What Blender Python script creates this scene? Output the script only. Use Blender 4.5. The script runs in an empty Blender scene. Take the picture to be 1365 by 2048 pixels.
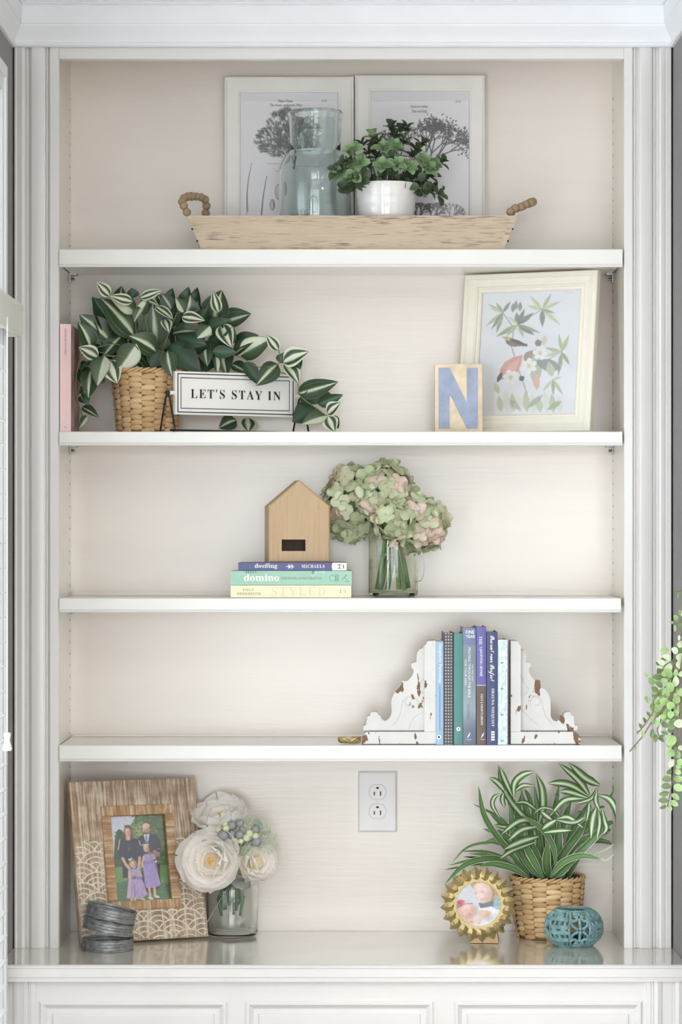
import bpy, bmesh, math, random
import numpy as np
from mathutils import Vector, Matrix, Euler
random.seed(7)
rng = np.random.default_rng(7)
scene = bpy.context.scene
COL = scene.collection
PI = math.pi
V = Vector

# ------------------------------------------------------------------ camera, world, lights, exposure
F, D, CX, CY, ZE = 5781.0, 6.23, 683.0, 1080.0, 1.60      # focal length in px, distance to the bookcase, horizon, eye height
cam = bpy.data.cameras.new('camera')
cam.sensor_fit = 'VERTICAL'; cam.sensor_height = 36.0; cam.lens = F / 2048 * 36
cam.shift_y = (CY - 1024) / 2048
cam.clip_end = 100
camo = bpy.data.objects.new('camera', cam); COL.objects.link(camo)
camo.location = (0, -D, ZE); camo.rotation_euler = (PI / 2, 0, 0)
scene.camera = camo

world = bpy.data.worlds.new('daylight'); scene.world = world; world.use_nodes = True
wb = world.node_tree.nodes['Background']
wb.inputs['Color'].default_value = (0.86, 0.93, 1.0, 1); wb.inputs['Strength'].default_value = 1.6

def area(name, loc, rot, sx, sy, power, col):
    l = bpy.data.lights.new(name, 'AREA'); l.shape = 'RECTANGLE'; l.size = sx; l.size_y = sy
    l.energy = power; l.color = col
    o = bpy.data.objects.new(name, l); COL.objects.link(o); o.location = loc; o.rotation_euler = rot
    return o
# daylight entering through the three windows of the room
area('daylight_near_window', (-1.05, -0.90, 1.50), (0, -PI / 2, 0), 1.9, 1.0, 9, (0.93, 0.97, 1.0))
area('daylight_side_window', (-0.95, -3.60, 1.40), (0, -PI / 2, 0), 2.2, 2.2, 235, (0.96, 0.98, 1.0))
area('daylight_rear_window', (0.55, -7.75, 1.30), (PI / 2, 0, 0), 2.6, 2.3, 88, (0.97, 0.985, 1.0))
# small unseen area light under the ceiling, without a lamp body
area('ceiling_area_light', (1.6, -3.6, 2.78), (0, 0, 0), 0.5, 0.5, 16, (1.0, 0.97, 0.93))

vs = scene.view_settings
scene.display_settings.display_device = 'sRGB'
vs.view_transform = 'Standard'; vs.look = 'None'; vs.gamma = 1.0; vs.use_curve_mapping = False
vs.exposure = 0.50
cy = scene.cycles
cy.use_denoising = True; cy.max_bounces = 20; cy.diffuse_bounces = 12; cy.glossy_bounces = 6
cy.transmission_bounces = 12; cy.transparent_max_bounces = 24
cy.caustics_refractive = True; cy.caustics_reflective = False; cy.sample_clamp_indirect = 6.0; cy.blur_glossy = 0.5

# ------------------------------------------------------------------ small helpers
def S(Y): return (D + Y) / F
def P(px, py, Y): s = S(Y); return V(((px - CX) * s, Y, ZE - (py - CY) * s))
def XF(px): return (px - CX) * S(0)
def ZF(py): return ZE - (py - CY) * S(0)
def lin1(c):
    c = c / 255.0
    return c / 12.92 if c <= 0.04045 else ((c + 0.055) / 1.055) ** 2.4
def lin(c): return (lin1(c[0]), lin1(c[1]), lin1(c[2]), 1.0)
MT_HOLE = (112, 104, 96)
def lerp(a, b, t): return a + (b - a) * t

# ------------------------------------------------------------------ materials
class NT:
    def __init__(s, name):
        s.m = bpy.data.materials.new(name); s.m.use_nodes = True
        s.t = s.m.node_tree; s.b = s.t.nodes['Principled BSDF']; s.out = s.t.nodes['Material Output']
    def n(s, kind, **kw):
        x = s.t.nodes.new('ShaderNode' + kind)
        for k, v in kw.items():
            if k in x.inputs: x.inputs[k].default_value = v
            else: setattr(x, k, v)
        return x
    def l(s, a, b): s.t.links.new(a, b)
    def coord(s, scale=(1, 1, 1), kind='Object', rot=(0, 0, 0)):
        tc = s.n('TexCoord'); mp = s.n('Mapping'); mp.inputs['Scale'].default_value = scale
        mp.inputs['Rotation'].default_value = rot
        s.l(tc.outputs[kind], mp.inputs['Vector']); return mp.outputs['Vector']
    def noise(s, vec, scale, detail=4, rough=0.55):
        x = s.n('TexNoise'); x.inputs['Scale'].default_value = scale; x.inputs['Detail'].default_value = detail
        x.inputs['Roughness'].default_value = rough; s.l(vec, x.inputs['Vector']); return x.outputs['Fac']
    def ramp(s, fac, stops, interp='LINEAR'):
        r = s.n('ValToRGB'); e = r.color_ramp; e.interpolation = interp
        while len(e.elements) < len(stops): e.elements.new(0.5)
        for i, (p, c) in enumerate(stops):
            e.elements[i].position = p; e.elements[i].color = lin(c) if len(c) == 3 else c
        s.l(fac, r.inputs['Fac']); return r.outputs['Color']
    def mix(s, fac, a, b, blend='MIX'):
        x = s.n('Mix'); x.data_type = 'RGBA'; x.blend_type = blend
        if hasattr(fac, 'node'): s.l(fac, x.inputs[0])
        else: x.inputs[0].default_value = fac
        for v, i in ((a, 6), (b, 7)):
            if hasattr(v, 'node'): s.l(v, x.inputs[i])
            else: x.inputs[i].default_value = v
        return x.outputs[2]
    def bump(s, h, strength, dist=0.002):
        x = s.n('Bump'); x.inputs['Strength'].default_value = strength; x.inputs['Distance'].default_value = dist
        s.l(h, x.inputs['Height']); s.l(x.outputs['Normal'], s.b.inputs['Normal'])
    def base(s, c):
        if hasattr(c, 'node'): s.l(c, s.b.inputs['Base Color'])
        else: s.b.inputs['Base Color'].default_value = c
    def set(s, **kw):
        names = dict(rough='Roughness', metal='Metallic', coat='Coat Weight', coatr='Coat Roughness', trans='Transmission Weight', ior='IOR', spec='Specular IOR Level', sss='Subsurface Weight', sheen='Sheen Weight')
        for k, v in kw.items(): s.b.inputs[names[k]].default_value = v

def plain(name, col, rough=0.5, var=0.05, vs_=9, bump=0.0, bs=70, stretch=(1, 1, 1), **kw):
    n = NT(name); vec = n.coord(stretch)
    f = n.noise(vec, vs_)
    a = tuple(max(0, c * (1 - var)) for c in col); b = tuple(min(255, c * (1 + var)) for c in col)
    n.base(n.ramp(f, [(0.3, a), (0.7, b)])); n.set(rough=rough, **kw)
    if bump: n.bump(n.noise(n.coord(stretch), bs, 3), bump)
    return n.m

def wood(name, c1, c2, dark, axis=0, grain=70, rough=0.6, streak=0.62, along=4, bump=0.15):
    n = NT(name); sc = [grain, grain, grain]; sc[axis] = along
    f = n.noise(n.coord(tuple(sc)), 1.0, 6, 0.6)
    sc2 = [grain * 0.25] * 3; sc2[axis] = along * 0.6
    f2 = n.noise(n.coord(tuple(sc2)), 1.0, 3)
    c = n.mix(f2, lin(c1), lin(c2))
    k = n.ramp(f, [(streak, (0, 0, 0, 1)), (streak + 0.1, (1, 1, 1, 1))])
    c = n.mix(0.35, c, n.ramp(f, [(0.3, c1), (0.7, c2)]))
    sep = n.n('SeparateColor'); n.l(k, sep.inputs[0]); ms = n.noise(n.coord(tuple(v * .12 for v in sc)), 1.0, 2)
    mr = n.n('MapRange'); n.l(ms, mr.inputs['Value']); mr.inputs['From Min'].default_value = .38; mr.inputs['From Max'].default_value = .62
    mu = n.n('Math', operation='MULTIPLY'); n.l(sep.outputs[0], mu.inputs[0]); n.l(mr.outputs[0], mu.inputs[1])
    c = n.mix(mu.outputs[0], c, lin(dark))
    n.base(c); n.set(rough=rough); n.bump(f, bump)
    return n.m

def chipped(name, white, brown, thr=0.63, scale=26, stretch=(1, 1, 0.55)):
    n = NT(name); vec = n.coord(stretch)
    f = n.noise(vec, scale, 3, 0.5); big = n.noise(n.coord(), 9, 1)
    mth = n.n('Math', operation='MULTIPLY_ADD'); n.l(big, mth.inputs[0]); mth.inputs[1].default_value = 0.45; n.l(f, mth.inputs[2])
    k = n.ramp(mth.outputs[0], [(thr + 0.22, (0, 0, 0, 1)), (thr + 0.235, (1, 1, 1, 1))])
    sep = n.n('SeparateColor'); n.l(k, sep.inputs[0])
    wcol = n.ramp(n.noise(n.coord(), 14), [(0.3, tuple(c * 0.95 for c in white)), (0.7, white)])
    n.base(n.mix(sep.outputs[0], wcol, n.ramp(f, [(0.4, brown), (0.8, tuple(c * 0.7 for c in brown))])))
    n.set(rough=0.65); n.bump(k, -0.5, 0.001)
    return n.m

def leafmat(name, stops, rough=0.42, lo=0.78, hi=1.15, veins=0.0):
    n = NT(name); tc = n.n('TexCoord'); sx = n.n('SeparateXYZ'); n.l(tc.outputs['UV'], sx.inputs[0])
    vec = n.coord((1, 1, 1), 'UV'); f = n.noise(vec, 5, 3)
    m1 = n.n('Math', operation='MULTIPLY_ADD'); n.l(f, m1.inputs[0]); m1.inputs[1].default_value = 0.06
    n.l(sx.outputs['Y'], m1.inputs[2])
    m2 = n.n('Math', operation='SUBTRACT'); n.l(m1.outputs[0], m2.inputs[0]); m2.inputs[1].default_value = 0.03
    c = n.ramp(m2.outputs[0], stops)
    oi = n.n('ObjectInfo'); mr = n.n('MapRange'); n.l(oi.outputs['Random'], mr.inputs['Value'])
    mr.inputs['To Min'].default_value = lo; mr.inputs['To Max'].default_value = hi
    hs = n.n('HueSaturation'); n.l(c, hs.inputs['Color']); n.l(mr.outputs[0], hs.inputs['Value'])
    n.base(hs.outputs[0]); n.set(rough=rough); return n.m

def randmat(name, cols, rough=0.55):
    """colour that varies from piece to piece"""
    n = NT(name); oi = n.n('ObjectInfo')
    k = len(cols) - 1
    c = n.ramp(oi.outputs['Random'], [(i / k, c) for i, c in enumerate(cols)])
    f = n.noise(n.coord((1, 1, 1)), 1.7)
    hs = n.n('HueSaturation'); n.l(c, hs.inputs['Color'])
    mr = n.n('MapRange'); n.l(f, mr.inputs['Value']); mr.inputs['To Min'].default_value = 0.86; mr.inputs['To Max'].default_value = 1.14
    n.l(mr.outputs[0], hs.inputs['Value']); n.base(hs.outputs[0]); n.set(rough=rough); return n.m

def colattr(name, rough=0.45, coat=0.0):
    n = NT(name); a = n.n('Attribute'); a.attribute_name = 'Col'
    n.base(a.outputs['Color']); n.set(rough=rough, coat=coat); return n.m

def glass(name, col, rough=0.0, ior=1.45):
    n = NT(name); n.base(lin(col)); n.set(rough=rough, trans=1.0, ior=ior); 
    n.bump(n.noise(n.coord(), 18, 2), 0.06, 0.002); return n.m

def petalmat(name, stops, tr=0.42):
    n = NT(name); tc = n.n('TexCoord'); sx = n.n('SeparateXYZ'); n.l(tc.outputs['UV'], sx.inputs[0])
    c = n.ramp(sx.outputs['X'], stops); n.base(c); n.set(rough=.6)
    t = n.n('BsdfTranslucent'); n.l(c, t.inputs[0]); mx = n.n('MixShader'); mx.inputs[0].default_value = tr
    n.l(n.b.outputs[0], mx.inputs[1]); n.l(t.outputs[0], mx.inputs[2]); n.l(mx.outputs[0], n.out.inputs['Surface']); return n.m

def pane(name, tint=(252, 253, 253)):
    n = NT(name); tr = n.n('BsdfTransparent'); tr.inputs[0].default_value = lin(tint)
    gl = n.n('BsdfGlossy'); gl.inputs['Roughness'].default_value = 0.03
    lw = n.n('LayerWeight'); lw.inputs['Blend'].default_value = 0.25
    fr = n.n('Math', operation='MULTIPLY_ADD'); n.l(lw.outputs['Facing'], fr.inputs[0]); fr.inputs[1].default_value = 0.25; fr.inputs[2].default_value = 0.03
    mx = n.n('MixShader'); n.l(fr.outputs[0], mx.inputs[0]); n.l(tr.outputs[0], mx.inputs[1]); n.l(gl.outputs[0], mx.inputs[2])
    n.l(mx.outputs[0], n.out.inputs['Surface']); return n.m

MT = {}
MT['paint'] = plain('cream_gloss_paint', (223, 221, 219), 0.28, 0.012, 5, 0.05, 40, (1, 1, 1), coat=0.25, coatr=0.15)
MT['shelf'] = plain('white_shelf_paint', (228, 227, 223), 0.25, 0.012, 5, 0.05, 40, coat=0.3, coatr=0.12)
MT['back'] = plain('cream_back_panel_paint', (227, 219, 211), 0.22, 0.02, 3, 0.17, 55, (0.14, 1, 1.7), coat=0.45, coatr=0.16)
MT['side'] = plain('cream_side_panel_paint', (219, 214, 203), 0.25, 0.02, 4, 0.1, 34, coat=0.3, coatr=0.2)
MT['counter'] = plain('glossy_counter_paint', (214, 208, 197), 0.12, 0.02, 4, 0.06, 12, coat=0.7, coatr=0.06)
MT['crown'] = plain('white_crown_paint', (232, 234, 238), 0.4, 0.01)
MT['wall'] = plain('grey_wall_paint', (140, 137, 137), 0.8, 0.03, 6, 0.1, 90)
MT['ceiling'] = plain('white_ceiling_paint', (238, 238, 236), 0.9, 0.02)
MT['roomwall'] = plain('pale_grey_wall_paint', (214, 211, 206), 0.85, 0.02)
MT['floor'] = wood('oak_floorboards', (150, 141, 132), (166, 157, 148), (110, 100, 92), 1, 30, 0.4, 0.66)
MT['blind'] = plain('white_blind_slats', (240, 240, 238), 0.4, 0.01)
MT['valance'] = plain('white_blind_valance', (226, 226, 220), 0.45, 0.01)
MT['black'] = plain('black_iron', (26, 24, 24), 0.45, 0.1)
MT['dark'] = plain('dark_hole', (22, 20, 19), 0.8, 0.1)
MT['hole'] = plain('shadowed_pin_hole', MT_HOLE, 0.8, 0.1)
MT['metal'] = plain('grey_steel', (150, 150, 150), 0.35, 0.05, metal=0.9)
MT['page'] = plain('book_pages', (236, 228, 212), 0.85, 0.05, 5, 0.2, 3, (400, 1, 1))
MT['paper'] = plain('lilac_white_paper', (231, 226, 230), 0.7, 0.01)
MT['ink'] = plain('dark_print_ink', (80, 74, 80), 0.7, 0.05)
MT['white'] = plain('white_print_ink', (244, 243, 240), 0.6, 0.01)
MT['plastic'] = plain('white_outlet_plastic', (230, 228, 230), 0.35, 0.01)
MT['pane'] = pane('window_glass')
MT['pictureglass'] = pane('picture_glass')
MT['print'] = colattr('printed_picture', 0.5, 0.0)
MT['photo'] = colattr('glossy_photo_print', 0.25, 0.3)
# ------------------------------------------------------------------ objects and meshes
def wloc(o):
    t = V((0, 0, 0))
    while o is not None: t += o.location; o = o.parent
    return t

def thing(name, label, cat, loc=(0, 0, 0), rotz=0.0, group=None, rot=None):
    o = bpy.data.objects.new(name, None); o.empty_display_size = 0.03; COL.objects.link(o)
    o.location = loc; o.rotation_euler = rot if rot else (0, 0, rotz)
    o['label'] = label; o['category'] = cat
    if group: o['group'] = group
    return o
def tag(o, label=None, cat=None, group=None, kind=None):
    if label: o['label'] = label
    if cat: o['category'] = cat
    if group: o['group'] = group
    if kind: o['kind'] = kind
    return o

class MB:
    def __init__(s): s.v = []; s.f = []; s.uv = []
    def add(s, vs, fs, uv=None):
        k = len(s.v); s.v += [tuple(p) for p in vs]; s.f += [tuple(i + k for i in f) for f in fs]
        s.uv += uv if uv else [(0.5, 0.5)] * len(vs)
        return s
    def box(s, x0, x1, y0, y1, z0, z1):
        x0, x1 = min(x0, x1), max(x0, x1); y0, y1 = min(y0, y1), max(y0, y1); z0, z1 = min(z0, z1), max(z0, z1)
        return s.add([(x, y, z) for x in (x0, x1) for y in (y0, y1) for z in (z0, z1)],
                     [(0, 1, 3, 2), (4, 6, 7, 5), (0, 4, 5, 1), (2, 3, 7, 6), (0, 2, 6, 4), (1, 5, 7, 3)])
    def rbox(s, x0, x1, y0, y1, z0, z1, b=0.003, seg=2):
        bm = bmesh.new(); bmesh.ops.create_cube(bm, size=1.0)
        for q in bm.verts:
            q.co = V((lerp(x0, x1, q.co.x + .5), lerp(y0, y1, q.co.y + .5), lerp(z0, z1, q.co.z + .5)))
        bmesh.ops.bevel(bm, geom=bm.edges[:], offset=b, segments=seg, profile=0.5, affect='EDGES')
        bm.verts.index_update(); bmesh.ops.recalc_face_normals(bm, faces=bm.faces)
        s.add([q.co[:] for q in bm.verts], [[q.index for q in f.verts] for f in bm.faces]); bm.free(); return s
    def tube(s, pts, r, n=8, closed=False, caps=True):
        pts = [V(p) for p in pts]; m = len(pts)
        rr = r if isinstance(r, (list, tuple)) else [r] * m
        ref = None; rings = []
        for i, p in enumerate(pts):
            a = pts[(i - 1) % m] if (closed or i > 0) else p
            b = pts[(i + 1) % m] if (closed or i < m - 1) else p
            t = (b - a)
            t = t.normalized() if t.length > 1e-9 else V((0, 0, 1))
            if ref is None: ref = t.orthogonal()
            u = ref - t * ref.dot(t)
            u = u.normalized() if u.length > 1e-6 else t.orthogonal().normalized()
            ref = u; w = t.cross(u)
            rings.append([p + (u * math.cos(2 * PI * j / n) + w * math.sin(2 * PI * j / n)) * rr[i] for j in range(n)])
        fs = []; vs = [q for ring in rings for q in ring]
        for i in range(m if closed else m - 1):
            for j in range(n):
                a = i * n + j; b = i * n + (j + 1) % n; c = ((i + 1) % m) * n + (j + 1) % n; d = ((i + 1) % m) * n + j
                fs.append((a, b, c, d))
        if caps and not closed:
            fs.append(tuple(range(n))[::-1]); fs.append(tuple((m - 1) * n + j for j in range(n)))
        return s.add(vs, fs)
    def lathe(s, prof, n=40, c=(0, 0, 0), closed=False):
        vs = []; fs = []; m = len(prof)
        for (r, z) in prof:
            for j in range(n):
                a = 2 * PI * j / n; vs.append((c[0] + r * math.cos(a), c[1] + r * math.sin(a), c[2] + z))
        for i in range(m if closed else m - 1):
            for j in range(n):
                i2 = (i + 1) % m
                fs.append((i * n + j, i * n + (j + 1) % n, i2 * n + (j + 1) % n, i2 * n + j))
        return s.add(vs, fs)
    def prism(s, poly, y0, y1, m=None):
        """polygon in x,z extruded along y"""
        k = len(poly)
        if sum(poly[i][0] * poly[(i + 1) % k][1] - poly[(i + 1) % k][0] * poly[i][1] for i in range(k)) < 0: poly = poly[::-1]
        vs = [(x, y0, z) for x, z in poly] + [(x, y1, z) for x, z in poly]
        fs = [tuple(range(k)), tuple(range(2 * k - 1, k - 1, -1))] + [(i, i + k, (i + 1) % k + k, (i + 1) % k) for i in range(k)]
        return s.add(vs, fs)
    def sweep_z(s, prof, z0, z1):
        """profile in x,y extruded along z"""
        k = len(prof); vs = [(x, y, z0) for x, y in prof] + [(x, y, z1) for x, y in prof]
        return s.add(vs, [(i, (i + 1) % k, (i + 1) % k + k, i + k) for i in range(k)] + [tuple(range(k))[::-1], tuple(range(k, 2 * k))])
    def sweep_x(s, prof, x0, x1):
        k = len(prof); vs = [(x0, y, z) for y, z in prof] + [(x1, y, z) for y, z in prof]
        return s.add(vs, [(i, (i + 1) % k, (i + 1) % k + k, i + k) for i in range(k)] + [tuple(range(k))[::-1], tuple(range(k, 2 * k))])
    def sphere(s, c, r, n=12, m=8):
        prof = [(max(1e-5, r * math.sin(PI * i / m)), -r * math.cos(PI * i / m)) for i in range(m + 1)]
        return s.lathe(prof, n, c)
    def xf(s, M):
        s.v = [tuple(M @ V(p)) for p in s.v]; return s
    def mesh(s, name, mat=None, smooth=True, angle=0.65):
        me = bpy.data.meshes.new(name); me.from_pydata(s.v, [], s.f); me.update()
        if mat is not None: me.materials.append(mat)
        if any(u != (0.5, 0.5) for u in s.uv):
            ul = me.uv_layers.new(name='UVMap')
            idx = np.empty(len(me.loops), dtype=np.int32); me.loops.foreach_get('vertex_index', idx)
            ul.data.foreach_set('uv', np.array(s.uv, dtype=np.float32)[idx].ravel())
        bm = bmesh.new(); bm.from_mesh(me); bmesh.ops.recalc_face_normals(bm, faces=bm.faces); bm.to_mesh(me); bm.free()
        if smooth:
            me.polygons.foreach_set('use_smooth', [True] * len(me.polygons)); me.set_sharp_from_angle(angle=angle)
        return me
    def build(s, name, mat, parent=None, smooth=True, world=False, angle=0.65, loc=None, rot=None):
        if world and parent is not None: s.xf(Matrix.Translation(-wloc(parent)))
        o = bpy.data.objects.new(name, s.mesh(name, mat, smooth, angle)); COL.objects.link(o)
        o.parent = parent
        if loc is not None: o.location = loc
        if rot is not None: o.rotation_euler = rot
        return o

def put(name, me, parent, M, world=True):
    o = bpy.data.objects.new(name, me); COL.objects.link(o); o.parent = parent
    o.matrix_basis = (Matrix.Translation(-wloc(parent)) @ M) if (world and parent is not None) else M
    return o
def fmat(base, tip, width, facing, depth=None):
    base = V(base); X = V(tip) - base; L = max(X.length, 1e-6); x = X / L
    f = V(facing); n = f - x * f.dot(x)
    n = n.normalized() if n.length > 1e-5 else x.orthogonal().normalized()
    y = n.cross(x); d = L if depth is None else depth
    return Matrix(((x[0] * L, y[0] * width, n[0] * d, base[0]), (x[1] * L, y[1] * width, n[1] * d, base[1]),
                   (x[2] * L, y[2] * width, n[2] * d, base[2]), (0, 0, 0, 1)))
def structure(mb, name, mat, smooth=False):
    return tag(mb.build(name, mat, None, smooth), kind='structure')

def leafmesh(name, mat, prof, nseg=6, fold=0.12, curl=0.15, across=2, wave=0.0):
    mb = MB(); vs = []; uv = []; fs = []; k = 2 * across + 1
    for i in range(nseg + 1):
        t = i / nseg; w = prof(t)
        for j in range(k):
            v = (j - across) / across
            vs.append((t, v * w * 0.5, fold * abs(v) * w * 0.5 - curl * (t - 0.5) ** 2 * 1.0 + curl * 0.25 * 0 + wave * math.sin(t * 9 + v * 2) * abs(v)))
            uv.append((t, v * 0.5 + 0.5))
    for i in range(nseg):
        for j in range(k - 1):
            a = i * k + j; fs.append((a, a + 1, a + k + 1, a + k))
    mb.add(vs, fs, uv); return mb.mesh(name, mat, True, 3.0)

def catmull(pts, n=12):
    pts = [V(p) for p in pts]
    if len(pts) == 2: return [pts[0].lerp(pts[1], i / n) for i in range(n + 1)]
    q = [pts[0] * 2 - pts[1]] + pts + [pts[-1] * 2 - pts[-2]]; out = []; segs = len(pts) - 1
    for i in range(n + 1):
        u = i / n * segs; k = min(int(u), segs - 1); t = u - k
        a, b, c, d = q[k], q[k + 1], q[k + 2], q[k + 3]
        out.append(0.5 * ((2 * b) + (c - a) * t + (2 * a - 5 * b + 4 * c - d) * t * t + (3 * b - a - 3 * c + d) * t ** 3))
    return out

# ------------------------------------------------------------------ lettering (made once, before the scene grows)
def bold(s):
    o = ''
    for ch in s:
        if 'A' <= ch <= 'Z': o += chr(0x1D400 + ord(ch) - 65)
        elif 'a' <= ch <= 'z': o += chr(0x1D41A + ord(ch) - 97)
        else: o += ch
    return o
def script(s):
    o = ''
    for ch in s:
        if 'A' <= ch <= 'Z': o += chr(0x1D4D0 + ord(ch) - 65)
        elif 'a' <= ch <= 'z': o += chr(0x1D4EA + ord(ch) - 97)
        else: o += ch
    return o
def bital(s):
    o = ''
    for ch in s:
        if 'A' <= ch <= 'Z': o += chr(0x1D468 + ord(ch) - 65)
        elif 'a' <= ch <= 'z': o += chr(0x1D482 + ord(ch) - 97)
        else: o += ch
    return o
TX = {
 'sign': (bold("LET'S STAY IN"), -0.011, 1.25), 'p1a': (bold('Pinus Pinea.'), 0, 1), 'p1b': (bold('The Stone, or Kernel, Pine.'), 0, 1), 'p1c': ('273', 0, 1),
 'p2a': (bold('Quercus rubra.'), 0, 1), 'p2b': (bold('The red Oak.'), 0, 1), 'p2c': ('213', 0, 1), 'p1d': ('1 8 4', 0, 1),
 'pink': ('OUR MICHELSON FAMILY', 0, 1.15), 'dw': (bold('d') + bital('well') + bold('ing'), 0, 1), 'mi': (bold('MICHAELS'), 0, 1.15), 'hh': ('H', 0, 1),
 'do': (bold('domino'), 0.01, 1), 'do2': (bold('THE BOOK of DECORATING'), 0, 1.05), 'em': ('EMILY', 0, 1.25), 'he': ('HENDERSON', 0, 1.25), 'st': (bold('STYLED'), 0, 1.35),
 'si': (bold('Simplicity Parenting'), 0, 1), 'si2': (bital('using the extraordinary power of less to raise calmer, happier and more secure kids'), 0, 1), 'oy1': ('ONE', 0.02, 1), 'oy2': ('YEAR', 0.02, 1),
 'pr1': ('THE ONE YEAR', 0, 1.1), 'pr2': ('PRAYING THROUGH THE BIBLE', 0, 1.05), 'pr3': ('FOR YOUR KIDS', 0, 1.05), 'gu': (bold('GUTHRIE'), 0, 1.1), 'ty': ('TYNDALE', 0, 1.05),
 'li1': (bold('THE'), 0, 1.05), 'li2': (bital('Life') + bold('GIVING HOME'), 0, 1.0), 'cl': (bold('SALLY & SARAH CLARKSON'), 0, 1.05),
 'pp': (script('Present over Perfect'), 0.012, 1), 'sn': (bold('SHAUNA NIEQUIST'), 0, 1.12), 'jar': (script('Mason'), 0.0, 1.05),
 'two': ('2', 0, 1),
}
_tm = {}
def _make_text():
    obs = {}
    for k, (body, off, sp) in TX.items():
        c = bpy.data.curves.new('lettering', 'FONT'); c.body = body; c.size = 1; c.resolution_u = 2; c.offset = off; c.space_character = sp
        o = bpy.data.objects.new('lettering', c); COL.objects.link(o); obs[k] = o
    bpy.context.view_layer.update(); dg = bpy.context.evaluated_depsgraph_get()
    for k, o in obs.items():
        me = o.evaluated_get(dg).to_mesh()
        vs = np.array([v.co[:] for v in me.vertices]).reshape(-1, 3); fs = [tuple(p.vertices) for p in me.polygons]
        lo = vs.min(0); hi = vs.max(0); _tm[k] = ((vs - (lo + hi) / 2) / np.maximum(hi - lo, 1e-6), fs, (hi - lo)[0] / (hi - lo)[1])
    for o in obs.values():
        c = o.data; bpy.data.objects.remove(o); bpy.data.curves.remove(c)
_make_text()
def text(key, parent, mat, center, right, up, w, h, name='lettering', depth=0.0):
    """printed words: w along `right`, h along `up`, in the parent's own space"""
    vs, fs, _ = _tm[key]; c = V(center); r = V(right).normalized() * w; u = V(up).normalized() * h
    mb = MB(); n = V(right).cross(V(up)).normalized()
    mb.add([c + r * p[0] + u * p[1] for p in vs], fs)
    if depth:
        k = len(mb.v); m2 = MB().add([V(p) + n * depth for p in mb.v], mb.f)
        mb.add(m2.v, m2.f)
        ed = {}
        for f in fs:
            for i in range(len(f)): ed[(f[i], f[(i + 1) % len(f)])] = 1
        for (a, b) in ed:
            if (b, a) not in ed: mb.f.append((a, b, b + k, a + k))
    me = bpy.data.meshes.new(name); me.from_pydata(mb.v, [], mb.f); me.update(); me.materials.append(mat)
    o = bpy.data.objects.new(name, me); COL.objects.link(o); o.parent = parent; return o

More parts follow.
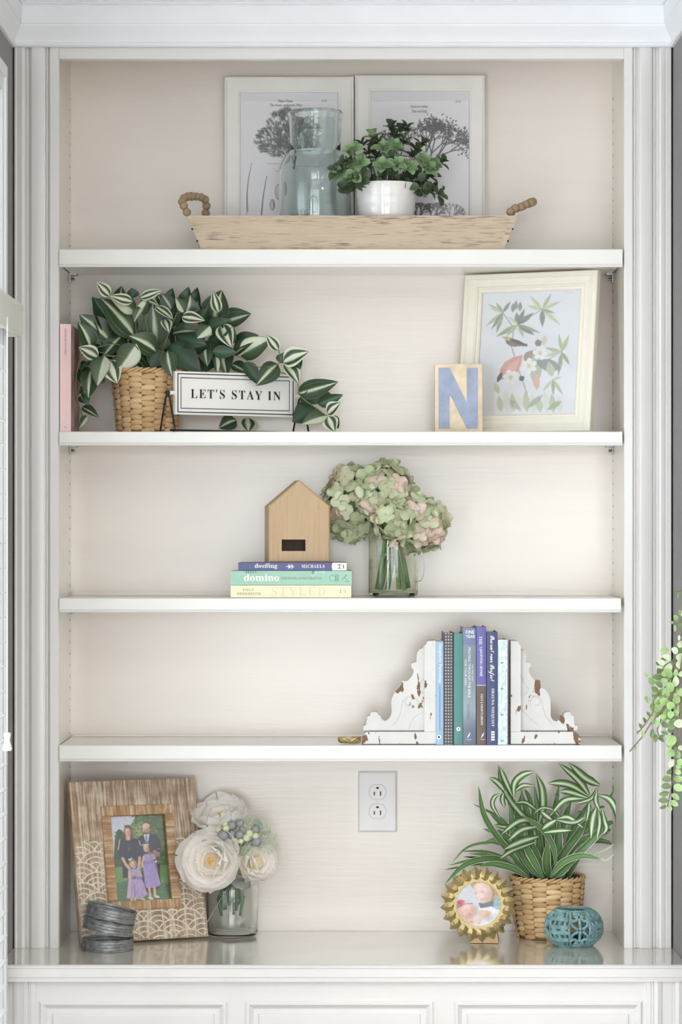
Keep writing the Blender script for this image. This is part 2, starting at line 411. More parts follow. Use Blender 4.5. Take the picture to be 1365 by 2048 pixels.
# ------------------------------------------------------------------ painter for the flat printed pictures
class Cv:
    def __init__(s, w, h, bg):
        s.w, s.h = w, h; s.a = np.ones((h, w, 3)) * (np.array(bg) / 255.0)
        s.Y, s.X = np.mgrid[0:h, 0:w].astype(float); s.map = lambda x, y: (x, y); s.k = 1.0
    def _b(s, x0, x1, y0, y1):
        return slice(max(0, int(y0) - 2), max(0, min(s.h, int(y1) + 3))), slice(max(0, int(x0) - 2), max(0, min(s.w, int(x1) + 3)))
    def _blend(s, sl, m, col, al):
        m = (m * al)[..., None]; s.a[sl] = s.a[sl] * (1 - m) + np.array(col) / 255.0 * m
    def ell(s, x, y, rx, ry, col, rot=0, al=1.0, soft=1.0):
        x, y = s.map(x, y); rx *= s.k; ry *= s.k; r = max(rx, ry); sl = s._b(x - r, x + r, y - r, y + r)
        X = s.X[sl] - x; Y = s.Y[sl] - y; c, n = math.cos(rot), math.sin(rot)
        d = np.sqrt(((X * c + Y * n) / rx) ** 2 + ((-X * n + Y * c) / ry) ** 2)
        s._blend(sl, np.clip((1 - d) * min(rx, ry) / soft + 0.5, 0, 1), col, al)
    def line(s, pts, w, col, al=1.0):
        pts = [s.map(*p) for p in pts]; w *= s.k
        for (a, b) in zip(pts[:-1], pts[1:]):
            sl = s._b(min(a[0], b[0]) - w, max(a[0], b[0]) + w, min(a[1], b[1]) - w, max(a[1], b[1]) + w)
            X = s.X[sl]; Y = s.Y[sl]; dx, dy = b[0] - a[0], b[1] - a[1]; q = dx * dx + dy * dy + 1e-9
            t = np.clip(((X - a[0]) * dx + (Y - a[1]) * dy) / q, 0, 1)
            d = np.hypot(X - a[0] - t * dx, Y - a[1] - t * dy)
            s._blend(sl, np.clip(w / 2 - d + 0.5, 0, 1) * min(1, w + .3), col, al)
    def poly(s, pts, col, al=1.0):
        pts = [s.map(*p) for p in pts]; xs = [p[0] for p in pts]; ys = [p[1] for p in pts]
        sl = s._b(min(xs), max(xs), min(ys), max(ys)); X = s.X[sl]; Y = s.Y[sl]
        ins = np.zeros(X.shape, bool); dm = np.full(X.shape, 1e9)
        for a, b in zip(pts, pts[1:] + pts[:1]):
            dx, dy = b[0] - a[0], b[1] - a[1]; q = dx * dx + dy * dy + 1e-9
            t = np.clip(((X - a[0]) * dx + (Y - a[1]) * dy) / q, 0, 1)
            dm = np.minimum(dm, np.hypot(X - a[0] - t * dx, Y - a[1] - t * dy))
            if abs(dy) > 1e-9: ins ^= ((a[1] > Y) != (b[1] > Y)) & (X < dx * (Y - a[1]) / dy + a[0])
        s._blend(sl, np.clip(np.where(ins, dm, -dm) + 0.5, 0, 1), col, al)
    def leaf(s, x0, y0, x1, y1, w, col, al=1.0, mid=None):
        dx, dy = x1 - x0, y1 - y0; L = math.hypot(dx, dy) + 1e-6; nx, ny = -dy / L * w / 2, dx / L * w / 2
        pr = [(0, 0), (.25, .8), (.5, 1), (.75, .65), (1, 0)]
        s.poly([(x0 + dx * t + nx * k, y0 + dy * t + ny * k) for t, k in pr] + [(x0 + dx * t - nx * k, y0 + dy * t - ny * k) for t, k in pr[::-1][1:-1]], col, al)
        if mid: s.line([(x0, y0), (x1, y1)], w * 0.1 + 0.6, mid, al)
    def shade(s, x, y, r, col, al): s.ell(x, y, r, r, col, 0, al, r * s.k * .9)
    def finish(s, seed, grain=.035, mottle=.10, passes=1):
        R = np.random.default_rng(seed); a = s.a
        lo = R.normal(0, 1, (s.h // 6 + 3, s.w // 6 + 3)); yy = np.linspace(0, lo.shape[0] - 1.01, s.h); xx = np.linspace(0, lo.shape[1] - 1.01, s.w)
        y0 = yy.astype(int); x0 = xx.astype(int); fy = (yy - y0)[:, None]; fx = (xx - x0)[None]
        m = (lo[y0][:, x0] * (1 - fy) * (1 - fx) + lo[y0 + 1][:, x0] * fy * (1 - fx) + lo[y0][:, x0 + 1] * (1 - fy) * fx + lo[y0 + 1][:, x0 + 1] * fy * fx)
        a = a * (1 + mottle * m[..., None] * .5) + R.normal(0, grain, (s.h, s.w, 1))
        for _ in range(passes):
            p = np.pad(a, ((1, 1), (1, 1), (0, 0)), 'edge'); a = (p[:-2, 1:-1] + p[2:, 1:-1] + p[1:-1, :-2] + p[1:-1, 2:] + 4 * p[1:-1, 1:-1]) / 8
        s.a = np.clip(a, 0, 1)
    def mesh(s, name, mat, fn, parent, disc=False):
        """vertex-coloured sheet; fn maps u (right) and v (down) in 0..1 to the parent's space"""
        h, w = s.h, s.w; me = bpy.data.meshes.new(name)
        vs = np.array([fn(i / (w - 1), j / (h - 1)) for j in range(h) for i in range(w)], dtype=np.float32)
        idx = np.arange(h * w).reshape(h, w)
        q = np.stack([idx[1:, :-1], idx[1:, 1:], idx[:-1, 1:], idx[:-1, :-1]], -1).reshape(-1, 4)
        if disc:
            cc = np.stack([(s.X[:-1, :-1] + .5) / (w - 1) - .5, (s.Y[:-1, :-1] + .5) / (h - 1) - .5], -1).reshape(-1, 2)
            q = q[np.hypot(cc[:, 0], cc[:, 1]) < 0.5]
        me.vertices.add(h * w); me.vertices.foreach_set('co', vs.ravel())
        me.loops.add(len(q) * 4); me.loops.foreach_set('vertex_index', q.ravel().astype(np.int32))
        me.polygons.add(len(q)); me.polygons.foreach_set('loop_start', np.arange(0, len(q) * 4, 4, dtype=np.int32))
        me.update(calc_edges=True)
        c = np.clip(s.a, 0, 1).reshape(-1, 3); c = np.where(c <= 0.04045, c / 12.92, ((c + 0.055) / 1.055) ** 2.4)
        at = me.color_attributes.new('Col', 'FLOAT_COLOR', 'POINT')
        at.data.foreach_set('color', np.concatenate([c, np.ones((len(c), 1))], 1).astype(np.float32).ravel())
        me.materials.append(mat); o = bpy.data.objects.new(name, me); COL.objects.link(o); o.parent = parent; return o
# ------------------------------------------------------------------ the room
WL, WR, BACKW = -0.709, 0.717, 0.30         # left wall, chimney breast side, wall behind the bookcase
XR, YF, ZC = 3.6, -7.4, 2.828
def zwall(mb, x0, x1, ya, yb, z0, z1, holes):
    """wall slab along y with rectangular holes (y0,y1,z0,z1)"""
    cur = ya
    for (h0, h1, a, b) in sorted(holes):
        mb.box(x0, x1, cur, h0, z0, z1); mb.box(x0, x1, h0, h1, z0, a); mb.box(x0, x1, h0, h1, b, z1); cur = h1
    mb.box(x0, x1, cur, yb, z0, z1)
W1 = (-1.36, -0.345, 0.45, 2.50); W3 = (-4.7, -2.5, 0.3, 2.45); W2 = (-0.75, 1.85, 0.12, 2.45)
mb = MB(); zwall(mb, WL - 0.14, WL, YF, BACKW, 0, ZC, [W1, W3]); structure(mb, 'wall_left', MT['wall'])
structure(MB().box(WL, XR, BACKW, BACKW + 0.1, 0, ZC), 'wall_back', MT['wall'])
structure(MB().box(WR, 2.3, -0.55, BACKW, 0, ZC), 'wall_right', MT['wall'])
structure(MB().box(XR, XR + 0.1, YF, BACKW, 0, ZC), 'wall_far_right', MT['roomwall'])
mb = MB(); mb.box(WL, W2[0], YF - 0.14, YF, 0, ZC); mb.box(W2[0], W2[1], YF - 0.14, YF, 0, W2[2]); mb.box(W2[0], W2[1], YF - 0.14, YF, W2[3], ZC); mb.box(W2[1], XR, YF - 0.14, YF, 0, ZC)
structure(mb, 'wall_front', MT['roomwall'])
structure(MB().box(WL - .14, XR + .1, YF - .14, BACKW + .1, -0.1, 0), 'floor', MT['floor'])
structure(MB().box(WL - .14, XR + .1, YF - .14, BACKW + .1, ZC, ZC + 0.1), 'ceiling', MT['ceiling'])

# crown moulding: p = reach from the wall, z = height
CR = [(0.0, 95), (0.006, 94), (0.0085, 91), (0.0085, 87), (0.006, 85), (0.006, 81), (0.008, 76), (0.0125, 68), (0.0175, 60), (0.020, 55), (0.0205, 51), (0.0225, 50),
      (0.0240, 15.5), (0.0215, 14.5), (0.0215, 13), (0.027, 12), (0.029, 9), (0.027, 6), (0.0245, 5), (0.027, 3), (0.032, -6), (0.045, -22), (0.065, -38), (0.085, -46), (0.095, -48), (0.095, -60), (0.0, -60)]
def crown(name, path):
    """path: for each corner a function p -> (x,y)"""
    mb = MB(); k = len(CR); vs = []
    for fn in path:
        for p, py in CR: x, y = fn(p); vs.append((x, y, min(ZF(py), ZC - 0.0005)))
    fs = []
    for i in range(len(path) - 1):
        for j in range(k): fs.append((i * k + j, i * k + (j + 1) % k, (i + 1) * k + (j + 1) % k, (i + 1) * k + j))
    fs.append(tuple(range(k))); fs.append(tuple((len(path) - 1) * k + j for j in range(k)))
    mb.add(vs, fs); o = mb.build(name, MT['crown'], None, True, angle=0.3); tag(o, kind='structure')
G = 0.0006
crown('trim_1', [lambda p: (WL + p, -p), lambda p: (WR - p, -p)])
crown('trim_2', [lambda p: (WL + p - G, YF), lambda p: (WL + p - G, -p)])
crown('trim_3', [lambda p: (WR - p + G, -p), lambda p: (WR - p + G, -0.55 - p), lambda p: (2.3 + p, -0.55 - p), lambda p: (2.3 + p, BACKW)])

# ---- window in the left wall (casing, sash, panes) with its blind
def window_y(name, w, x, nx, nz, casing=0.075):
    y0, y1, z0, z1 = w
    o = bpy.data.objects.new(name, None); COL.objects.link(o); o.location = (x, (y0 + y1) / 2, z0); o['kind'] = 'structure'
    c = MB()
    for a, b, t in ((0, .020, .012), (.020, .050, .017), (.050, casing, .021)):     # stepped casing, thicker outside
        c.box(x, x + t, y1 + a, y1 + b, z0, z1 + b); c.box(x, x + t, y0 - b, y0 - a, z0, z1 + b); c.box(x, x + t, y0 - a, y1 + a, z1 + a, z1 + b)
    c.box(x, x + 0.04, y0 - casing - .02, y1 + casing + .0, z0 - 0.03, z0); c.build('casing', MT['crown'], o, False, True)
    s = MB(); xs0, xs1 = x - 0.10, x - 0.06
    s.box(xs0, xs1, y0, y0 + .05, z0, z1); s.box(xs0, xs1, y1 - .05, y1, z0, z1); s.box(xs0, xs1, y0, y1, z0, z0 + .06); s.box(xs0, xs1, y0, y1, z1 - .05, z1)
    zm = (z0 + z1) / 2; s.box(xs0, xs1 + .01, y0, y1, zm - .025, zm + .025)
    for i in range(1, nx): yy = lerp(y0, y1, i / nx); s.box(xs0 + .01, xs1, yy - .011, yy + .011, z0, z1)
    for i in range(1, nz): zz = lerp(z0, z1, i / nz); s.box(xs0 + .01, xs1, y0, y1, zz - .011, zz + .011)
    s.build('sash', MT['crown'], o, False, True)
    MB().box(x - .082, x - .079, y0 + .04, y1 - .04, z0 + .05, z1 - .04).build('pane', MT['pane'], o, False, True)
window_y('window_1', W1, WL, 3, 4)
window_y('window_3', W3, WL, 6, 4)
o = bpy.data.objects.new('window_2', None); COL.objects.link(o); o.location = (0.55, YF, W2[2]); o['kind'] = 'structure'
s = MB(); x0, x1, z0, z1 = W2; ya, yb = YF - .10, YF - .05
nb = 3
for i in range(nb):
    a, b = lerp(x0, x1, i / nb), lerp(x0, x1, (i + 1) / nb)
    s.box(a, a + .06, ya, yb, z0, z1); s.box(b - .06, b, ya, yb, z0, z1); s.box(a, b, ya, yb, z0, z0 + .07); s.box(a, b, ya, yb, z1 - .06, z1); s.box(a, b, ya, yb, 1.40, 1.46)
    s.box((a + b) / 2 - .012, (a + b) / 2 + .012, ya, yb, z0, z1)
    for zz in (0.55, 0.98, 1.93): s.box(a, b, ya, yb, zz - .012, zz + .012)
s.build('sash', MT['crown'], o, False, True)
c = MB()
for a, b in ((x0 - .09, x0), (x1, x1 + .09)): c.box(a, b, YF, YF + .02, z0 - .09, z1 + .09)
c.box(x0, x1, YF, YF + .02, z1, z1 + .09); c.box(x0 - .12, x1 + .12, YF, YF + .05, z0 - .04, z0)
c.build('casing', MT['crown'], o, False, True)
MB().box(x0 + .03, x1 - .03, YF - .077, YF - .074, z0 + .03, z1 - .03).build('pane', MT['pane'], o, False, True)

# blind hanging over the near window
bl = thing('window_blind', 'white slatted window blind with boxed valance at the left edge', 'blind', (WL, -0.85, 2.0))
zt, zb2 = P(50, 608, -0.28).z, P(47, 674, -0.28).z
v = MB(); xv = WL + 0.0545
v.sweep_x([(0, 0), (0, 0)], 0, 0) if False else None
pr = [(xv - .012, zb2), (xv - .004, zb2), (xv - .001, zb2 + .006), (xv - .001, zt - .016), (xv + .001, zt - .012), (xv + .001, zt - .004), (xv - .006, zt), (xv - .012, zt)]
k = len(pr); v.add([(x, -0.28, z) for x, z in pr] + [(x, -1.42, z) for x, z in pr], [(i, (i + 1) % k, (i + 1) % k + k, i + k) for i in range(k)] + [tuple(range(k)), tuple(range(k, 2 * k))])
v.box(WL + .022, xv - .012, -0.29, -0.28, zb2, zt); v.box(WL + .022, xv - .012, -1.42, -1.41, zb2, zt); v.box(WL + .022, xv - .012, -1.41, -.29, zt - .008, zt - .002)
v.build('valance', MT['valance'], bl, False, True)
MB().box(WL - .02, WL + .035, -1.34, -.36, zb2 + .012, zt - .012).build('head_rail', MT['blind'], bl, False, True)
sl = MB(); n = 7; vs = []; th = 0.0022; ang = 0.28
for side in (0, 1):
    for yy in (-1.335, -0.362):
        for i in range(n):
            u = (i / (n - 1) - .5) * 0.050; h = 0.0035 * (1 - (2 * i / (n - 1) - 1) ** 2) + (th if side else 0)
            vs.append((u * math.cos(ang) - h * math.sin(ang), yy, u * math.sin(ang) + h * math.cos(ang)))
fs = []
for q in range(n - 1): fs += [(q, q + 1, n + q + 1, n + q), (2 * n + q, 3 * n + q, 3 * n + q + 1, 2 * n + q + 1), (q, 2 * n + q, 2 * n + q + 1, q + 1), (n + q, n + q + 1, 3 * n + q + 1, 3 * n + q)]
fs += [(0, n, 3 * n, 2 * n), (n - 1, 3 * n - 1, 4 * n - 1, 2 * n - 1)]
me = sl.add(vs, fs).mesh('slat', MT['blind'], True)
zz = zb2 - 0.035; i = 0
while zz > 0.52:
    put('slat', me, bl, Matrix.Translation((WL + 0.008, 0, zz))); zz -= 0.0497
cz = P(15, 1465, -0.56)
MB().tube([V((cz.x, -.56, zb2 + .02)), cz], 0.0014, 6).build('lift_cord', MT['blind'], bl, True, True)
tz = MB().lathe([(0.0005, 0.034), (.006, .034), (.0075, .031), (.006, .022), (.0055, .018), (.009, .006), (.0098, .001), (.008, -.002), (.0005, -.002)], 16)
tz.xf(Matrix.Translation((cz.x, cz.y, cz.z - .034))); tz.build('cord_tassel', MT['blind'], bl, True, True)
MB().tube([V((WL + .001, -.31, ZF(935))), V((WL + .016, -.31, ZF(935)))], .0012, 6).build('cord_hook', MT['blind'], bl, True, True)

# ------------------------------------------------------------------ built-in bookcase
ZT = ZF(1897)                               # counter top height
XL, XRI = XF(118), XF(1250); YB = 0.28; PY = 0.0155
bc = thing('built_in_bookcase', 'tall cream painted built-in bookcase with fluted pilasters above the counter', 'bookcase', (0, 0.1, ZT))
mb = MB(); mb.box(XL - .02, XRI + .02, YB, YB + .015, ZT, 2.74); mb.build('back_panel', MT['back'], bc, False, True)
for a, b in ((XL - .02, XL), (XRI, XRI + .02)):
    MB().box(a, b, PY + .004, YB, ZT, 2.74).build('side_panel', MT['side'], bc, False, True)
MB().box(XL, XRI, PY + .03, YB, 2.70, 2.72).build('top_panel', MT['side'], bc, False, True)
MB().rbox(XL, XRI, 0.0045, 0.03, ZF(118), ZF(80), 0.0015, 1).build('top_rail', MT['paint'], bc, True, True)
PL = [(28, 0), (28, .0095), (31, .0125), (34, .0118), (38, .0125), (44, .0145), (49, .0140), (50.5, .0120), (51, .0030), (53.5, .0030), (54, .0075), (57.5, .0075), (58, .0020), (60.5, .0020), (61, .0115), (64, .0138), (75, .0155), (87, .0140), (90.5, .0118), (91, .0030), (93, .0030), (93.5, .0080), (96, .0080), (96.5, .0025), (98.5, .0025), (99, .0118), (101, .0132), (116, .0132), (118, .0115), (118, 0)]
PRR = [(1250, 0), (1250, .0115), (1252, .0132), (1266.3, .0132), (1266.8, .0040), (1268.8, .0040), (1269.3, .0085), (1273, .0080), (1275, .0020), (1279.6, .0010), (1280, .0115), (1284, .0152), (1298, .0148), (1305.5, .0120), (1306, .0040), (1308, .0040), (1308.5, .0085), (1312, .0080), (1314, .0020), (1319.6, .0010), (1320, .0120), (1324, .0155), (1331, .014), (1332, .0115), (1334, .0115), (1335, .0128), (1344, .012), (1345, .010), (1345, 0)]
for pr in (PL, PRR):
    MB().sweep_z([(XF(a), PY - p) for a, p in pr], ZT, ZF(90)).build('pilaster', MT['paint'], bc, True, True, 0.35)
sh = MB()
for sx, x in ((1, XL), (-1, XRI)):
    for k in range(72):
        z = ZT + 0.09 + k * 0.0254
        if z < 2.60: sh.box(x - .001 * sx, x + .0006 * sx, .252, .2555, z, z + .0045)
tag(sh.build('pin_hole', MT['hole'], bc, False, True), kind='stuff')

# ------------------------------------------------------------------ four adjustable shelves
SH = {}
def shelf(k, ytop, ybot, xr, label, strip):
    zt, zb = ZF(ytop), ZF(ybot); x0, x1 = XL + .0012, XF(xr)
    t = thing('shelf', label, 'shelf', (0, 0.14, zt), 0, 'adjustable bookcase shelves')
    px = 1 / 928.0
    # boards stand clear of the side panels by a hair
    MB().box(x0 + .001, x1 - .001, 0.016, YB - .001, zb + .0085, zt - .0004).build('board', MT['shelf'], t, False, True)
    pr = [(0.016, zt), (0.002, zt), (0.0, zt - .0015), (0.0, zb + 6 * px), (0.0022, zb + 5.2 * px), (0.0022, zb + 4.6 * px), (-0.0015, zb + 3.6 * px), (-0.002, zb + 1.5 * px), (-0.0006, zb), (0.016, zb)]
    MB().sweep_x(pr, x0, x1).build('nosing', MT['shelf'], t, True, True, 0.4)
    if strip: MB().box(x0 + .004, XF(1243) - .0, YB - .008, YB - .001, zt, zt + strip).build('back_strip', MT['back'], t, False, True)
    for sx, x in ((1, XL + .001), (-1, XRI - .001)):
        c = MB(); c.box(x, x + .016 * sx, .232, .262, zb + .0045, zb + .0082); c.box(x, x + .0025 * sx, .238, .256, zb - .012, zb + .0082)
        c.tube([(x + .002 * sx, .247, zb - .004), (x + .010 * sx, .247, zb - .004)], .003, 8)
        c.build('shelf_clip', MT['metal'], t, True, True)
    SH[k] = zt
shelf(1, 498, 534, 1246.5, 'top white shelf carrying the long wooden tray', 0)
shelf(2, 863, 891, 1246, 'second white shelf from the top, under the enamel sign and leafy basket', 0)
shelf(3, 1196, 1225, 1243.5, 'third white shelf from the top, under the stacked books and wooden house', 0.010)
shelf(4, 1490.5, 1523, 1244.5, 'lowest white shelf, carrying the upright books between corbels', 0.005)

# ------------------------------------------------------------------ counter and base cabinets
YC = -0.245
ct = thing('countertop', 'glossy cream countertop running under the bookcase', 'countertop', (0, 0, ZT - .035))
zf = lambda py, Y=YC: P(0, py, Y).z
b = MB(); b.box(WL + .001, WR - .001, YC + .01, BACKW - .003, P(0, 1964, YC).z, ZT - .0003); b.build('board', MT['counter'], ct, False, True)
z2, z3 = zf(1957), zf(1964)
pr = [(YC + .01, ZT), (YC + .004, ZT), (YC, ZT - .003), (YC, ZT - .006), (YC + .003, ZT - .0075), (YC + .003, z2 + .002), (YC + .006, z2), (YC + .006, z2 - .002), (YC + .0035, z2 - .003), (YC + .0035, z3), (YC + .010, z3 - .0005)]
MB().sweep_x(pr, XF(12) + .012, WR - .001).build('edge_moulding', MT['paint'], ct, True, True, 0.35)
YD = YC + 0.022
cb = thing('base_cabinet', 'cream base cabinet with raised panel doors below the counter', 'cabinet', (0, 0, 0))
zc = P(0, 1964, YC).z - .0006
b = MB(); b.box(WL + .002, WR - .002, YD + .02, BACKW - .004, 0.1, zc); b.box(WL + .002, WR - .002, YD + .06, BACKW - .01, 0, .1)
b.build('carcass', MT['paint'], cb, False, True)
sy = S(YD); xd = lambda px: (px - CX) * sy
xe = [(80, 455), (492, 868), (910, 1285)]; ztop = P(0, 2002, YD).z
ff = MB(); ff.box(WL + .002, WR - .002, YD, YD + .02, ztop - .0, zc); ff.box(WL + .002, WR - .002, YD, YD + .02, .1, .16)
edges = [WL + .002] + [v for a, c in xe for v in (xd(a), xd(c))] + [WR - .002]
for i in range(0, 8, 2): ff.box(edges[i], edges[i + 1], YD, YD + .02, .16, ztop)
ff.build('face_frame', MT['paint'], cb, False, True)
for a, c in xe:
    x0, x1 = xd(a), xd(c); z0, z1 = 0.163, ztop
    d = MB(); lv = [(0, YD + .006), (.0, YD - .004), (.003, YD - .006), (.007, YD - .006), (.016, YD + .001), (.026, YD + .001), (.028, YD - .003), (.030, YD - .0035)]
    vs = []
    for e, y in lv: vs += [(x0 + e, y, z0 + e), (x1 - e, y, z0 + e), (x1 - e, y, z1 - e), (x0 + e, y, z1 - e)]
    fs = [(i * 4 + j, i * 4 + (j + 1) % 4, i * 4 + 4 + (j + 1) % 4, i * 4 + 4 + j) for i in range(len(lv) - 1) for j in range(4)]
    fs += [tuple(range(4)), tuple((len(lv) - 1) * 4 + j for j in range(4))]
    dd = d.add(vs, fs).build('door', MT['paint'], cb, False, True)
    kx = x1 - .03 if a != 910 else x0 + .03
    kb = MB().lathe([(.0005, .024), (.010, .023), (.014, .018), (.013, .012), (.006, .008), (.005, 0)], 16); kb.xf(Matrix.Translation((kx, YD - .0035, .5)) @ Matrix.Rotation(PI / 2, 4, 'X'))
    kb.build('knob', MT['metal'], dd, True, True)
for pr0, ofs in (([(28, 0), (28, .004), (33, .006), (42, .006), (43, .001), (47, .001), (48, .006), (57, .007), (58, .001), (62, .001), (63, .006), (72, .006), (72, 0)], 0), ([(1294, 0), (1294, .005), (1302, .006), (1303, .001), (1307, .001), (1309, .010), (1316, .012), (1324, .009), (1325, .004), (1345, .004), (1346, .001), (1349, .001), (1351, .010), (1358, .012), (1366, .01), (1376, .006), (1376, 0)], 0)):
    q = [(xd(a), YD - p) for a, p in pr0]
    q = [(min(max(x, WL + .003), WR - .003), y) for x, y in q]
    MB().sweep_z(q, .1, zc - .0006).build('pilaster', MT['paint'], cb, True, True, .5)

# outlet on the back panel
ol = thing('wall_outlet', 'white double wall outlet with screwed cover plate on the back panel', 'outlet', P(756, 1603, YB) + V((0, -.0, 0)))
so = S(YB); w2, h2 = 39 * so, 61 * so
lv = [(0, 0), (0, -.003), (.0035, -.0065), (.005, -.0068)]; vs = []
for e, y in lv: vs += [(-w2 + e, y, -h2 + e), (w2 - e, y, -h2 + e), (w2 - e, y, h2 - e), (-w2 + e, y, h2 - e)]
fs = [(i * 4 + j, i * 4 + (j + 1) % 4, i * 4 + 4 + (j + 1) % 4, i * 4 + 4 + j) for i in range(3) for j in range(4)] + [(12, 13, 14, 15), (3, 2, 1, 0)]
MB().add(vs, fs).build('cover_plate', MT['plastic'], ol, False)
for dz in (19.5 * so, -19 * so):
    pts = []
    for i in range(40):
        a = 2 * PI * i / 40; x = 16.7 * so * math.cos(a); z = 16.7 * so * math.sin(a); z = max(-14.3 * so, min(14.3 * so, z)); pts.append((x, z + dz))
    r_ = MB().prism(pts, -.0086, -.0066).build('receptacle', MT['plastic'], ol, False)
    g = MB().prism([(x * 1.04, (z - dz) * 1.04 + dz) for x, z in pts], -.0070, -.0069).build('receptacle_gap', plain('outlet_gap_grey', (150, 147, 150), .6) if dz > 0 else bpy.data.materials['outlet_gap_grey'], r_, False)
    for x, w, hh, zz in ((-6.4, 2.2, 7.2, -3), (6, 2.3, 9, -3)):
        MB().box((x - w / 2) * so, (x + w / 2) * so, -.0089, -.0085, dz + (zz - hh / 2) * so, dz + (zz + hh / 2) * so).build('slot', MT['dark'], r_, False)
    MB().prism([(2.7 * so * math.cos(2 * PI * i / 14), dz + 8.7 * so + min(1.4, 2.7 * math.sin(2 * PI * i / 14)) * so) for i in range(14)], -.0089, -.0085).build('ground_hole', MT['dark'], r_, False)
MB().lathe([(.0001, .001), (.0025, .0008), (.003, 0)], 14).xf(Matrix.Translation((0, -.0068, 0)) @ Matrix.Rotation(PI / 2, 4, 'X')).build('screw', MT['plastic'], ol, True)
# ------------------------------------------------------------------ top shelf: two prints, tray, glass jar, potted greenery
MT['frame'] = plain('off_white_frame_paint', (236, 234, 229), 0.45, 0.015)
MT['ceramic'] = plain('white_glazed_ceramic', (238, 237, 236), 0.12, 0.01, coat=0.6, coatr=0.04)
MT['soil'] = plain('dark_moss_filling', (44, 46, 32), 0.95, 0.3, 60, 0.6, 120)

def picture_frame(parent, w, h, steps, mat, open_inset):
    """mitred frame in local x (width), z (up), facing -y. steps: list of (inset, y)"""
    mb = MB(); k = len(steps); vs = []
    for e, y in steps: vs += [(-w / 2 + e, y, e), (w / 2 - e, y, e), (w / 2 - e, y, h - e), (-w / 2 + e, y, h - e)]
    fs = [(i * 4 + j, i * 4 + (j + 1) % 4, i * 4 + 4 + (j + 1) % 4, i * 4 + 4 + j) for i in range(k - 1) for j in range(4)]
    return mb.add(vs, fs).build('frame', mat, parent, False)

def lean_thing(name, label, cat, x, y, z, yaw, lean, group=None):
    return thing(name, label, cat, (x, y, z), 0, group, rot=(-lean, 0, yaw))

INK = (92, 84, 92)
def tree_print(kind, w, h):
    c = Cv(w, h, (249, 244, 248)); R = random.Random(11 + kind)
    def tuft(x, y, ax, ay, ln, n, sp, col=INK):
        a0 = math.atan2(ay, ax)
        for _ in range(n):
            a = a0 + R.uniform(-sp, sp); L = ln * R.uniform(.5, 1.1)
            c.line([(x, y), (x + L * math.cos(a), y + L * math.sin(a))], R.uniform(.6, 1.1), col, R.uniform(.3, .8))
    if kind == 1:                                    # stone pine with cones, needles and kernels
        bx, by = 100, 128
        for ex, ey, rx, ry, n in ((88, 62, 34, 26, 190), (60, 95, 30, 24, 170), (112, 90, 38, 34, 280), (84, 112, 44, 16, 170), (135, 74, 22, 36, 120), (92, 45, 16, 14, 50)):
            for _ in range(n):
                a = R.uniform(0, 2 * PI); r = math.sqrt(R.random()); x = ex + rx * r * math.cos(a); y = ey + ry * r * math.sin(a)
                tuft(x, y, x - bx, (y - by) * 1.0 - 6, 8, 4, .7, (R.randint(70, 120),) * 3)
        for a, b in ((60, 100), (88, 70), (120, 80), (135, 70), (80, 115)): c.line([(bx, by + 6), (a, b)], 1.6, INK, .7)
        c.line([(bx, by), (bx + 2, by + 18)], 5, INK, .9); c.line([(52, 140), (150, 143)], .8, INK, .5)
        for x0, y0, x1, y1, ww in ((22, 140, 14, 235, 3), (52, 165, 42, 285, 4.2), (14, 235, 17, 262, 2)):
            q = [(lerp(x0, x1, t) - 4 * math.sin(PI * t), lerp(y0, y1, t)) for t in np.linspace(0, 1, 12)]
            for i in range(11): c.line(q[i:i + 2], ww * (.3 + .7 * i / 11), INK, .85)
        for x, y, rx, ry in ((63, 222, 5, 11), (75, 196, 7, 15), (145, 225, 9, 18)):
            c.ell(x, y, rx, ry, INK); c.ell(x - .7, y, rx - 1.6, ry - 1.6, (226, 220, 224)); c.line([(x - rx * .3, y - ry * .6), (x - rx * .3, y + ry * .6)], 1, INK, .6); c.line([(x + rx * .4, y - ry * .5), (x + rx * .4, y + ry * .7)], 1.2, INK, .7)
        for _ in range(170):
            a = R.uniform(0, 2 * PI); tuft(115 + 22 * math.cos(a) * R.random(), 262 + 22 * math.sin(a) * R.random(), math.cos(a), -1, 9, 3, .6)
    else:                                            # oak, with bare roots below
        bx, by = 108, 190
        def branch(x, y, a, L, d):
            x2, y2 = x + L * math.cos(a), y + L * math.sin(a)
            c.line([(x, y), (x2, y2)], max(.8, d * .75), (84, 76, 84), .9)
            if d <= 1:
                for _ in range(13):
                    px, py = x2 + R.gauss(0, 7), y2 + R.gauss(0, 7); c.leaf(px, py, px + R.uniform(-5, 5), py + R.uniform(-5, 5), 2.6, (R.randint(62, 110),) * 3, .85)
                return
            for k in range(R.choice((2, 3, 3))): branch(x2, y2, a + R.uniform(-.75, .75), L * R.uniform(.66, .88), d - 1)
        for a in (-2.3, -1.95, -1.57, -1.25, -.85): branch(bx, by - 36, a, 34, 4)
        c.line([(bx, by + 6), (bx, by - 40)], 7, INK, .9)
        def twig(x, y, a, L, d):
            x2, y2 = x + L * math.cos(a), y + L * math.sin(a); c.line([(x, y), (x2, y2)], .7 + d * .35, (112, 104, 112), .85)
            if d:
                for s in (-1, 1, R.choice((-1, 1))): twig(x2, y2, a + s * R.uniform(.2, .6), L * .74, d - 1)
        for x, a in ((40, -1.9), (86, -1.3), (96, -1.75), (110, -1.1), (130, -1.5), (150, -1.2)): twig(x, 268, a, 17, 4)
    return c

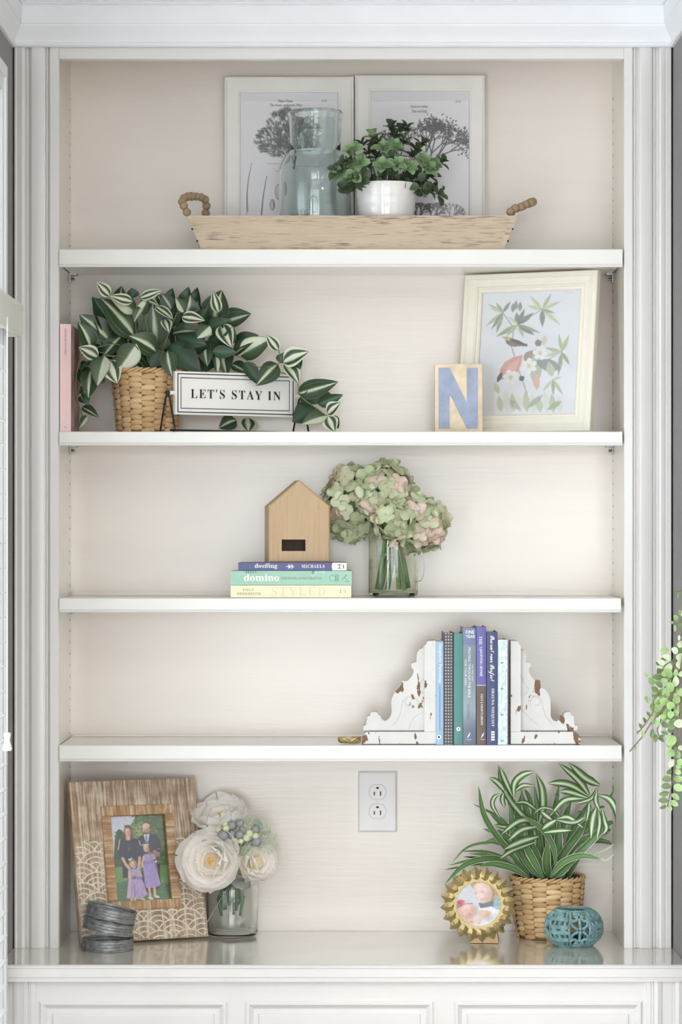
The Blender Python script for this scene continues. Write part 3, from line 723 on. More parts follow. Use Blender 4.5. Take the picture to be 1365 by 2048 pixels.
def tree_frame(kind, px0, px1, ptop, ix0, ix1, iy0, label):
    Yt = 0.262; z0 = SH[1]; s = S(Yt)
    w = (px1 - px0) * s; h = P(0, ptop, Yt).z - z0; cx = ((px0 + px1) / 2 - CX) * s
    t = lean_thing('framed_print', label, 'picture', cx, 0.238, z0 + .0012, 0, math.asin(.016 / h), 'botanical tree prints on the top shelf')
    ins = (ix0 - px0) * s; top = (iy0 - ptop) * s
    st = [(0, .014), (0, .001), (.0012, -.0012), (.0035, -.0016), (.0055, .0005), (.0075, .0018), (ins - .006, .0018), (ins - .0045, .0005), (ins - .002, .001), (ins, .004), (ins, .007)]
    picture_frame(t, w, h, st, MT['frame'], ins)
    MB().box(-w / 2 + .002, w / 2 - .002, .0082, .0135, .002, h - .002).build('backing_board', MT['frame'], t, False)
    iw, ih = w - 2 * ins, h - 2 * ins
    c = tree_print(kind, 193, 300)
    pr = c.mesh('printed_sheet', MT['print'], lambda u, v: (-iw / 2 + u * iw, .0072, h - ins - v * ih), t)
    k = s; rt = (1, 0, 0); up = (0, 0, 1); yy = .0069
    def tx(key, px, py, wpx, hpx): text(key, pr, MT['ink'], ((px - (px0 + px1) / 2) * k, yy, h - (py - ptop) * k), rt, up, wpx * k, hpx * k, 'printed_words')
    if kind == 1:
        tx('p1a', 572, 203, 30, 5.5); tx('p1b', 573, 211.5, 65, 6); tx('p1c', 649, 203, 10, 5); tx('p1d', 556, 344, 10, 3)
    else:
        tx('p2a', 840, 214.5, 35, 6); tx('p2b', 840, 223.5, 31, 6); tx('p2c', 917, 204, 10, 5)
    MB().box(-iw / 2 + .0002, iw / 2 - .0002, .0050, .0054, ins + .0002, h - ins - .0002).build('glass', MT['pictureglass'], t, False)
tree_frame(1, 450, 708.5, 155, 482, 675, 190, 'off-white framed pine tree print leaning behind the glass jar')
tree_frame(2, 711, 970.5, 152, 743, 938, 187, 'off-white framed oak tree print leaning behind the potted greenery')

# ---- tray
MT['tray'] = wood('weathered_tray_wood', (206, 190, 168), (178, 158, 135), (92, 77, 67), 0, 420, 0.75, 0.525, 22, 0.4)
MT['bead'] = wood('turned_bead_wood', (172, 148, 120), (150, 126, 98), (104, 84, 66), 2, 60, 0.6, 0.66, 14, 0.1)
ty0, ty1 = 0.018, 0.224
tr = thing('wooden_tray', 'long weathered wooden tray with bead loop handles on the top shelf', 'tray', (0.03, .12, SH[1] + .0005))
s0 = S(ty0); tz = SH[1] + .0005
zt = P(0, 431, ty0).z; xl0, xr0, xl1, xr1 = P(405, 0, ty0).x, P(1008, 0, ty0).x, P(376, 0, ty0).x, P(1035, 0, ty0).x
tk = .013
def board(y0, y1, name):
    mb = MB(); bm = [(xl0, y0, tz), (xr0, y0, tz), (xr1, y0, zt), (xl1, y0, zt)]; vs = bm + [(x, y1, z) for x, y, z in bm]
    b = .0012
    mb.prism([(xl0, tz), (xr0, tz), (xr1, zt - b), (xr1 - b, zt), (xl1 + b, zt), (xl1, zt - b)], y0, y1)
    return mb.build(name, MT['tray'], tr, False, True)
board(ty0, ty0 + tk, 'front_board'); board(ty1 - tk, ty1, 'back_board')
MB().box(xl0 + .012, xr0 - .012, ty0 + tk, ty1 - tk, tz + .004, tz + .014).build('bottom_board', MT['tray'], tr, False, True)
ends = {}
for sg, xa, xb in ((-1, xl0, xl1), (1, xr0, xr1)):
    d = .011 * -sg; e = -.0015 * -sg
    mb = MB().prism([(xa + e, tz + .001), (xa + d, tz + .001), (xb + d, zt - .002), (xb + e, zt - .002)], ty0 - .0015, ty1 + .0015)
    ends[sg] = mb.build('end_board', MT['tray'], tr, False, True)
    for t in (.25, .6):
        x, z = lerp(xa, xb, t), lerp(tz, zt, t)
        MB().sphere((x - sg * -.0025, ty0 - .002, z), .0022, 8, 6).build('nail', MT['black'], ends[sg], True, True)
beadme = MB().sphere((0, 0, 0), 1, 16, 10).mesh('bead', MT['bead'])
Lp = [(378, 431, .045), (370, 415, .046), (364.5, 402, .062), (372, 394.5, .078), (382, 393, .096), (393, 393, .112), (404, 395, .128), (412, 401, .142), (413.5, 417, .150), (411, 433, .155)]
Rp = [(1021, 431, .050), (1024, 419, .050), (1039, 415.5, .062), (1053, 409, .072), (1065.5, 404, .090), (1067, 404, .110), (1066, 404, .130), (1055, 409, .146), (1041, 415, .156), (1027, 420, .160), (1022, 432, .158)]
for pts in (Lp, Rp):
    w = [P(*p) for p in pts]
    h = MB().tube(catmull(w, 30), .0018, 6).build('bead_handle', MT['bead'], tr, True, True)
    n = 13; cur = catmull(w, 240); L = [0]
    for a, b in zip(cur, cur[1:]): L.append(L[-1] + (b - a).length)
    n = int(round(L[-1] / .0162))
    for i in range(n):
        d = L[-1] * (i + .5) / n; j = next(q for q in range(len(L)) if L[q] >= d)
        r = .0094 * random.uniform(.93, 1.05)
        put('bead', beadme, h, Matrix.Translation(cur[j]) @ Euler((random.uniform(-1, 1), random.uniform(-1, 1), random.uniform(0, 3))).to_matrix().to_4x4() @ Matrix.Scale(r, 4))

# ---- green glass jar
MT['jar'] = glass('aqua_recycled_glass', (242, 249, 248), 0.02)
Yj = 0.121; sj = S(Yj); jz = tz + .0146
jar = thing('glass_jar', 'wide aqua recycled glass jar standing in the wooden tray', 'jar', (P(631, 0, Yj).x, Yj, jz))
zj = lambda py: P(0, py, Yj).z - jz
R_ = 72.5 * sj; rn = 52.5 * sj
out = [(.0005, .001), (R_ * .86, 0), (R_ * .96, .004), (R_, .014), (R_, zj(352)), (R_ * .985, zj(338)), (R_ * .93, zj(324)), (R_ * .84, zj(314)), (rn * 1.06, zj(308)), (rn * .985, zj(303)), (rn * .98, zj(285)), (rn * 1.0, zj(245)), (rn * 1.03, zj(236)), (rn * 1.065, zj(231)), (rn * 1.06, zj(226)), (rn * 1.02, zj(223.5))]
inn = [(rn * .97, zj(224.5)), (rn * .955, zj(232)), (rn * .925, zj(245)), (rn * .90, zj(285)), (rn * .91, zj(303)), (rn * .99, zj(309)), (R_ * .80, zj(318)), (R_ * .885, zj(328)), (R_ * .94, zj(342)), (R_ * .945, zj(354)), (R_ * .945, .022), (R_ * .88, .010), (.0005, .008)]
MB().lathe(out + inn, 64).build('jar_body', MT['jar'], jar, True)

# ---- potted greenery
Yp = 0.104; sp = S(Yp); pz = tz + .0146
pot = thing('potted_greenery', 'small round-leaved green plant in a white ribbed ceramic pot on the tray', 'plant', (P(773, 0, Yp).x, Yp, pz))
zp = lambda py: P(0, py, Yp).z - pz
r0 = 64.5 * sp; rb = 50 * sp
prof = [(.0005, .001), (rb * .96, 0), (rb, .003), (56 * sp, zp(428)), (57 * sp, zp(424)), (57.5 * sp, zp(413)), (58.6 * sp, zp(411)), (58.6 * sp, zp(408)), (58.6 * sp, zp(397)), (59.8 * sp, zp(395)), (60 * sp, zp(392)), (60.5 * sp, zp(378)), (r0 * .985, zp(373)), (r0, zp(371)), (r0 * .99, zp(369)), (r0 * .95, zp(370)), (60 * sp, zp(374)), (58 * sp, zp(388)), (54 * sp, zp(400)), (.0005, zp(401))]
MB().lathe(prof, 56).build('pot', MT['ceramic'], pot, True)
MB().lathe([(.0005, zp(376)), (40 * sp, zp(378)), (59.5 * sp, zp(383))], 32).build('moss', MT['soil'], pot, True)
gs = [(0.0, (96, 120, 84)), (0.08, (168, 190, 150)), (0.16, (122, 154, 106)), (0.5, (136, 166, 116)), (0.84, (122, 154, 106)), (0.92, (168, 190, 150)), (1.0, (96, 120, 84))]
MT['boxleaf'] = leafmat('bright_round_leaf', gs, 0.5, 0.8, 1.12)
MT['boxshade'] = leafmat('shaded_round_leaf', [(p, tuple(int(v * .56) for v in c)) for p, c in gs], 0.5, 0.7, 1.15)  # bright leaf ramp darkened: shade of the inner leaves put into the colour
rl = lambda t: math.sin(PI * min(1, t * .93 + .05)) ** .62 * (1 if t < .99 else .3)
mB = leafmesh('leaf', MT['boxleaf'], rl, 6, .28, .35); mD = leafmesh('leaf', MT['boxshade'], rl, 6, .28, .35)
ros = [(260, 390, 1), (615, 370, 1), (745, 350, 1), (600, 570, 1), (775, 560, 1), (490, 230, 0), (705, 130, 0), (805, 165, 0), (880, 150, 0), (370, 330, 0), (120, 650, 1), (150, 560, 0), (340, 545, 1), (270, 690, 1), (400, 580, 0), (645, 660, 0), (905, 590, 1), (1065, 520, 1), (1000, 380, 0), (1060, 320, 0), (1130, 610, 1), (1190, 560, 1), (1280, 530, 0), (1170, 690, 0), (1000, 690, 0), (1065, 850, 0), (1155, 850, 0), (1255, 905, 0), (470, 740, 0), (350, 750, 0), (240, 770, 0), (760, 740, 0), (880, 720, 0), (560, 300, 0), (1060, 720, 0), (80, 620, 0), (210, 510, 0), (440, 420, 0), (850, 300, 0), (940, 450, 0), (700, 470, 0), (540, 470, 0), (490, 330, 0), (740, 230, 0)]
cen = V((pot.location.x, Yp, pz + zp(385)))
RB0 = random.Random(31)
stems = MB()
for (qx, qy, br) in ros:
    px, py = 660 + qx / 5.6875, 230 + qy / 5.6875
    ex = (px - 772) / 105; ey = (py - 385) / 140
    dep = math.sqrt(max(0.02, 1 - min(.98, ex * ex + ey * ey)))
    y = Yp - .058 * dep * (1.0 if br else .55) + (0 if br else .015)
    if py > 385: y = Yp - .045
    if px < 722: y = min(y, .024)
    c = P(px, py, y); ax = (c - cen).normalized(); ax = (ax + V((0, -.55 if br else -.25, .25))).normalized()
    root = cen + V(((px - 772) * sp * .35, (y - Yp) * .4, -.005))
    stems.tube([root, root.lerp(c, .55) + V((0, 0, .006)), c], [.0012, .001, .0007], 5)
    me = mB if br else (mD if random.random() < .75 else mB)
    u = ax.orthogonal().normalized(); w = ax.cross(u); L0 = .0245 if br else .0240
    for ring, (n, el, f) in enumerate(((4, .25, 1.0), (3, .95, .72)) if br else ((3, .2, 1.0), (2, .8, .85))):
        ph = random.uniform(0, 2 * PI)
        for i in range(n):
            a = ph + 2 * PI * i / n + random.uniform(-.25, .25)
            dr = ((u * math.cos(a) + w * math.sin(a)) * math.cos(el) + ax * math.sin(el)).normalized()
            L = L0 * f * random.uniform(.88, 1.15); b = c - ax * (.004 * (1 - ring)) + dr * .0012
            put('leaf', me, pot, fmat(b, b + dr * L, L * .86, ax * math.cos(el) - dr * .01 + V((0, -.1, .1)), L))
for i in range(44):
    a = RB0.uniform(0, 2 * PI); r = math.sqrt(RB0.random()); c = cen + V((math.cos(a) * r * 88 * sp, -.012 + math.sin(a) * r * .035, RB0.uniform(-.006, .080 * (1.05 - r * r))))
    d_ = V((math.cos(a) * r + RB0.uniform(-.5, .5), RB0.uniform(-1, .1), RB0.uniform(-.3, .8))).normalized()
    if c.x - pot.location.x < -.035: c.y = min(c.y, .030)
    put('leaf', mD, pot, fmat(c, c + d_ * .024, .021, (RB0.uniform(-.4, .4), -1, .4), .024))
stems.build('stems', MT['boxshade'], pot, True, True)
# ------------------------------------------------------------------ second shelf
def book_v(name, label, x0, x1, ytop, z, y0, depth, cover, spine, parent_group, round_=0.0):
    """upright book: local x across, y into the shelf, z up"""
    t = thing(name, label, 'book', ((x0 + x1) / 2, y0, z), 0, parent_group)
    w = x1 - x0; h = ytop - z; b = .0012; hw = w / 2
    cv = MB()
    cv.rbox(-hw, -hw + .0022, 0.002, depth, 0, h, .0005, 1); cv.rbox(hw - .0022, hw, 0.002, depth, 0, h, .0005, 1)
    cv.build('cover', cover, t, False)
    n = 7; pr = []
    for i in range(n):
        u = i / (n - 1) * 2 - 1; pr.append((u * hw, round_ * (u * u) - 0.0))
    pr += [(hw, .004), (-hw, .004)]
    MB().sweep_z(pr, 0, h).build('spine', spine, t, True, angle=.5)
    MB().box(-hw + .0024, hw - .0024, .0042, depth - .003, .002, h - .003).build('pages', MT['page'], t, False)
    return t, w, h

# pink book at the far left
MT['pink'] = plain('pale_pink_book_cloth', (238, 206, 206), .55, .02); MT['pinkedge'] = plain('brown_cover_photo', (150, 122, 114), .5, .35, 25)
pb, w, h = book_v('pink_book', 'pale pink photo book standing against the left side panel', P(120.5, 0, .012).x, P(142.5, 0, .012).x, P(0, 648, .012).z, SH[2] + .0005, .012, .20, MT['pinkedge'], MT['pink'], None)
k = S(.012); text('pink', pb, MT['ink'], (.0003, -.0004, h - 36 * k), (0, 0, -1), (1, 0, 0), 54 * k, 3.2 * k, 'spine_lettering')
text('two', pb, MT['ink'], (0, -.0004, 9 * k), (0, 0, -1), (1, 0, 0), 4 * k, 3 * k, 'spine_mark')

# ---- woven baskets
MT['strand'] = randmat('woven_palm_strands', [(206, 172, 126), (224, 194, 150), (196, 160, 114), (214, 182, 136), (184, 146, 102)], .6)
MT['gap_shade'] = plain('basket_core_gap_shade', (158, 120, 78), .8, .2, 30)  # darker tan core puts the shade of the weave gaps into its colour
MT['liner'] = plain('grey_plastic_liner', (92, 92, 96), .6, .1)
def strand_mesh():
    mb = MB(); nx, na = 7, 5; vs = []; fs = []
    for i in range(nx + 1):
        t = i / nx; u = t - .5
        th = .74 + .26 * math.sin(PI * min(1, max(0, t * 1.25 - .02)))
        bulge = .12 + .88 * math.sin(PI * t) ** .8
        for j in range(na):
            a = PI * j / (na - 1)
            vs.append((u * 1.04, -bulge * math.sin(a) if 0 < j < na - 1 else .12, .5 * th * math.cos(a)))
    for i in range(nx):
        for j in range(na - 1): a = i * na + j; fs.append((a, a + 1, a + na + 1, a + na))
    return mb.add(vs, fs).mesh('strand', MT['strand'], True, 2.5)
STR = strand_mesh()
def basket(parent, rt, rb, h, cols, rows, flare=0.0):
    """woven basket in the parent's space, base at z=0"""
    rad = lambda z: lerp(rb, rt, z / h) + flare * math.sin(PI * z / h)
    core = [(.0005, .001), (rb * .97, 0)] + [(rad(h * i / 10) - .0025, h * i / 10) for i in range(11)] + [(rt - .006, h)] + [(rad(h * (10 - i) / 10) - .006, h * (10 - i) / 10) for i in range(11) if i < 9] + [(.0005, h * .2)]
    b = MB().lathe(core, 48).build('basket', MT['gap_shade'], parent, True)
    rh = (h - .010) / rows
    for r in range(rows):
        z = .003 + rh * (r + .5); R = rad(z); slope = math.atan2(rt - rb, h)
        for c in range(cols):
            a = 2 * PI * c / cols + .1
            L = 2 * PI * R / cols
            sgn = 1 if (r + c) % 2 else -1
            zc_ = z + (rh * .25 if c % 2 else -rh * .25)
            M = Matrix.Translation((R * math.cos(a), R * math.sin(a), zc_)) @ Matrix.Rotation(a + PI / 2, 4, 'Z') @ Matrix.Rotation(-slope, 4, 'X') @ Matrix.Rotation(sgn * .09 + random.uniform(-.04, .04), 4, 'Y')
            put('strand', STR, b, M @ Matrix.Diagonal((L * sgn * random.uniform(.97, 1.03), .0050, rh * 1.16, 1)), False)
    rim = MB(); n = cols * 2
    for i in range(n):
        a0 = 2 * PI * i / n; pts = []
        for q in range(5):
            u = q / 4; a = a0 + u * 2 * PI / n * 1.7
            pts.append(((rt - .001 + .0035 * math.sin(PI * u)) * math.cos(a), (rt - .001 + .0035 * math.sin(PI * u)) * math.sin(a), h - .007 + .010 * u))
        rim.tube(pts, [.0015, .0028, .0032, .0028, .0014], 6)
    rim.build('braided_rim', MT['strand'], b, True)
    return b

Yb = 0.150; sb = S(Yb)
tp = thing('variegated_plant', 'trailing striped-leaf plant in a woven basket behind the enamel sign', 'plant', (P(295, 0, Yb).x, Yb, SH[2] + .0005))
hb = P(0, 742, Yb).z - tp.location.z
basket(tp, 69 * sb, 58 * sb, hb, 16, 11)
MB().lathe([(.0005, hb - .008), (60 * sb, hb - .014)], 24).build('moss', MT['soil'], tp, True)
DK, DK2, CR_, PG = (48, 60, 40), (68, 84, 56), (210, 214, 196), (140, 158, 126)
lm = {
 'd': leafmat('striped_leaf', [(0, (92, 116, 90)), (.04, DK), (.34, DK2), (.40, (150, 174, 140)), (.46, CR_), (.52, (166, 188, 154)), (.55, DK2), (.72, DK), (.80, (74, 108, 72)), (.84, DK), (1, (60, 92, 60))], .38, .8, 1.15),
 'v': leafmat('cream_banded_leaf', [(0, (216, 222, 198)), (.14, (206, 214, 184)), (.17, DK2), (.30, DK), (.36, PG), (.44, CR_), (.60, (214, 222, 196)), (.66, DK2), (.82, DK), (.90, CR_), (1, (186, 204, 166))], .42, .88, 1.12),
 'c': leafmat('half_cream_leaf', [(0, DK), (.2, DK2), (.44, (72, 98, 74)), (.50, PG), (.54, CR_), (.8, (216, 222, 198)), (.95, (196, 210, 176)), (1, DK2)], .42, .88, 1.12),
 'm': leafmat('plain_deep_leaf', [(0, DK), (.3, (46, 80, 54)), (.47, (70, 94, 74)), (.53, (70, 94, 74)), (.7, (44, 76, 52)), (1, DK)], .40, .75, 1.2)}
lance = lambda t: max(.02, (math.sin(PI * min(1, t ** .82)) ** .8) * (1 - .25 * t))
LM = {k: [leafmesh('leaf', m, lance, 8, f, c_, 3, wv) for f, c_, wv in ((.22, .25, .0), (.34, .42, .012), (.12, .15, .018))] for k, m in lm.items()}
LA = [(490, 140, 380, 28, 75, 'v'), (715, 500, 435, 185, 185, 'd'), (560, 480, 360, 180, 165, 'm'), (690, 190, 505, 145, 70, 'v'), (690, 160, 680, 78, 80, 'm'), (750, 160, 925, 95, 60, 'v'), (770, 170, 905, 215, 50, 'v'), (720, 280, 515, 160, 110, 'c'), (760, 230, 700, 350, 60, 'c'), (880, 600, 860, 235, 190, 'd'), (760, 300, 815, 180, 80, 'c'), (1030, 260, 945, 130, 95, 'd'), (885, 225, 1030, 330, 75, 'v'), (965, 340, 1005, 445, 70, 'v'), (1145, 280, 1075, 165, 80, 'c'), (1160, 290, 1195, 148, 110, 'd'), (1115, 320, 1300, 350, 80, 'v'), (1030, 460, 1240, 440, 95, 'd'), (1060, 490, 1310, 560, 115, 'm'), (905, 625, 685, 500, 150, 'd'), (720, 560, 565, 790, 150, 'c'), (600, 480, 440, 660, 115, 'd'), (470, 540, 220, 325, 160, 'd'), (260, 620, 155, 390, 120, 'd'), (410, 610, 190, 600, 95, 'm'), (380, 680, 222, 598, 95, 'v'), (430, 660, 375, 900, 125, 'c'), (470, 700, 545, 890, 125, 'v'), (930, 620, 850, 745, 150, 'm'), (990, 620, 1035, 840, 105, 'd'), (1000, 560, 1260, 780, 175, 'm'), (1080, 690, 1165, 790, 95, 'm'), (715, 750, 698, 850, 85, 'c'), (215, 720, 160, 790, 60, 'm'), (170, 760, 215, 950, 70, 'm'), (270, 750, 275, 940, 80, 'm'), (320, 780, 300, 1010, 120, 'd'), (245, 920, 290, 1090, 60, 'm'), (240, 940, 190, 1010, 40, 'c'), (190, 1020, 235, 1080, 55, 'c'), (235, 1110, 375, 1195, 60, 'd'), (250, 1190, 185, 1295, 45, 'c'), (560, 680, 450, 760, 120, 'm'), (640, 600, 520, 560, 120, 'm'), (1365, 400, 1265, 500, 95, 'c'), (830, 700, 680, 720, 130, 'm'), (1010, 700, 900, 760, 130, 'm'), (760, 640, 640, 700, 130, 'm'), (1150, 560, 1230, 690, 120, 'm'), (900, 480, 1000, 300, 130, 'm'), (600, 520, 520, 330, 150, 'm'), (350, 820, 430, 900, 80, 'm')]
LB = [(110, 460, 195, 170, 190, 'd'), (180, 355, 130, 170, 75, 'v'), (170, 450, 455, 368, 150, 'd'), (200, 460, 290, 655, 120, 'v'), (180, 540, 382, 618, 80, 'm'), (120, 470, 0, 585, 110, 'c'), (40, 570, 70, 830, 125, 'd'), (150, 570, 190, 800, 150, 'm'), (200, 650, 250, 910, 150, 'd'), (150, 750, 165, 915, 50, 'c'), (300, 830, 445, 911, 90, 'd'), (375, 760, 645, 610, 150, 'c'), (745, 710, 640, 575, 80, 'v'), (430, 815, 550, 1015, 95, 'm'), (740, 830, 555, 1020, 135, 'd'), (780, 820, 1000, 725, 140, 'v'), (760, 830, 790, 740, 80, 'm'), (800, 830, 930, 1000, 115, 'v'), (900, 780, 945, 870, 80, 'm'), (60, 880, 0, 820, 110, 'm'), (20, 700, 140, 860, 120, 'm'), (80, 760, 60, 900, 110, 'm')]
LC = [(165, 540, 1015, 295, 310, 'd'), (620, 790, 560, 400, 500, 'm'), (640, 790, 1160, 585, 200, 'm'), (600, 850, 110, 1140, 420, 'm'), (830, 1010, 330, 1195, 250, 'c'), (850, 1000, 1120, 760, 250, 'v'), (870, 1050, 1010, 1390, 260, 'v'), (940, 1050, 1100, 1300, 180, 'm')]
LD = [(850, 680, 778, 715, 55, 'd'), (900, 672, 905, 732, 62, 'v')]
RB = random.Random(3)
def lput(q, ox, oy, sc, yf):
    bx, by, tx_, ty_, w, k = q; px, py = ox + bx / sc, oy + by / sc; qx, qy = ox + tx_ / sc, oy + ty_ / sc
    ln = math.hypot(qx - px, qy - py); y = yf(px, py, qx, qy, k)
    qy = min(qy, 860.5)
    b = P(px, py, y + .008); t = P(qx, qy, y - RB.uniform(-.004, .014))
    W = w / sc * S(y) * 1.62; t = b + (t - b) * 1.10
    sh_ = max(0, -.574 - min(b.x, t.x)); b.x += sh_; t.x += sh_
    f = V((RB.uniform(-.45, .45), -1, RB.uniform(-.05, .6)))
    put('leaf', RB.choice(LM[k]), tp, fmat(b, t, W, f, (t - b).length))
def yA(px, py, qx, qy, k):
    y = {'m': .150, 'd': .115, 'c': .095, 'v': .085}[k] + RB.uniform(-.012, .012)
    if py > 735 and px < 235: y = .095 + RB.uniform(-.01, .02)
    if (px, py) == (110 + 990 / 4.4032, 560 + 620 / 4.4032): y = .07
    return y
for q in LA: lput(q, 110, 560, 4.4032, yA)
def yBf(px, py, qx, qy, k):
    if px > 480 and qy > 700: return .105 + RB.uniform(-.01, .01)
    return ({'m': .185, 'd': .165, 'c': .14, 'v': .125}[k] if py < 740 else .20) + RB.uniform(-.01, .01)
for q in LB: lput(q, 400, 550, 4.7069, yBf)
for q in LC: lput(q, 580, 740, 11.375, lambda px, py, qx, qy, k: {'m': .135, 'd': .125, 'c': .12, 'v': .115}[k])
for q in LD: lput(q, 100, 540, 2.275, lambda *a: .20)
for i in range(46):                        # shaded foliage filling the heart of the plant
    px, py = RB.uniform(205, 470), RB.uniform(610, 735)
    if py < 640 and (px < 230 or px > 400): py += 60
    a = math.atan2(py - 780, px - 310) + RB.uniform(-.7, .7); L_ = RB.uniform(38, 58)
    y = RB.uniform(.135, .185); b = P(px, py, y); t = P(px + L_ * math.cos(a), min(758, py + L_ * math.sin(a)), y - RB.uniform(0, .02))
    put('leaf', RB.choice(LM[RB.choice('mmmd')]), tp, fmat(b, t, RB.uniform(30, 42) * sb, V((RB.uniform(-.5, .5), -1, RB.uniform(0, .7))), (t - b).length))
st = MB()
cb_ = P(295, 740, Yb)
for path in ([(300, 740, .15), (275, 690, .13), (268, 620, .11), (225, 590, .09)], [(300, 745, .15), (300, 690, .12), (285, 610, .10), (282, 590, .09)], [(310, 745, .15), (330, 690, .13), (345, 650, .11), (358, 625, .10), (390, 635, .1)], [(320, 745, .15), (375, 700, .17), (430, 650, .15), (436, 625, .13)], [(330, 745, .16), (400, 715, .18), (470, 710, .14), (520, 735, .11), (560, 725, .105), (558, 700, .11)], [(520, 735, .11), (590, 755, .115), (600, 790, .125), (632, 815, .125), (655, 832, .118)], [(280, 745, .14), (220, 710, .12), (170, 705, .10), (155, 740, .09), (152, 780, .09), (160, 815, .09), (168, 835, .09)], [(280, 745, .14), (250, 715, .09), (205, 712, .085)], [(300, 745, .14), (240, 690, .12), (175, 700, .11)]):
    st.tube(catmull([P(*p) for p in path], 14), .0013, 5)
st.build('stems', plain('olive_stems', (112, 118, 70), .6), tp, True, True)

# ---- enamel sign on its iron stand
MT['enamel'] = plain('white_enamel', (236, 235, 232), .22, .01, coat=.4, coatr=.06)
yaw = math.atan2(.150, .262); y0s, y1s = .035, .185
pc = P(471, 789, .11)
sg = thing('enamel_sign', 'white enamel sign with black lettering on a black wire stand', 'sign', (pc.x, .11, SH[2] + .0005), yaw)
zc_ = pc.z - sg.location.z; Ls = .2965 / 2; Hs = .0470
def slab(name, mat, lv):
    vs = []
    for e, y in lv: vs += [(-Ls + e, y, zc_ - Hs + e), (Ls - e, y, zc_ - Hs + e), (Ls - e, y, zc_ + Hs - e), (-Ls + e, y, zc_ + Hs - e)]
    k = len(lv); fs = [(i * 4 + j, i * 4 + (j + 1) % 4, i * 4 + 4 + (j + 1) % 4, i * 4 + 4 + j) for i in range(k - 1) for j in range(4)] + [tuple((k - 1) * 4 + j for j in range(4)), (0, 1, 2, 3)]
    return MB().add(vs, fs).build(name, mat, sg, False)
pl = slab('sign_plate', MT['enamel'], [(.0, .006), (0, -.004), (.001, -.005), (.012, -.005), (.0135, -.0028), (.015, -.0022)])
for e in (.0055, .0135):
    pts = [(-Ls + e, zc_ - Hs + e), (Ls - e, zc_ - Hs + e), (Ls - e, zc_ + Hs - e), (-Ls + e, zc_ + Hs - e)]
    fr = MB(); y = -.0052 if e < .01 else -.0030; t = .0011
    for (a, b) in zip(pts, pts[1:] + pts[:1]):
        fr.box(a[0] - t, b[0] + t, y - .0004, y, a[1] - t, b[1] + t) if a[0] < b[0] or a[1] < b[1] else fr.box(b[0] - t, a[0] + t, y - .0004, y, b[1] - t, a[1] + t)
    fr.build('black_border', MT['black'], pl, False)
text('sign', pl, MT['black'], (.001, -.0023, zc_ - .0005), (1, 0, 0), (0, 0, 1), .222, .0205, 'lettering', .0012)
std = MB()
for sx in (-1, 1):
    x = sx * (Ls + .0165)
    for sy_ in (-1, 1):
        std.tube([(x, 0, zc_ + .001), (x, sy_ * .010, zc_ - .012), (x, sy_ * .034, .010), (x, sy_ * .036, .0022)], .0021, 8)
    std.sphere((x, 0, zc_), .0055, 12, 8)
std.tube(catmull([(-Ls - .0165, -.036, .0024), (-Ls - .004, -.036, .0024), (Ls + .004, -.036, .0024), (Ls + .0165, -.036, .0024)], 12), .0021, 8)
std.build('wire_stand', MT['black'], sg, True)
for sx in (-1, 1):
    MB().tube([(sx * Ls * .99, .001, zc_), (sx * (Ls + .013), 0, zc_)], .0048, 12).build('pivot_sleeve', MT['enamel'], sg, True)

# ---- letter block
MT['tan'] = plain('worn_birch_block', (226, 208, 180), .65, .07, 30, .1, 120); MT['blue'] = plain('faded_blue_paint', (154, 165, 188), .6, .07, 35, .1, 90)
Yn = 0.085; sn = S(Yn); nb = thing('letter_block', 'birch block with a raised blue letter N beside the framed bird print', 'block', (P(918.5, 0, Yn).x, Yn, SH[2] + .0005), 0, None)
hN = P(0, 727.5, Yn).z - nb.location.z; wN = 95.5 * sn
MB().rbox(-wN / 2, wN / 2, 0, .032, 0, hN, .0018, 2).build('block_body', MT['tan'], nb, True)
a, b_ = -wN / 2 + 7.5 * sn, wN / 2 - 9.5 * sn; z0, z1 = 8 * sn, hN - 8 * sn; wl = 22 * sn
MB().prism([(a, z0), (a + wl, z0), (a + wl, z1 - 52 * sn), (b_ - wl, z0), (b_, z0), (b_, z1), (b_ - wl, z1), (b_ - wl, z0 + 52 * sn), (a + wl, z1), (a, z1)], -.0012, .0006).build('letter', MT['blue'], nb, False)

# ---- framed bird print
MT['cream_frame'] = wood('distressed_cream_frame', (238, 234, 222), (232, 227, 212), (208, 190, 156), 2, 60, .5, .70, 3, .1)
Yl, Yr = 0.190, 0.062
pl_, pr_ = P(913, 862, Yl), P(1181, 862, Yr)
wB = math.hypot(pr_.x - pl_.x, Yr - Yl); yawB = math.atan2(Yr - Yl, pr_.x - pl_.x); lean = 0.15
mid = (pl_ + pr_) / 2
bf = lean_thing('framed_bird_print', 'cream distressed frame with a bird and white flower print', 'picture', mid.x, mid.y, SH[2] + .0036, yawB, lean)
hB = (P(0, 546, .155).z - SH[2]) / math.cos(lean)
ins = .041
st_ = [(0, .020), (0, .002), (.0015, 0), (.009, 0), (.0105, .002), (.013, .0005), (.020, .003), (.028, .004), (.030, .002), (.033, .002), (.0345, .006), (.038, .006), (ins, .009), (ins, .013)]
picture_frame(bf, wB, hB, st_, MT['cream_frame'], ins)
MB().box(-wB / 2 + .003, wB / 2 - .003, .0142, .019, .003, hB - .003).build('backing_board', MT['tan'], bf, False)
iw, ih = wB - 2 * ins, hB - 2 * ins
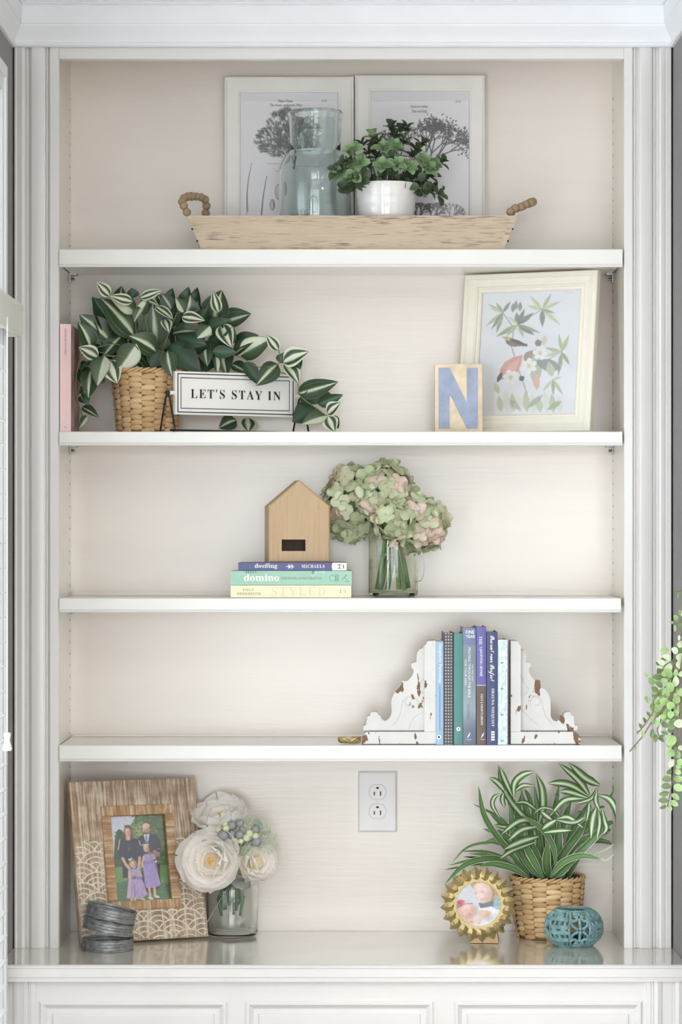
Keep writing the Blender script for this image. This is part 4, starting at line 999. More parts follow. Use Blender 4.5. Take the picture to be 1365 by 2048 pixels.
def bird_print():
    w, h = 176, 228; c = Cv(w, h, (240, 240, 246)); q = w / 690.0; c.k = q
    c.map = lambda x, y: ((x - 425 + .02 * (y - 235)) * q, (y - 232 + .045 * (x - 425)) * q)
    g1, g2, g3, gy = (186, 194, 150), (152, 162, 120), (206, 212, 168), (118, 122, 112)
    def fan(x, y, items):
        for tx_, ty_, wd, cl in items: c.leaf(x, y, tx_, ty_, wd, cl, .95, tuple(int(v * .8) for v in cl))
    c.line([(570, 375), (650, 480), (640, 620), (700, 800), (760, 960)], 6, (150, 132, 112)); c.line([(840, 345), (680, 460)], 5, (150, 132, 112)); c.line([(985, 650), (860, 730)], 5, (150, 132, 112))
    fan(570, 370, [(465, 310, 24, g1), (480, 340, 20, g3), (455, 470, 30, g1), (495, 490, 26, gy), (530, 515, 34, g2), (620, 290, 28, gy), (520, 300, 24, g2)])
    fan(680, 455, [(530, 545, 36, g2), (600, 540, 30, g1), (720, 545, 30, g1), (795, 530, 40, gy), (835, 515, 26, g2), (785, 370, 40, gy), (720, 345, 36, gy), (665, 370, 40, gy), (610, 400, 22, g3)])
    fan(845, 345, [(905, 230, 30, g1), (970, 285, 30, g3), (970, 450, 34, g3), (850, 470, 40, gy), (745, 320, 28, g3), (760, 250, 30, g3), (930, 370, 24, g2)])
    fan(990, 650, [(965, 520, 26, g1), (1035, 530, 34, g1), (1045, 740, 28, g2), (970, 820, 34, g2), (870, 620, 30, g1), (880, 680, 30, g3)])
    fan(935, 850, [(1005, 955, 30, g1), (870, 930, 30, g3), (940, 960, 26, g2), (990, 830, 24, g3)])
    for x, y in ((660, 310), (640, 330), (690, 320)): c.leaf(x, y + 40, x, y - 30, 30, gy, .9)
    c.leaf(560, 860, 720, 675, 120, (222, 140, 124), .95); c.leaf(590, 850, 700, 700, 60, (236, 178, 160), .9); c.leaf(545, 880, 580, 800, 30, (70, 60, 54))
    c.leaf(810, 900, 820, 600, 90, g2, .7); c.leaf(730, 720, 790, 640, 60, (150, 128, 104)); c.leaf(990, 770, 800, 720, 90, gy, .9); c.leaf(930, 830, 900, 720, 60, g1)
    c.leaf(820, 560, 830, 620, 50, gy); c.leaf(870, 530, 860, 610, 40, (226, 206, 176))
    for x, y, r in ((765, 755, 52), (840, 660, 46), (640, 840, 50)):
        for a in range(6): c.ell(x + r * .62 * math.cos(a * 1.047 + x), y + r * .62 * math.sin(a * 1.047 + x), r * .52, r * .36, (250, 250, 246), a * 1.047 + x)
        for a in range(6): c.line([(x, y), (x + r * math.cos(a * 1.047 + .5 + x), y + r * math.sin(a * 1.047 + .5 + x))], 2, (206, 206, 196), .7)
        c.ell(x, y, 14, 17, (236, 206, 150))
    for x in range(560, 1000, 46): c.leaf(x + 20, 1090, x, 930 + (x % 3) * 20, 50, (226, 228, 214) if x % 4 else g1, .9)
    c.leaf(825, 930, 820, 800, 46, (226, 172, 140)); c.leaf(700, 860, 735, 830, 40, (70, 78, 66)); c.leaf(560, 960, 530, 880, 40, g1)
    c.poly([(585, 548), (610, 545), (650, 560), (700, 590), (750, 595), (748, 615), (700, 612), (660, 618), (625, 612), (600, 590)], (112, 100, 84)); c.leaf(620, 560, 745, 606, 26, (78, 72, 66)); c.ell(607, 562, 22, 17, (206, 186, 110), .3)
    c.poly([(595, 570), (612, 600), (622, 605), (618, 575)], (92, 70, 60)); c.line([(588, 552), (574, 548)], 4, (60, 56, 52)); c.ell(604, 555, 3.5, 3.5, (30, 28, 26))
    c.line([(1000, 222), (1065, 222)], 3, (160, 160, 168), .7)
    for x, y, x1, y1 in ((870, 960, 760, 1060), (640, 1000, 720, 1080), (1000, 1000, 900, 1070)): c.leaf(x, y, x1, y1, 40, g2, .8)
    c.a = c.a * .68 + np.array((240, 240, 246)) / 255 * .32
    return c
bird_print().mesh('printed_sheet', MT['print'], lambda u, v: (-iw / 2 + u * iw, .0135, hB - ins - v * ih), bf)
MB().box(-iw / 2 + .0003, iw / 2 - .0003, .0105, .0110, ins + .0003, hB - ins - .0003).build('glass', MT['pictureglass'], bf, False)
# ------------------------------------------------------------------ third shelf: stacked books, wooden house, hydrangeas in a jar
def book_flat(name, label, px0, px1, ptop, pbot, y0, depth, z0, cover, group):
    s = S(y0); x0, x1 = P(px0, 0, y0).x, P(px1, 0, y0).x; h = (pbot - ptop) * s; w = x1 - x0
    t = thing(name, label, 'book', ((x0 + x1) / 2, y0, z0), 0, group)
    c = MB(); c.rbox(-w / 2, w / 2, .002, depth, 0, .0022, .0006, 1); c.rbox(-w / 2, w / 2, .002, depth, h - .0022, h, .0006, 1); c.build('cover', cover, t, False)
    MB().sweep_x([(0, .0006), (0, h - .0006), (.001, h), (.0035, h), (.0035, 0), (.001, 0)], -w / 2, w / 2).build('spine', cover, t, False)
    MB().box(-w / 2 + .003, w / 2 - .003, .004, depth - .004, .0024, h - .0024).build('pages', MT['page'], t, False)
    def tx(key, px, py, wpx, hpx, mat, r=(1, 0, 0), u=(0, 0, 1), name='spine_lettering'):
        text(key, t, mat, ((px - (px0 + px1) / 2) * s, -.0005, (pbot - py) * s), r, u, wpx * s, hpx * s, name)
    return t, s, h, w, tx
GB = 'coffee table books stacked under the wooden house'
MT['yellow'] = plain('pale_yellow_cover', (240, 232, 198), .45, .01); MT['mint'] = plain('mint_green_cover', (160, 202, 182), .45, .015); MT['indigo'] = plain('dusty_indigo_cover', (92, 96, 142), .5, .02)
MT['greytext'] = plain('grey_print_ink', (128, 120, 104), .6, .02); MT['faint'] = plain('faint_cream_ink', (228, 218, 184), .6, .01); MT['pinkgrey'] = plain('pinkish_grey_ink', (150, 150, 138), .6, .01); MT['darkgreen'] = plain('dark_green_ink', (58, 92, 80), .6, .02)
zs = SH[3] + .0004; yb = .014
t1, s, h1, w1, tx = book_flat('yellow_book', 'pale yellow hardback at the bottom of the book stack', 462, 703.5, 1170, 1195, yb, .20, zs, MT['yellow'], GB)
tx('em', 498, 1179.5, 22, 4.6, MT['greytext']); tx('he', 498.5, 1187, 47, 4.8, MT['greytext']); tx('st', 598, 1182.5, 108, 18, MT['faint'])
pm_ = MB()
for a, b, c, d in ((676, 1182, 679, 1181), (681, 1178, 683, 1185), (683, 1178, 681, 1185), (680, 1185, 684, 1185), (690, 1178, 690, 1186), (692, 1179, 692, 1185)): pm_.tube([((a - 582.75) * s, -.0002, (1195 - b) * s), ((c - 582.75) * s, -.0002, (1195 - d) * s)], .0004, 4)
pm_.build('publisher_mark', MT['greytext'], t1, False)
t2, s, h2, w2, tx = book_flat('mint_book', 'mint green hardback in the middle of the book stack', 462, 704.5, 1141, 1169.5, yb - .001, .20, zs + h1 + .0004, MT['mint'], GB)
tx('do', 524, 1154.5, 71, 14.5, MT['white']); tx('do2', 604, 1156, 82, 4.6, MT['pinkgrey'])
dec = Cv(2, 2, (0, 0, 0))
lf = MB(); lk = MB()
def spray(mb, px, py, a, L, n, sc=1.0):
    for i in range(n):
        t = i / n; x = px + L * t * math.cos(a); z = py - L * t * math.sin(a)
        for sd in (-1, 1):
            b = a + sd * .9; q = 4.2 * sc
            X = lambda u: (u - 583.25) * s; Z = lambda v: (1169.5 - v) * s
            mb.add([(X(x), -.0004, Z(z)), (X(x + q * .5 * math.cos(b) - 1 * math.sin(b)), -.0004, Z(z - q * .5 * math.sin(b) - 1 * math.cos(b))), (X(x + q * math.cos(b)), -.0004, Z(z - q * math.sin(b))), (X(x + q * .5 * math.cos(b) + 1 * math.sin(b)), -.0004, Z(z - q * .5 * math.sin(b) + 1 * math.cos(b)))], [(0, 1, 2, 3)])
spray(lf, 492, 1143.5, 0.05, 24, 5); spray(lf, 626, 1147, 1.2, 7, 2, .8); spray(lk, 624, 1151, .6, 14, 4, .9); spray(lk, 480, 1147, -.1, 14, 3, .8); spray(lk, 640, 1144, .1, 12, 3, .8)
lf.build('spine_leaf_motif', MT['darkgreen'], t2, False); lk.build('spine_flower_motif', plain('pale_blue_ink', (214, 226, 240), .6, .01), t2, False)
sp2 = MB(); X = lambda u: (u - 583.25) * s; Z = lambda v: (1169.5 - v) * s
sp2.tube([(X(666 + 6 * math.cos(i * .5)), -.0002, Z(1156 + 6 * math.sin(i * .5))) for i in range(13)], .0003, 4)
for a, b, c, d in ((684, 1160, 694, 1150), (690, 1162, 699, 1163), (692, 1148, 694, 1152), (689, 1155, 697, 1160)): sp2.tube([(X(a), -.0002, Z(b)), (X(c), -.0002, Z(d))], .0005, 4)
for q in (673, 677): sp2.tube([(X(q), -.0002, Z(1148)), (X(q), -.0002, Z(1163))], .0006, 4)
sp2.build('publisher_mark', MT['darkgreen'], t2, False)

t3, s, h3, w3, tx = book_flat('indigo_book', 'dusty indigo paperback on top of the book stack with a white spine end', 477.5, 694.5, 1124, 1140, yb + .003, .18, zs + h1 + h2 + .0008, MT['indigo'], GB)
tx('dw', 533, 1131.5, 45, 11.5, MT['white']); tx('mi', 627, 1131.5, 46, 6.5, MT['white'])
X = lambda u: (u - 586) * s; Z = lambda v: (1140 - v) * s
ar = MB()
for dx in (0, 6):
    for sd in (-1, 1): ar.add([(X(577 + dx), -.0004, Z(1132)), (X(583 + dx), -.0004, Z(1132 + sd * 1.0)), (X(576 + dx), -.0004, Z(1132 + sd * 5.5)), (X(578.5 + dx), -.0004, Z(1132 + sd * 2.2))], [(0, 1, 2, 3)])
ar.box(X(573), X(582), -.0005, -.0003, Z(1132.6), Z(1131.4)); ar.build('arrow_motif', MT['white'], t3, False)
wl_ = MB(); pts = [(X(694.4), Z(1139.6)), (X(666), Z(1139.6))] + [(X(666 - 1.5 * math.sin(PI * i / 8)), Z(1139.6 - 15.2 * i / 8)) for i in range(1, 8)] + [(X(666), Z(1124.4)), (X(694.4), Z(1124.4))]
wl_.prism(pts, -.0005, .0002); wl_.build('white_label', MT['white'], t3, False)
tx('hh', 680, 1132, 8, 8, MT['ink'], (0, 0, -1), (1, 0, 0), 'spine_mark'); MB().box(X(687), X(688.6), -.0007, -.0004, Z(1136), Z(1128)).build('spine_mark', MT['ink'], t3, False)

# wooden house
MT['house'] = wood('mango_wood_house', (206, 182, 150), (182, 152, 118), (150, 118, 90), 2, 200, .7, .62, 14, .25)
MT['houseslot'] = wood('dark_slot_wood', (74, 56, 42), (52, 40, 32), (30, 24, 20), 2, 120, .8, .6, 10, .2)
Yh = .045; sh_ = S(Yh); zt3 = zs + h1 + h2 + h3 + .0010
ho = thing('wooden_house', 'small solid mango wood house block with a dark slot standing on the book stack', 'ornament', (P(600, 0, Yh).x, Yh, zt3), math.radians(9))
hw = 61.5 * sh_; zE = P(0, 1012, Yh).z - zt3; zA = P(0, 960, Yh).z - zt3; dp = .075
xs = [-36 * sh_, 12 * sh_]; zz = [P(0, 1102, Yh).z - zt3, P(0, 1079, Yh).z - zt3]
b = .002
mb = MB()
def ring(y, e): return [(-hw + e, y, e), (hw - e, y, e), (hw - e, y, zE - e * .4), (0, y, zA - e * 1.3), (-hw + e, y, zE - e * .4)]
vs = ring(0, b * 1.6) + ring(b * 1.4, 0) + ring(dp - b, 0) + ring(dp, b)
fs = [(i * 5 + j, i * 5 + (j + 1) % 5, i * 5 + 5 + (j + 1) % 5, i * 5 + 5 + j) for i in range(3) for j in range(5)] + [tuple(range(15, 20))]
k = len(vs); vs += [(x, 0, z) for x, z in ((xs[0], zz[0]), (xs[1], zz[0]), (xs[1], zz[1]), (xs[0], zz[1]))]
fs += [(0, 1, k + 1, k), (1, 2, k + 2, k + 1), (2, 3, k + 2), (3, k + 3, k + 2), (3, 4, k + 3), (4, 0, k, k + 3)]
mb.add(vs, fs).build('house_body', MT['house'], ho, False)
m2 = MB(); d = .022; q = [(xs[0], zz[0]), (xs[1], zz[0]), (xs[1], zz[1]), (xs[0], zz[1])]
m2.add([(x, 0.0001, z) for x, z in q] + [(x, d, z) for x, z in q], [(0, 1, 5, 4), (1, 2, 6, 5), (2, 3, 7, 6), (3, 0, 4, 7), (4, 5, 6, 7)]).build('slot', MT['houseslot'], ho, False)

# mason jars
MT['olive_glass'] = glass('pale_olive_glass', (243, 247, 238), .01); MT['clear_glass'] = glass('clear_jar_glass', (250, 252, 250), .01)
MT['stemgreen'] = plain('green_flower_stems', (104, 134, 78), .6, .2, 20)
def mason(parent, R, H, mat, square=0.0):
    o = [(.0005, .0015), (R * .80, .001), (R * .90, .001), (R * .97, .004), (R, .010), (R, H * .70), (R * .985, H * .75), (R * .93, H * .80), (R * .83, H * .835), (R * .755, H * .855), (R * .74, H * .875), (R * .79, H * .885), (R * .79, H * .895), (R * .735, H * .905), (R * .735, H * .925), (R * .765, H * .932), (R * .765, H * .942), (R * .73, H * .95), (R * .74, H * .99), (R * .72, H)]
    i = [(R * .685, H * .998), (R * .68, H * .95), (R * .68, H * .88), (R * .72, H * .84), (R * .86, H * .80), (R * .93, H * .75), (R * .945, H * .70), (R * .945, .016), (R * .90, .009), (.0005, .007)]
    mb = MB().lathe(o + i, 56)
    if square:
        nv = []
        for (x, y, z) in mb.v:
            r = math.hypot(x, y); a = math.atan2(y, x); blend = 1 if z < H * .76 else max(0, 1 - (z - H * .76) / (H * .1))
            c_ = (abs(math.cos(a)) ** 4 + abs(math.sin(a)) ** 4) ** -.25
            f = 1 + (c_ - 1) * square * blend; nv.append((x * f, y * f, z))
        mb.v = nv
    return mb.build('jar', mat, parent, True)
Yq = .115; sq = S(Yq)
hj = thing('hydrangea_jar', 'pale olive mason jar holding a bunch of faded green hydrangeas', 'vase', (P(787.5, 0, Yq).x, Yq, SH[3] + .0005))
Rq = 49.5 * sq; Hq = (1195 - 1038) * sq
jq = mason(hj, Rq, Hq, MT['olive_glass'], .45)
st = MB()
for x0, y0, x1, y1, zb_ in ((-.036, -.012, -.012, .004, .016), (-.028, .018, .0, -.006, .014), (.012, -.016, .004, .0, .016), (.034, .0, .012, .0, .018), (.024, -.022, -.004, .006, .015), (-.012, .02, .01, .01, .015)):
    st.tube([(x0, y0, zb_), (lerp(x0, x1, .6), lerp(y0, y1, .6), Hq * .55), (x1, y1, Hq * .96), (x1 * 1.5, y1, Hq * 1.22)], [.0052, .0048, .004, .003], 8)
st.build('stems', MT['stemgreen'], hj, True)
bl_ = MB(); bl_.tube(catmull([(Rq * .76, -.01, Hq * .90), (Rq * 1.02, -.030, Hq * .70), (Rq * 1.22, -.034, Hq * .40), (Rq * 1.12, -.036, Hq * .22), (Rq * .80, -.040, Hq * .20)], 20), .0011, 6)
bl_.lathe([(Rq * .745, Hq * .897), (Rq * .765, Hq * .9), (Rq * .745, Hq * .903)], 40)
bl_.build('wire_handle', MT['metal'], hj, True)
text('jar', jq, MT['olive_glass'], (-.023, -Rq * .97, Hq * .55), (1, -.12, .25), (-.2, 0, 1), .030, .013, 'raised_lettering', .0011)
# hydrangea heads: florets of four petals
hyd = NT('hydrangea_petals'); oi = hyd.n('ObjectInfo'); tcx = hyd.n('TexCoord'); sx_ = hyd.n('SeparateXYZ'); hyd.l(tcx.outputs['UV'], sx_.inputs[0])
c1 = hyd.ramp(oi.outputs['Random'], [(0, (184, 194, 158)), (.3, (202, 210, 176)), (.55, (216, 222, 196)), (.80, (198, 204, 168)), (.88, (228, 208, 198)), (.95, (212, 192, 174)), (1, (168, 154, 128))])
c2 = hyd.ramp(oi.outputs['Random'], [(0, (150, 170, 116)), (.5, (178, 190, 140)), (.8, (186, 160, 146)), (1, (142, 110, 98))])
hyd.base(hyd.mix(sx_.outputs['X'], c1, c2)); hyd.set(rough=.6); MT['hyd'] = hyd.m
def floret_mesh(cup):
    mb = MB()
    for q in range(4):
        a0 = q * PI / 2; n = 6; vs = []; uv = []; fs = []
        for i in range(n + 1):
            t = i / n; w = max(.03, .47 * math.sin(PI * min(.97, .05 + t * .92)) ** .75)
            for j in (-2, -1, 0, 1, 2):
                v = j / 2; x = .02 + .98 * (1 - math.cos(PI * t)) / 2; y = v * w; z = cup * t * t + .10 * v * v * t - .03 * q % 2
                vs.append((x * math.cos(a0) - y * math.sin(a0), x * math.sin(a0) + y * math.cos(a0), z)); uv.append((abs(v) ** 2 * t, .2))
        for i in range(n):
            for j in range(4): a = i * 5 + j; fs.append((a, a + 1, a + 6, a + 5))
        mb.add(vs, fs, uv)
    mb.sphere((0, 0, .04), .09, 6, 4)
    return mb.mesh('floret', MT['hyd'], True, 3)
FL = [floret_mesh(c) for c in (.15, .32, -.08)]
RH = random.Random(9)
for (px, py, y, rx, rz, n) in ((702, 1008, .158, 60, 82, 62), (836, 1048, .105, 62, 60, 56), (768, 985, .120, 62, 64, 56), (788, 1042, .055, 40, 40, 24)):
    c = P(px, py, y); r1 = rx * sq; r2 = rz * sq
    hd = MB().sphere((0, 0, 0), 1, 12, 8); hd.v = [(a * r1 * .62, b_ * r1 * .55, d_ * r2 * .62) for a, b_, d_ in hd.v]
    h_ = hd.build('flower_head', MT['stemgreen'], hj, True, loc=c - wloc(hj))
    for i in range(n):
        zq = 1 - 2 * (i + .5) / n; a = i * 2.39996 + RH.uniform(-.2, .2); rr = math.sqrt(max(0, 1 - zq * zq))
        d_ = V((rr * math.cos(a), rr * math.sin(a), zq)); pos = V((d_.x * r1 * .88, d_.y * r1 * .72, d_.z * r2 * .88))
        if (c + pos).y > .262: continue
        nrm = (d_ + V((RH.uniform(-.4, .4), RH.uniform(-.4, .4), RH.uniform(-.4, .4)))).normalized()
        sc = sq * RH.uniform(17, 23)
        M = Matrix.Translation(pos) @ nrm.to_track_quat('Z', 'Y').to_matrix().to_4x4() @ Matrix.Rotation(RH.uniform(0, 3), 4, 'Z') @ Matrix.Scale(sc * 1.12, 4)
        put('floret', RH.choice(FL), h_, M, False)

# ------------------------------------------------------------------ fourth shelf: corbels, upright books, brass trinket
MT['chip'] = chipped('chipped_white_paint', (228, 227, 225), (150, 114, 86), .615, 60)
MT['basedark'] = plain('dark_base_strip', (40, 38, 36), .9, .1)
def corbel(name, label, x_spine, sgn, outline, y0, spine_w):
    """outline in px (x measured from the spine outward, y picture row)"""
    s = S(y0); z0 = SH[4] + .0005
    t = thing(name, label, 'bookend', (x_spine, y0, z0), 0, 'corbel bookends on the fourth shelf')
    Z = lambda py: P(0, py, y0).z - z0
    X = lambda d: sgn * d * s
    base = MB(); L = outline['base']
    hb_ = Z(1470)
    pr = [(X(0), .0008), (X(L), .0008), (X(L), Z(1474.5)), (X(L - 5), Z(1468)), (X(L - 10), Z(1464)), (X(0), Z(1464))]
    base.prism(pr, 0, .088); base.build('base_slab', MT['chip'], t, False)
    MB().box(min(X(.5), X(L - .5)), max(X(.5), X(L - .5)), .001, .087, 0, .0009).build('base_strip', MT['basedark'], t, False)  # thin dark strip under the base slab
    sp = MB(); w = outline['spine']
    sp.prism([(X(0), Z(1464) + .0003), (X(w), Z(1464) + .0003), (X(w), Z(1292)), (X(w - 4), Z(1288)), (X(w - 6), Z(1282.5)), (X(0), Z(1281.5))], .003, .085)
    sp.build('back_slab', MT['chip'], t, False)
    pts = [(X(d), Z(py)) for d, py in outline['pts']]
    bd = MB().prism([(X(w - 1), Z(1462.5))] + [(X(w - 1), Z(1290))] + pts, .022, .066)
    body = bd.build('scroll_bracket', MT['chip'], t, False)
    inner = MB()
    for cv, r in outline['curves']:
        inner.tube(catmull([(X(d), .0215, Z(py)) for d, py in cv], 22), r * s, 6)
    inner.build('carved_scroll', MT['chip'], body, True)
    return t
oL = dict(base=148, spine=23, pts=[(26, 1297), (28, 1298), (33, 1300), (37, 1306), (38, 1316), (38.5, 1325), (44, 1326), (48, 1328), (49, 1332), (47, 1338), (44, 1340), (44, 1346), (49, 1355), (56, 1363), (62, 1363.5), (68, 1362), (68, 1370), (74, 1377), (83, 1387), (88, 1397), (89, 1408), (88, 1424), (90, 1433), (95, 1440), (101, 1443.5), (107, 1441), (110, 1436), (111, 1432), (115, 1431), (116, 1427), (121, 1425), (128, 1425), (131, 1428), (132, 1433), (137, 1434), (138, 1441), (140, 1452), (145, 1453), (145, 1462.5)],
          curves=[([(34, 1410), (38, 1400), (46, 1393), (56, 1394), (62, 1402), (60, 1410), (54, 1412), (50, 1408)], 1.6), ([(24, 1425), (38, 1432), (50, 1445), (54, 1460)], 1.3), ([(24, 1356), (33, 1370), (40, 1376), (30, 1384), (24, 1388)], 1.2), ([(66, 1400), (70, 1420), (76, 1438), (86, 1452)], 1.2)])
oR = dict(base=140, spine=20, pts=[(17, 1299), (24, 1300), (30, 1304), (32, 1312), (32, 1323), (40, 1327), (42, 1332), (37, 1338), (38, 1346), (43, 1355), (50, 1362), (60, 1362), (61, 1375), (69, 1379), (77, 1389), (81, 1400), (81, 1418), (81, 1434), (87, 1443), (94, 1444), (99, 1439), (101, 1433), (107, 1433), (108, 1428), (113, 1425), (120, 1425.5), (122, 1431), (127, 1434), (128, 1447), (130, 1452), (135, 1452.5), (135, 1462.5)],
          curves=[([(38, 1412), (40, 1400), (47, 1394), (56, 1396), (60, 1404), (56, 1411), (50, 1410)], 1.6), ([(22, 1415), (30, 1428), (42, 1440), (56, 1452)], 1.2), ([(22, 1352), (27, 1366), (36, 1380), (26, 1392)], 1.2), ([(62, 1400), (66, 1420), (72, 1436), (84, 1450)], 1.2)])
yc = .020
corbel('corbel_bookend', 'chipped white carved corbel bookend left of the upright books', P(873, 0, yc).x, -1, oL, yc, 23)
corbel('corbel_bookend', 'chipped white carved corbel bookend right of the upright books', P(1023, 0, yc).x, 1, oR, yc, 20)
GU = 'upright books between the white corbels'
def patt_dots():
    n = NT('dotted_grey_cover'); vec = n.coord((172, 172, 150)); v = n.n('TexVoronoi'); v.inputs['Scale'].default_value = 1; v.inputs['Randomness'].default_value = 0.0; n.l(vec, v.inputs['Vector'])
    n.base(n.ramp(v.outputs['Distance'], [(.26, (176, 172, 170)), (.36, (78, 76, 80))])); n.set(rough=.55); return n.m
def patt_flor():
    n = NT('pale_patterned_cover'); vec = n.coord((130, 130, 52)); v = n.n('TexVoronoi'); v.inputs['Scale'].default_value = 1; v.inputs['Randomness'].default_value = .55; n.l(vec, v.inputs['Vector'])
    n.base(n.ramp(v.outputs['Distance'], [(.12, (196, 214, 232)), (.3, (224, 234, 240)), (.42, (240, 243, 243)), (.6, (192, 220, 222))])); n.set(rough=.45); return n.m
def patt_grad():
    n = NT('misty_grey_cover'); tc = n.n('TexCoord'); sx = n.n('SeparateXYZ'); n.l(tc.outputs['Object'], sx.inputs[0]); m = n.n('Math', operation='MULTIPLY'); n.l(sx.outputs['Z'], m.inputs[0]); m.inputs[1].default_value = 4.0
    n.base(n.ramp(m.outputs[0], [(0, (98, 110, 130)), (.13, (104, 116, 134)), (.3, (150, 166, 176)), (.45, (142, 158, 166)), (.7, (122, 138, 150)), (.86, (128, 140, 152)), (.865, (110, 124, 160)), (1, (120, 132, 168))])); n.set(rough=.45); return n.m
MT['sky'] = plain('light_blue_cover', (160, 192, 220), .5, .01); MT['teal'] = plain('muted_teal_cover', (88, 142, 138), .55, .015); MT['navy'] = plain('navy_cover', (68, 78, 120), .5, .02)
MT['dots'] = patt_dots(); MT['flor'] = patt_flor(); MT['mist'] = patt_grad(); MT['purple'] = plain('purple_cover', (106, 100, 170), .5, .02); MT['brownwood'] = wood('brown_woodprint_cover', (112, 98, 90), (90, 78, 72), (62, 54, 50), 2, 200, .5, .6, 12, 0)
MT['blueink'] = plain('mid_blue_ink', (96, 138, 184), .6, .01); MT['greyink'] = plain('grey_blue_ink', (112, 126, 136), .6, .01); MT['leafink'] = plain('green_leaf_ink', (110, 182, 150), .6, .02)
zb = SH[4] + .0004; yk = .010; sk = S(yk)
def bk(name, label, a, b_, top, cov, spn, dep=.14, rd=.0012):
    t, w, h = book_v(name, label, P(a, 0, yk).x, P(b_, 0, yk).x, P(0, top, yk).z, zb, yk, dep, cov, spn, GU, rd)
    mid_ = (a + b_) / 2; bot = CY + (ZE - zb) / sk
    def tx(key, px, py, wpx, hpx, mat, rot=True, name='spine_lettering'):
        c = ((px - mid_) * sk, -.0005, (bot - py) * sk)
        text(key, t, mat, c, (0, 0, -1) if rot else (1, 0, 0), (1, 0, 0) if rot else (0, 0, 1), wpx * sk, hpx * sk, name)
    def disc(px, py, r, mat, name='spine_mark'):
        MB().prism([((px - mid_ + r * math.cos(q * .393)) * sk, (bot - py + r * math.sin(q * .393)) * sk) for q in range(16)], -.0004, .0006).build(name, mat, t, False)
    def quill(px, py):
        X = lambda u: (u - mid_) * sk; Z = lambda v: (bot - v) * sk
        m = MB(); m.add([(X(px - 3), -.0005, Z(py + 6)), (X(px - 1), -.0005, Z(py)), (X(px + 3.5), -.0005, Z(py - 6)), (X(px + 2), -.0005, Z(py + 1)), (X(px - 2.2), -.0005, Z(py + 6))], [(0, 1, 2, 3, 4)]); m.build('quill_mark', MT['white'], t, False)
    return t, tx, disc, quill
t, tx, disc, q = bk('paperback_book', 'light blue paperback against the left corbel', 873.6, 888, 1283, MT['white'], MT['sky'])
tx('si', 881.5, 1326, 78, 7.5, MT['white']); tx('si2', 880.5, 1416, 90, 4.2, MT['blueink']); disc(879, 1474, 4.4, MT['white']); disc(879, 1474, 2, MT['blueink'])
t, tx, disc, q = bk('clothbound_book', 'grey cover book dotted all over, second from the left corbel', 888.8, 907.6, 1266, MT['dots'], MT['dots'])
t, tx, disc, q = bk('clothbound_book', 'plain teal book with a small white disc on its spine', 908.8, 926.6, 1267, MT['teal'], MT['teal'])
disc(918, 1458, 4.2, MT['white']); disc(918, 1458, 1.6, MT['teal'])
t, tx, disc, q = bk('paperback_book', 'misty grey blue paperback with white brush lettering at the top', 927.2, 953, 1256, MT['mist'], MT['mist'])
tx('oy1', 941, 1264, 17, 7, MT['white'], False); tx('oy2', 942, 1273, 19, 6, MT['white'], False); tx('pr1', 946, 1345, 34, 3, MT['white']); tx('pr2', 940, 1345, 100, 5.2, MT['white']); tx('pr3', 932.5, 1345, 51, 4.6, MT['white']); tx('gu', 938, 1424, 30, 5.5, MT['greyink']); q(938.5, 1470); tx('ty', 938.5, 1479, 11, 2.2, MT['white'], False)
t, tx, disc, q = bk('paperback_book', 'purple paperback with a brown lower half', 954.2, 973.4, 1254, MT['purple'], MT['purple'], .14, .0010)
bot = CY + (ZE - zb) / sk; m = MB(); hw = 9.6 * sk; n_ = 7
pr = [(lerp(-hw, hw, i / 6), .0010 * (i / 3 - 1) ** 2 - .0003) for i in range(7)] + [(hw, .002), (-hw, .002)]
m.sweep_z(pr, 0, (bot - 1370) * sk); m.build('brown_band', MT['brownwood'], t, True, angle=.5)
MB().sweep_z([(x, y - .0002) for x, y in pr], (bot - 1371) * sk, (bot - 1370) * sk).build('pale_line', MT['white'], t, True, angle=.5)
tx('li1', 962.5, 1281, 17, 5.5, MT['white']); tx('li2', 963, 1323, 60, 6.5, MT['white']); tx('cl', 965, 1419, 62, 4.2, MT['white']); q(966, 1470); tx('ty', 966, 1479, 11, 2.2, MT['white'], False)
t, tx, disc, q = bk('hardback_book', 'navy hardback with white brush script and capitals', 974.6, 996.4, 1264, MT['navy'], MT['navy'])
tx('pp', 984, 1317, 92, 12.5, MT['white']); tx('sn', 986.5, 1415, 76, 6.5, MT['white'])
for i in range(4): MB().box((983.5 - 985.5) * sk, (990.5 - 985.5) * sk, -.0005, .0004, (bot - 1466 - i * 5) * sk, (bot - 1462.5 - i * 5) * sk).build('spine_bar', MT['white'], t, False)
t, tx, disc, q = bk('paperback_book', 'white paperback with pale blue and green pattern beside the right corbel', 997.2, 1016.2, 1279.5, MT['flor'], MT['flor'])
for py in (1326, 1378, 1430, 1482):
    m = MB()
    for a in (-.7, 0, .7):
        X = lambda u: (u - 1006.7) * sk; Z = lambda v: (bot - v) * sk; ca, sa = math.cos(a + PI / 2), math.sin(a + PI / 2); cx_ = 1005
        m.add([(X(cx_), -.0004, Z(py + 2)), (X(cx_ + 3 * ca - 1.2 * sa), -.0004, Z(py + 2 - 3 * sa - 1.2 * ca)), (X(cx_ + 6 * ca), -.0004, Z(py + 2 - 6 * sa)), (X(cx_ + 3 * ca + 1.2 * sa), -.0004, Z(py + 2 - 3 * sa + 1.2 * ca))], [(0, 1, 2, 3)])
    m.build('leaf_motif', MT['leafink'], t, False)
MT['brass'] = plain('aged_brass_wire', (196, 170, 104), .3, .05, metal=1.0)
bt = thing('brass_trinket', 'small twisted brass wire trinket lying left of the left corbel', 'ornament', (P(700, 0, .03).x, .04, SH[4] + .0004))
m = MB(); RB2 = random.Random(5)
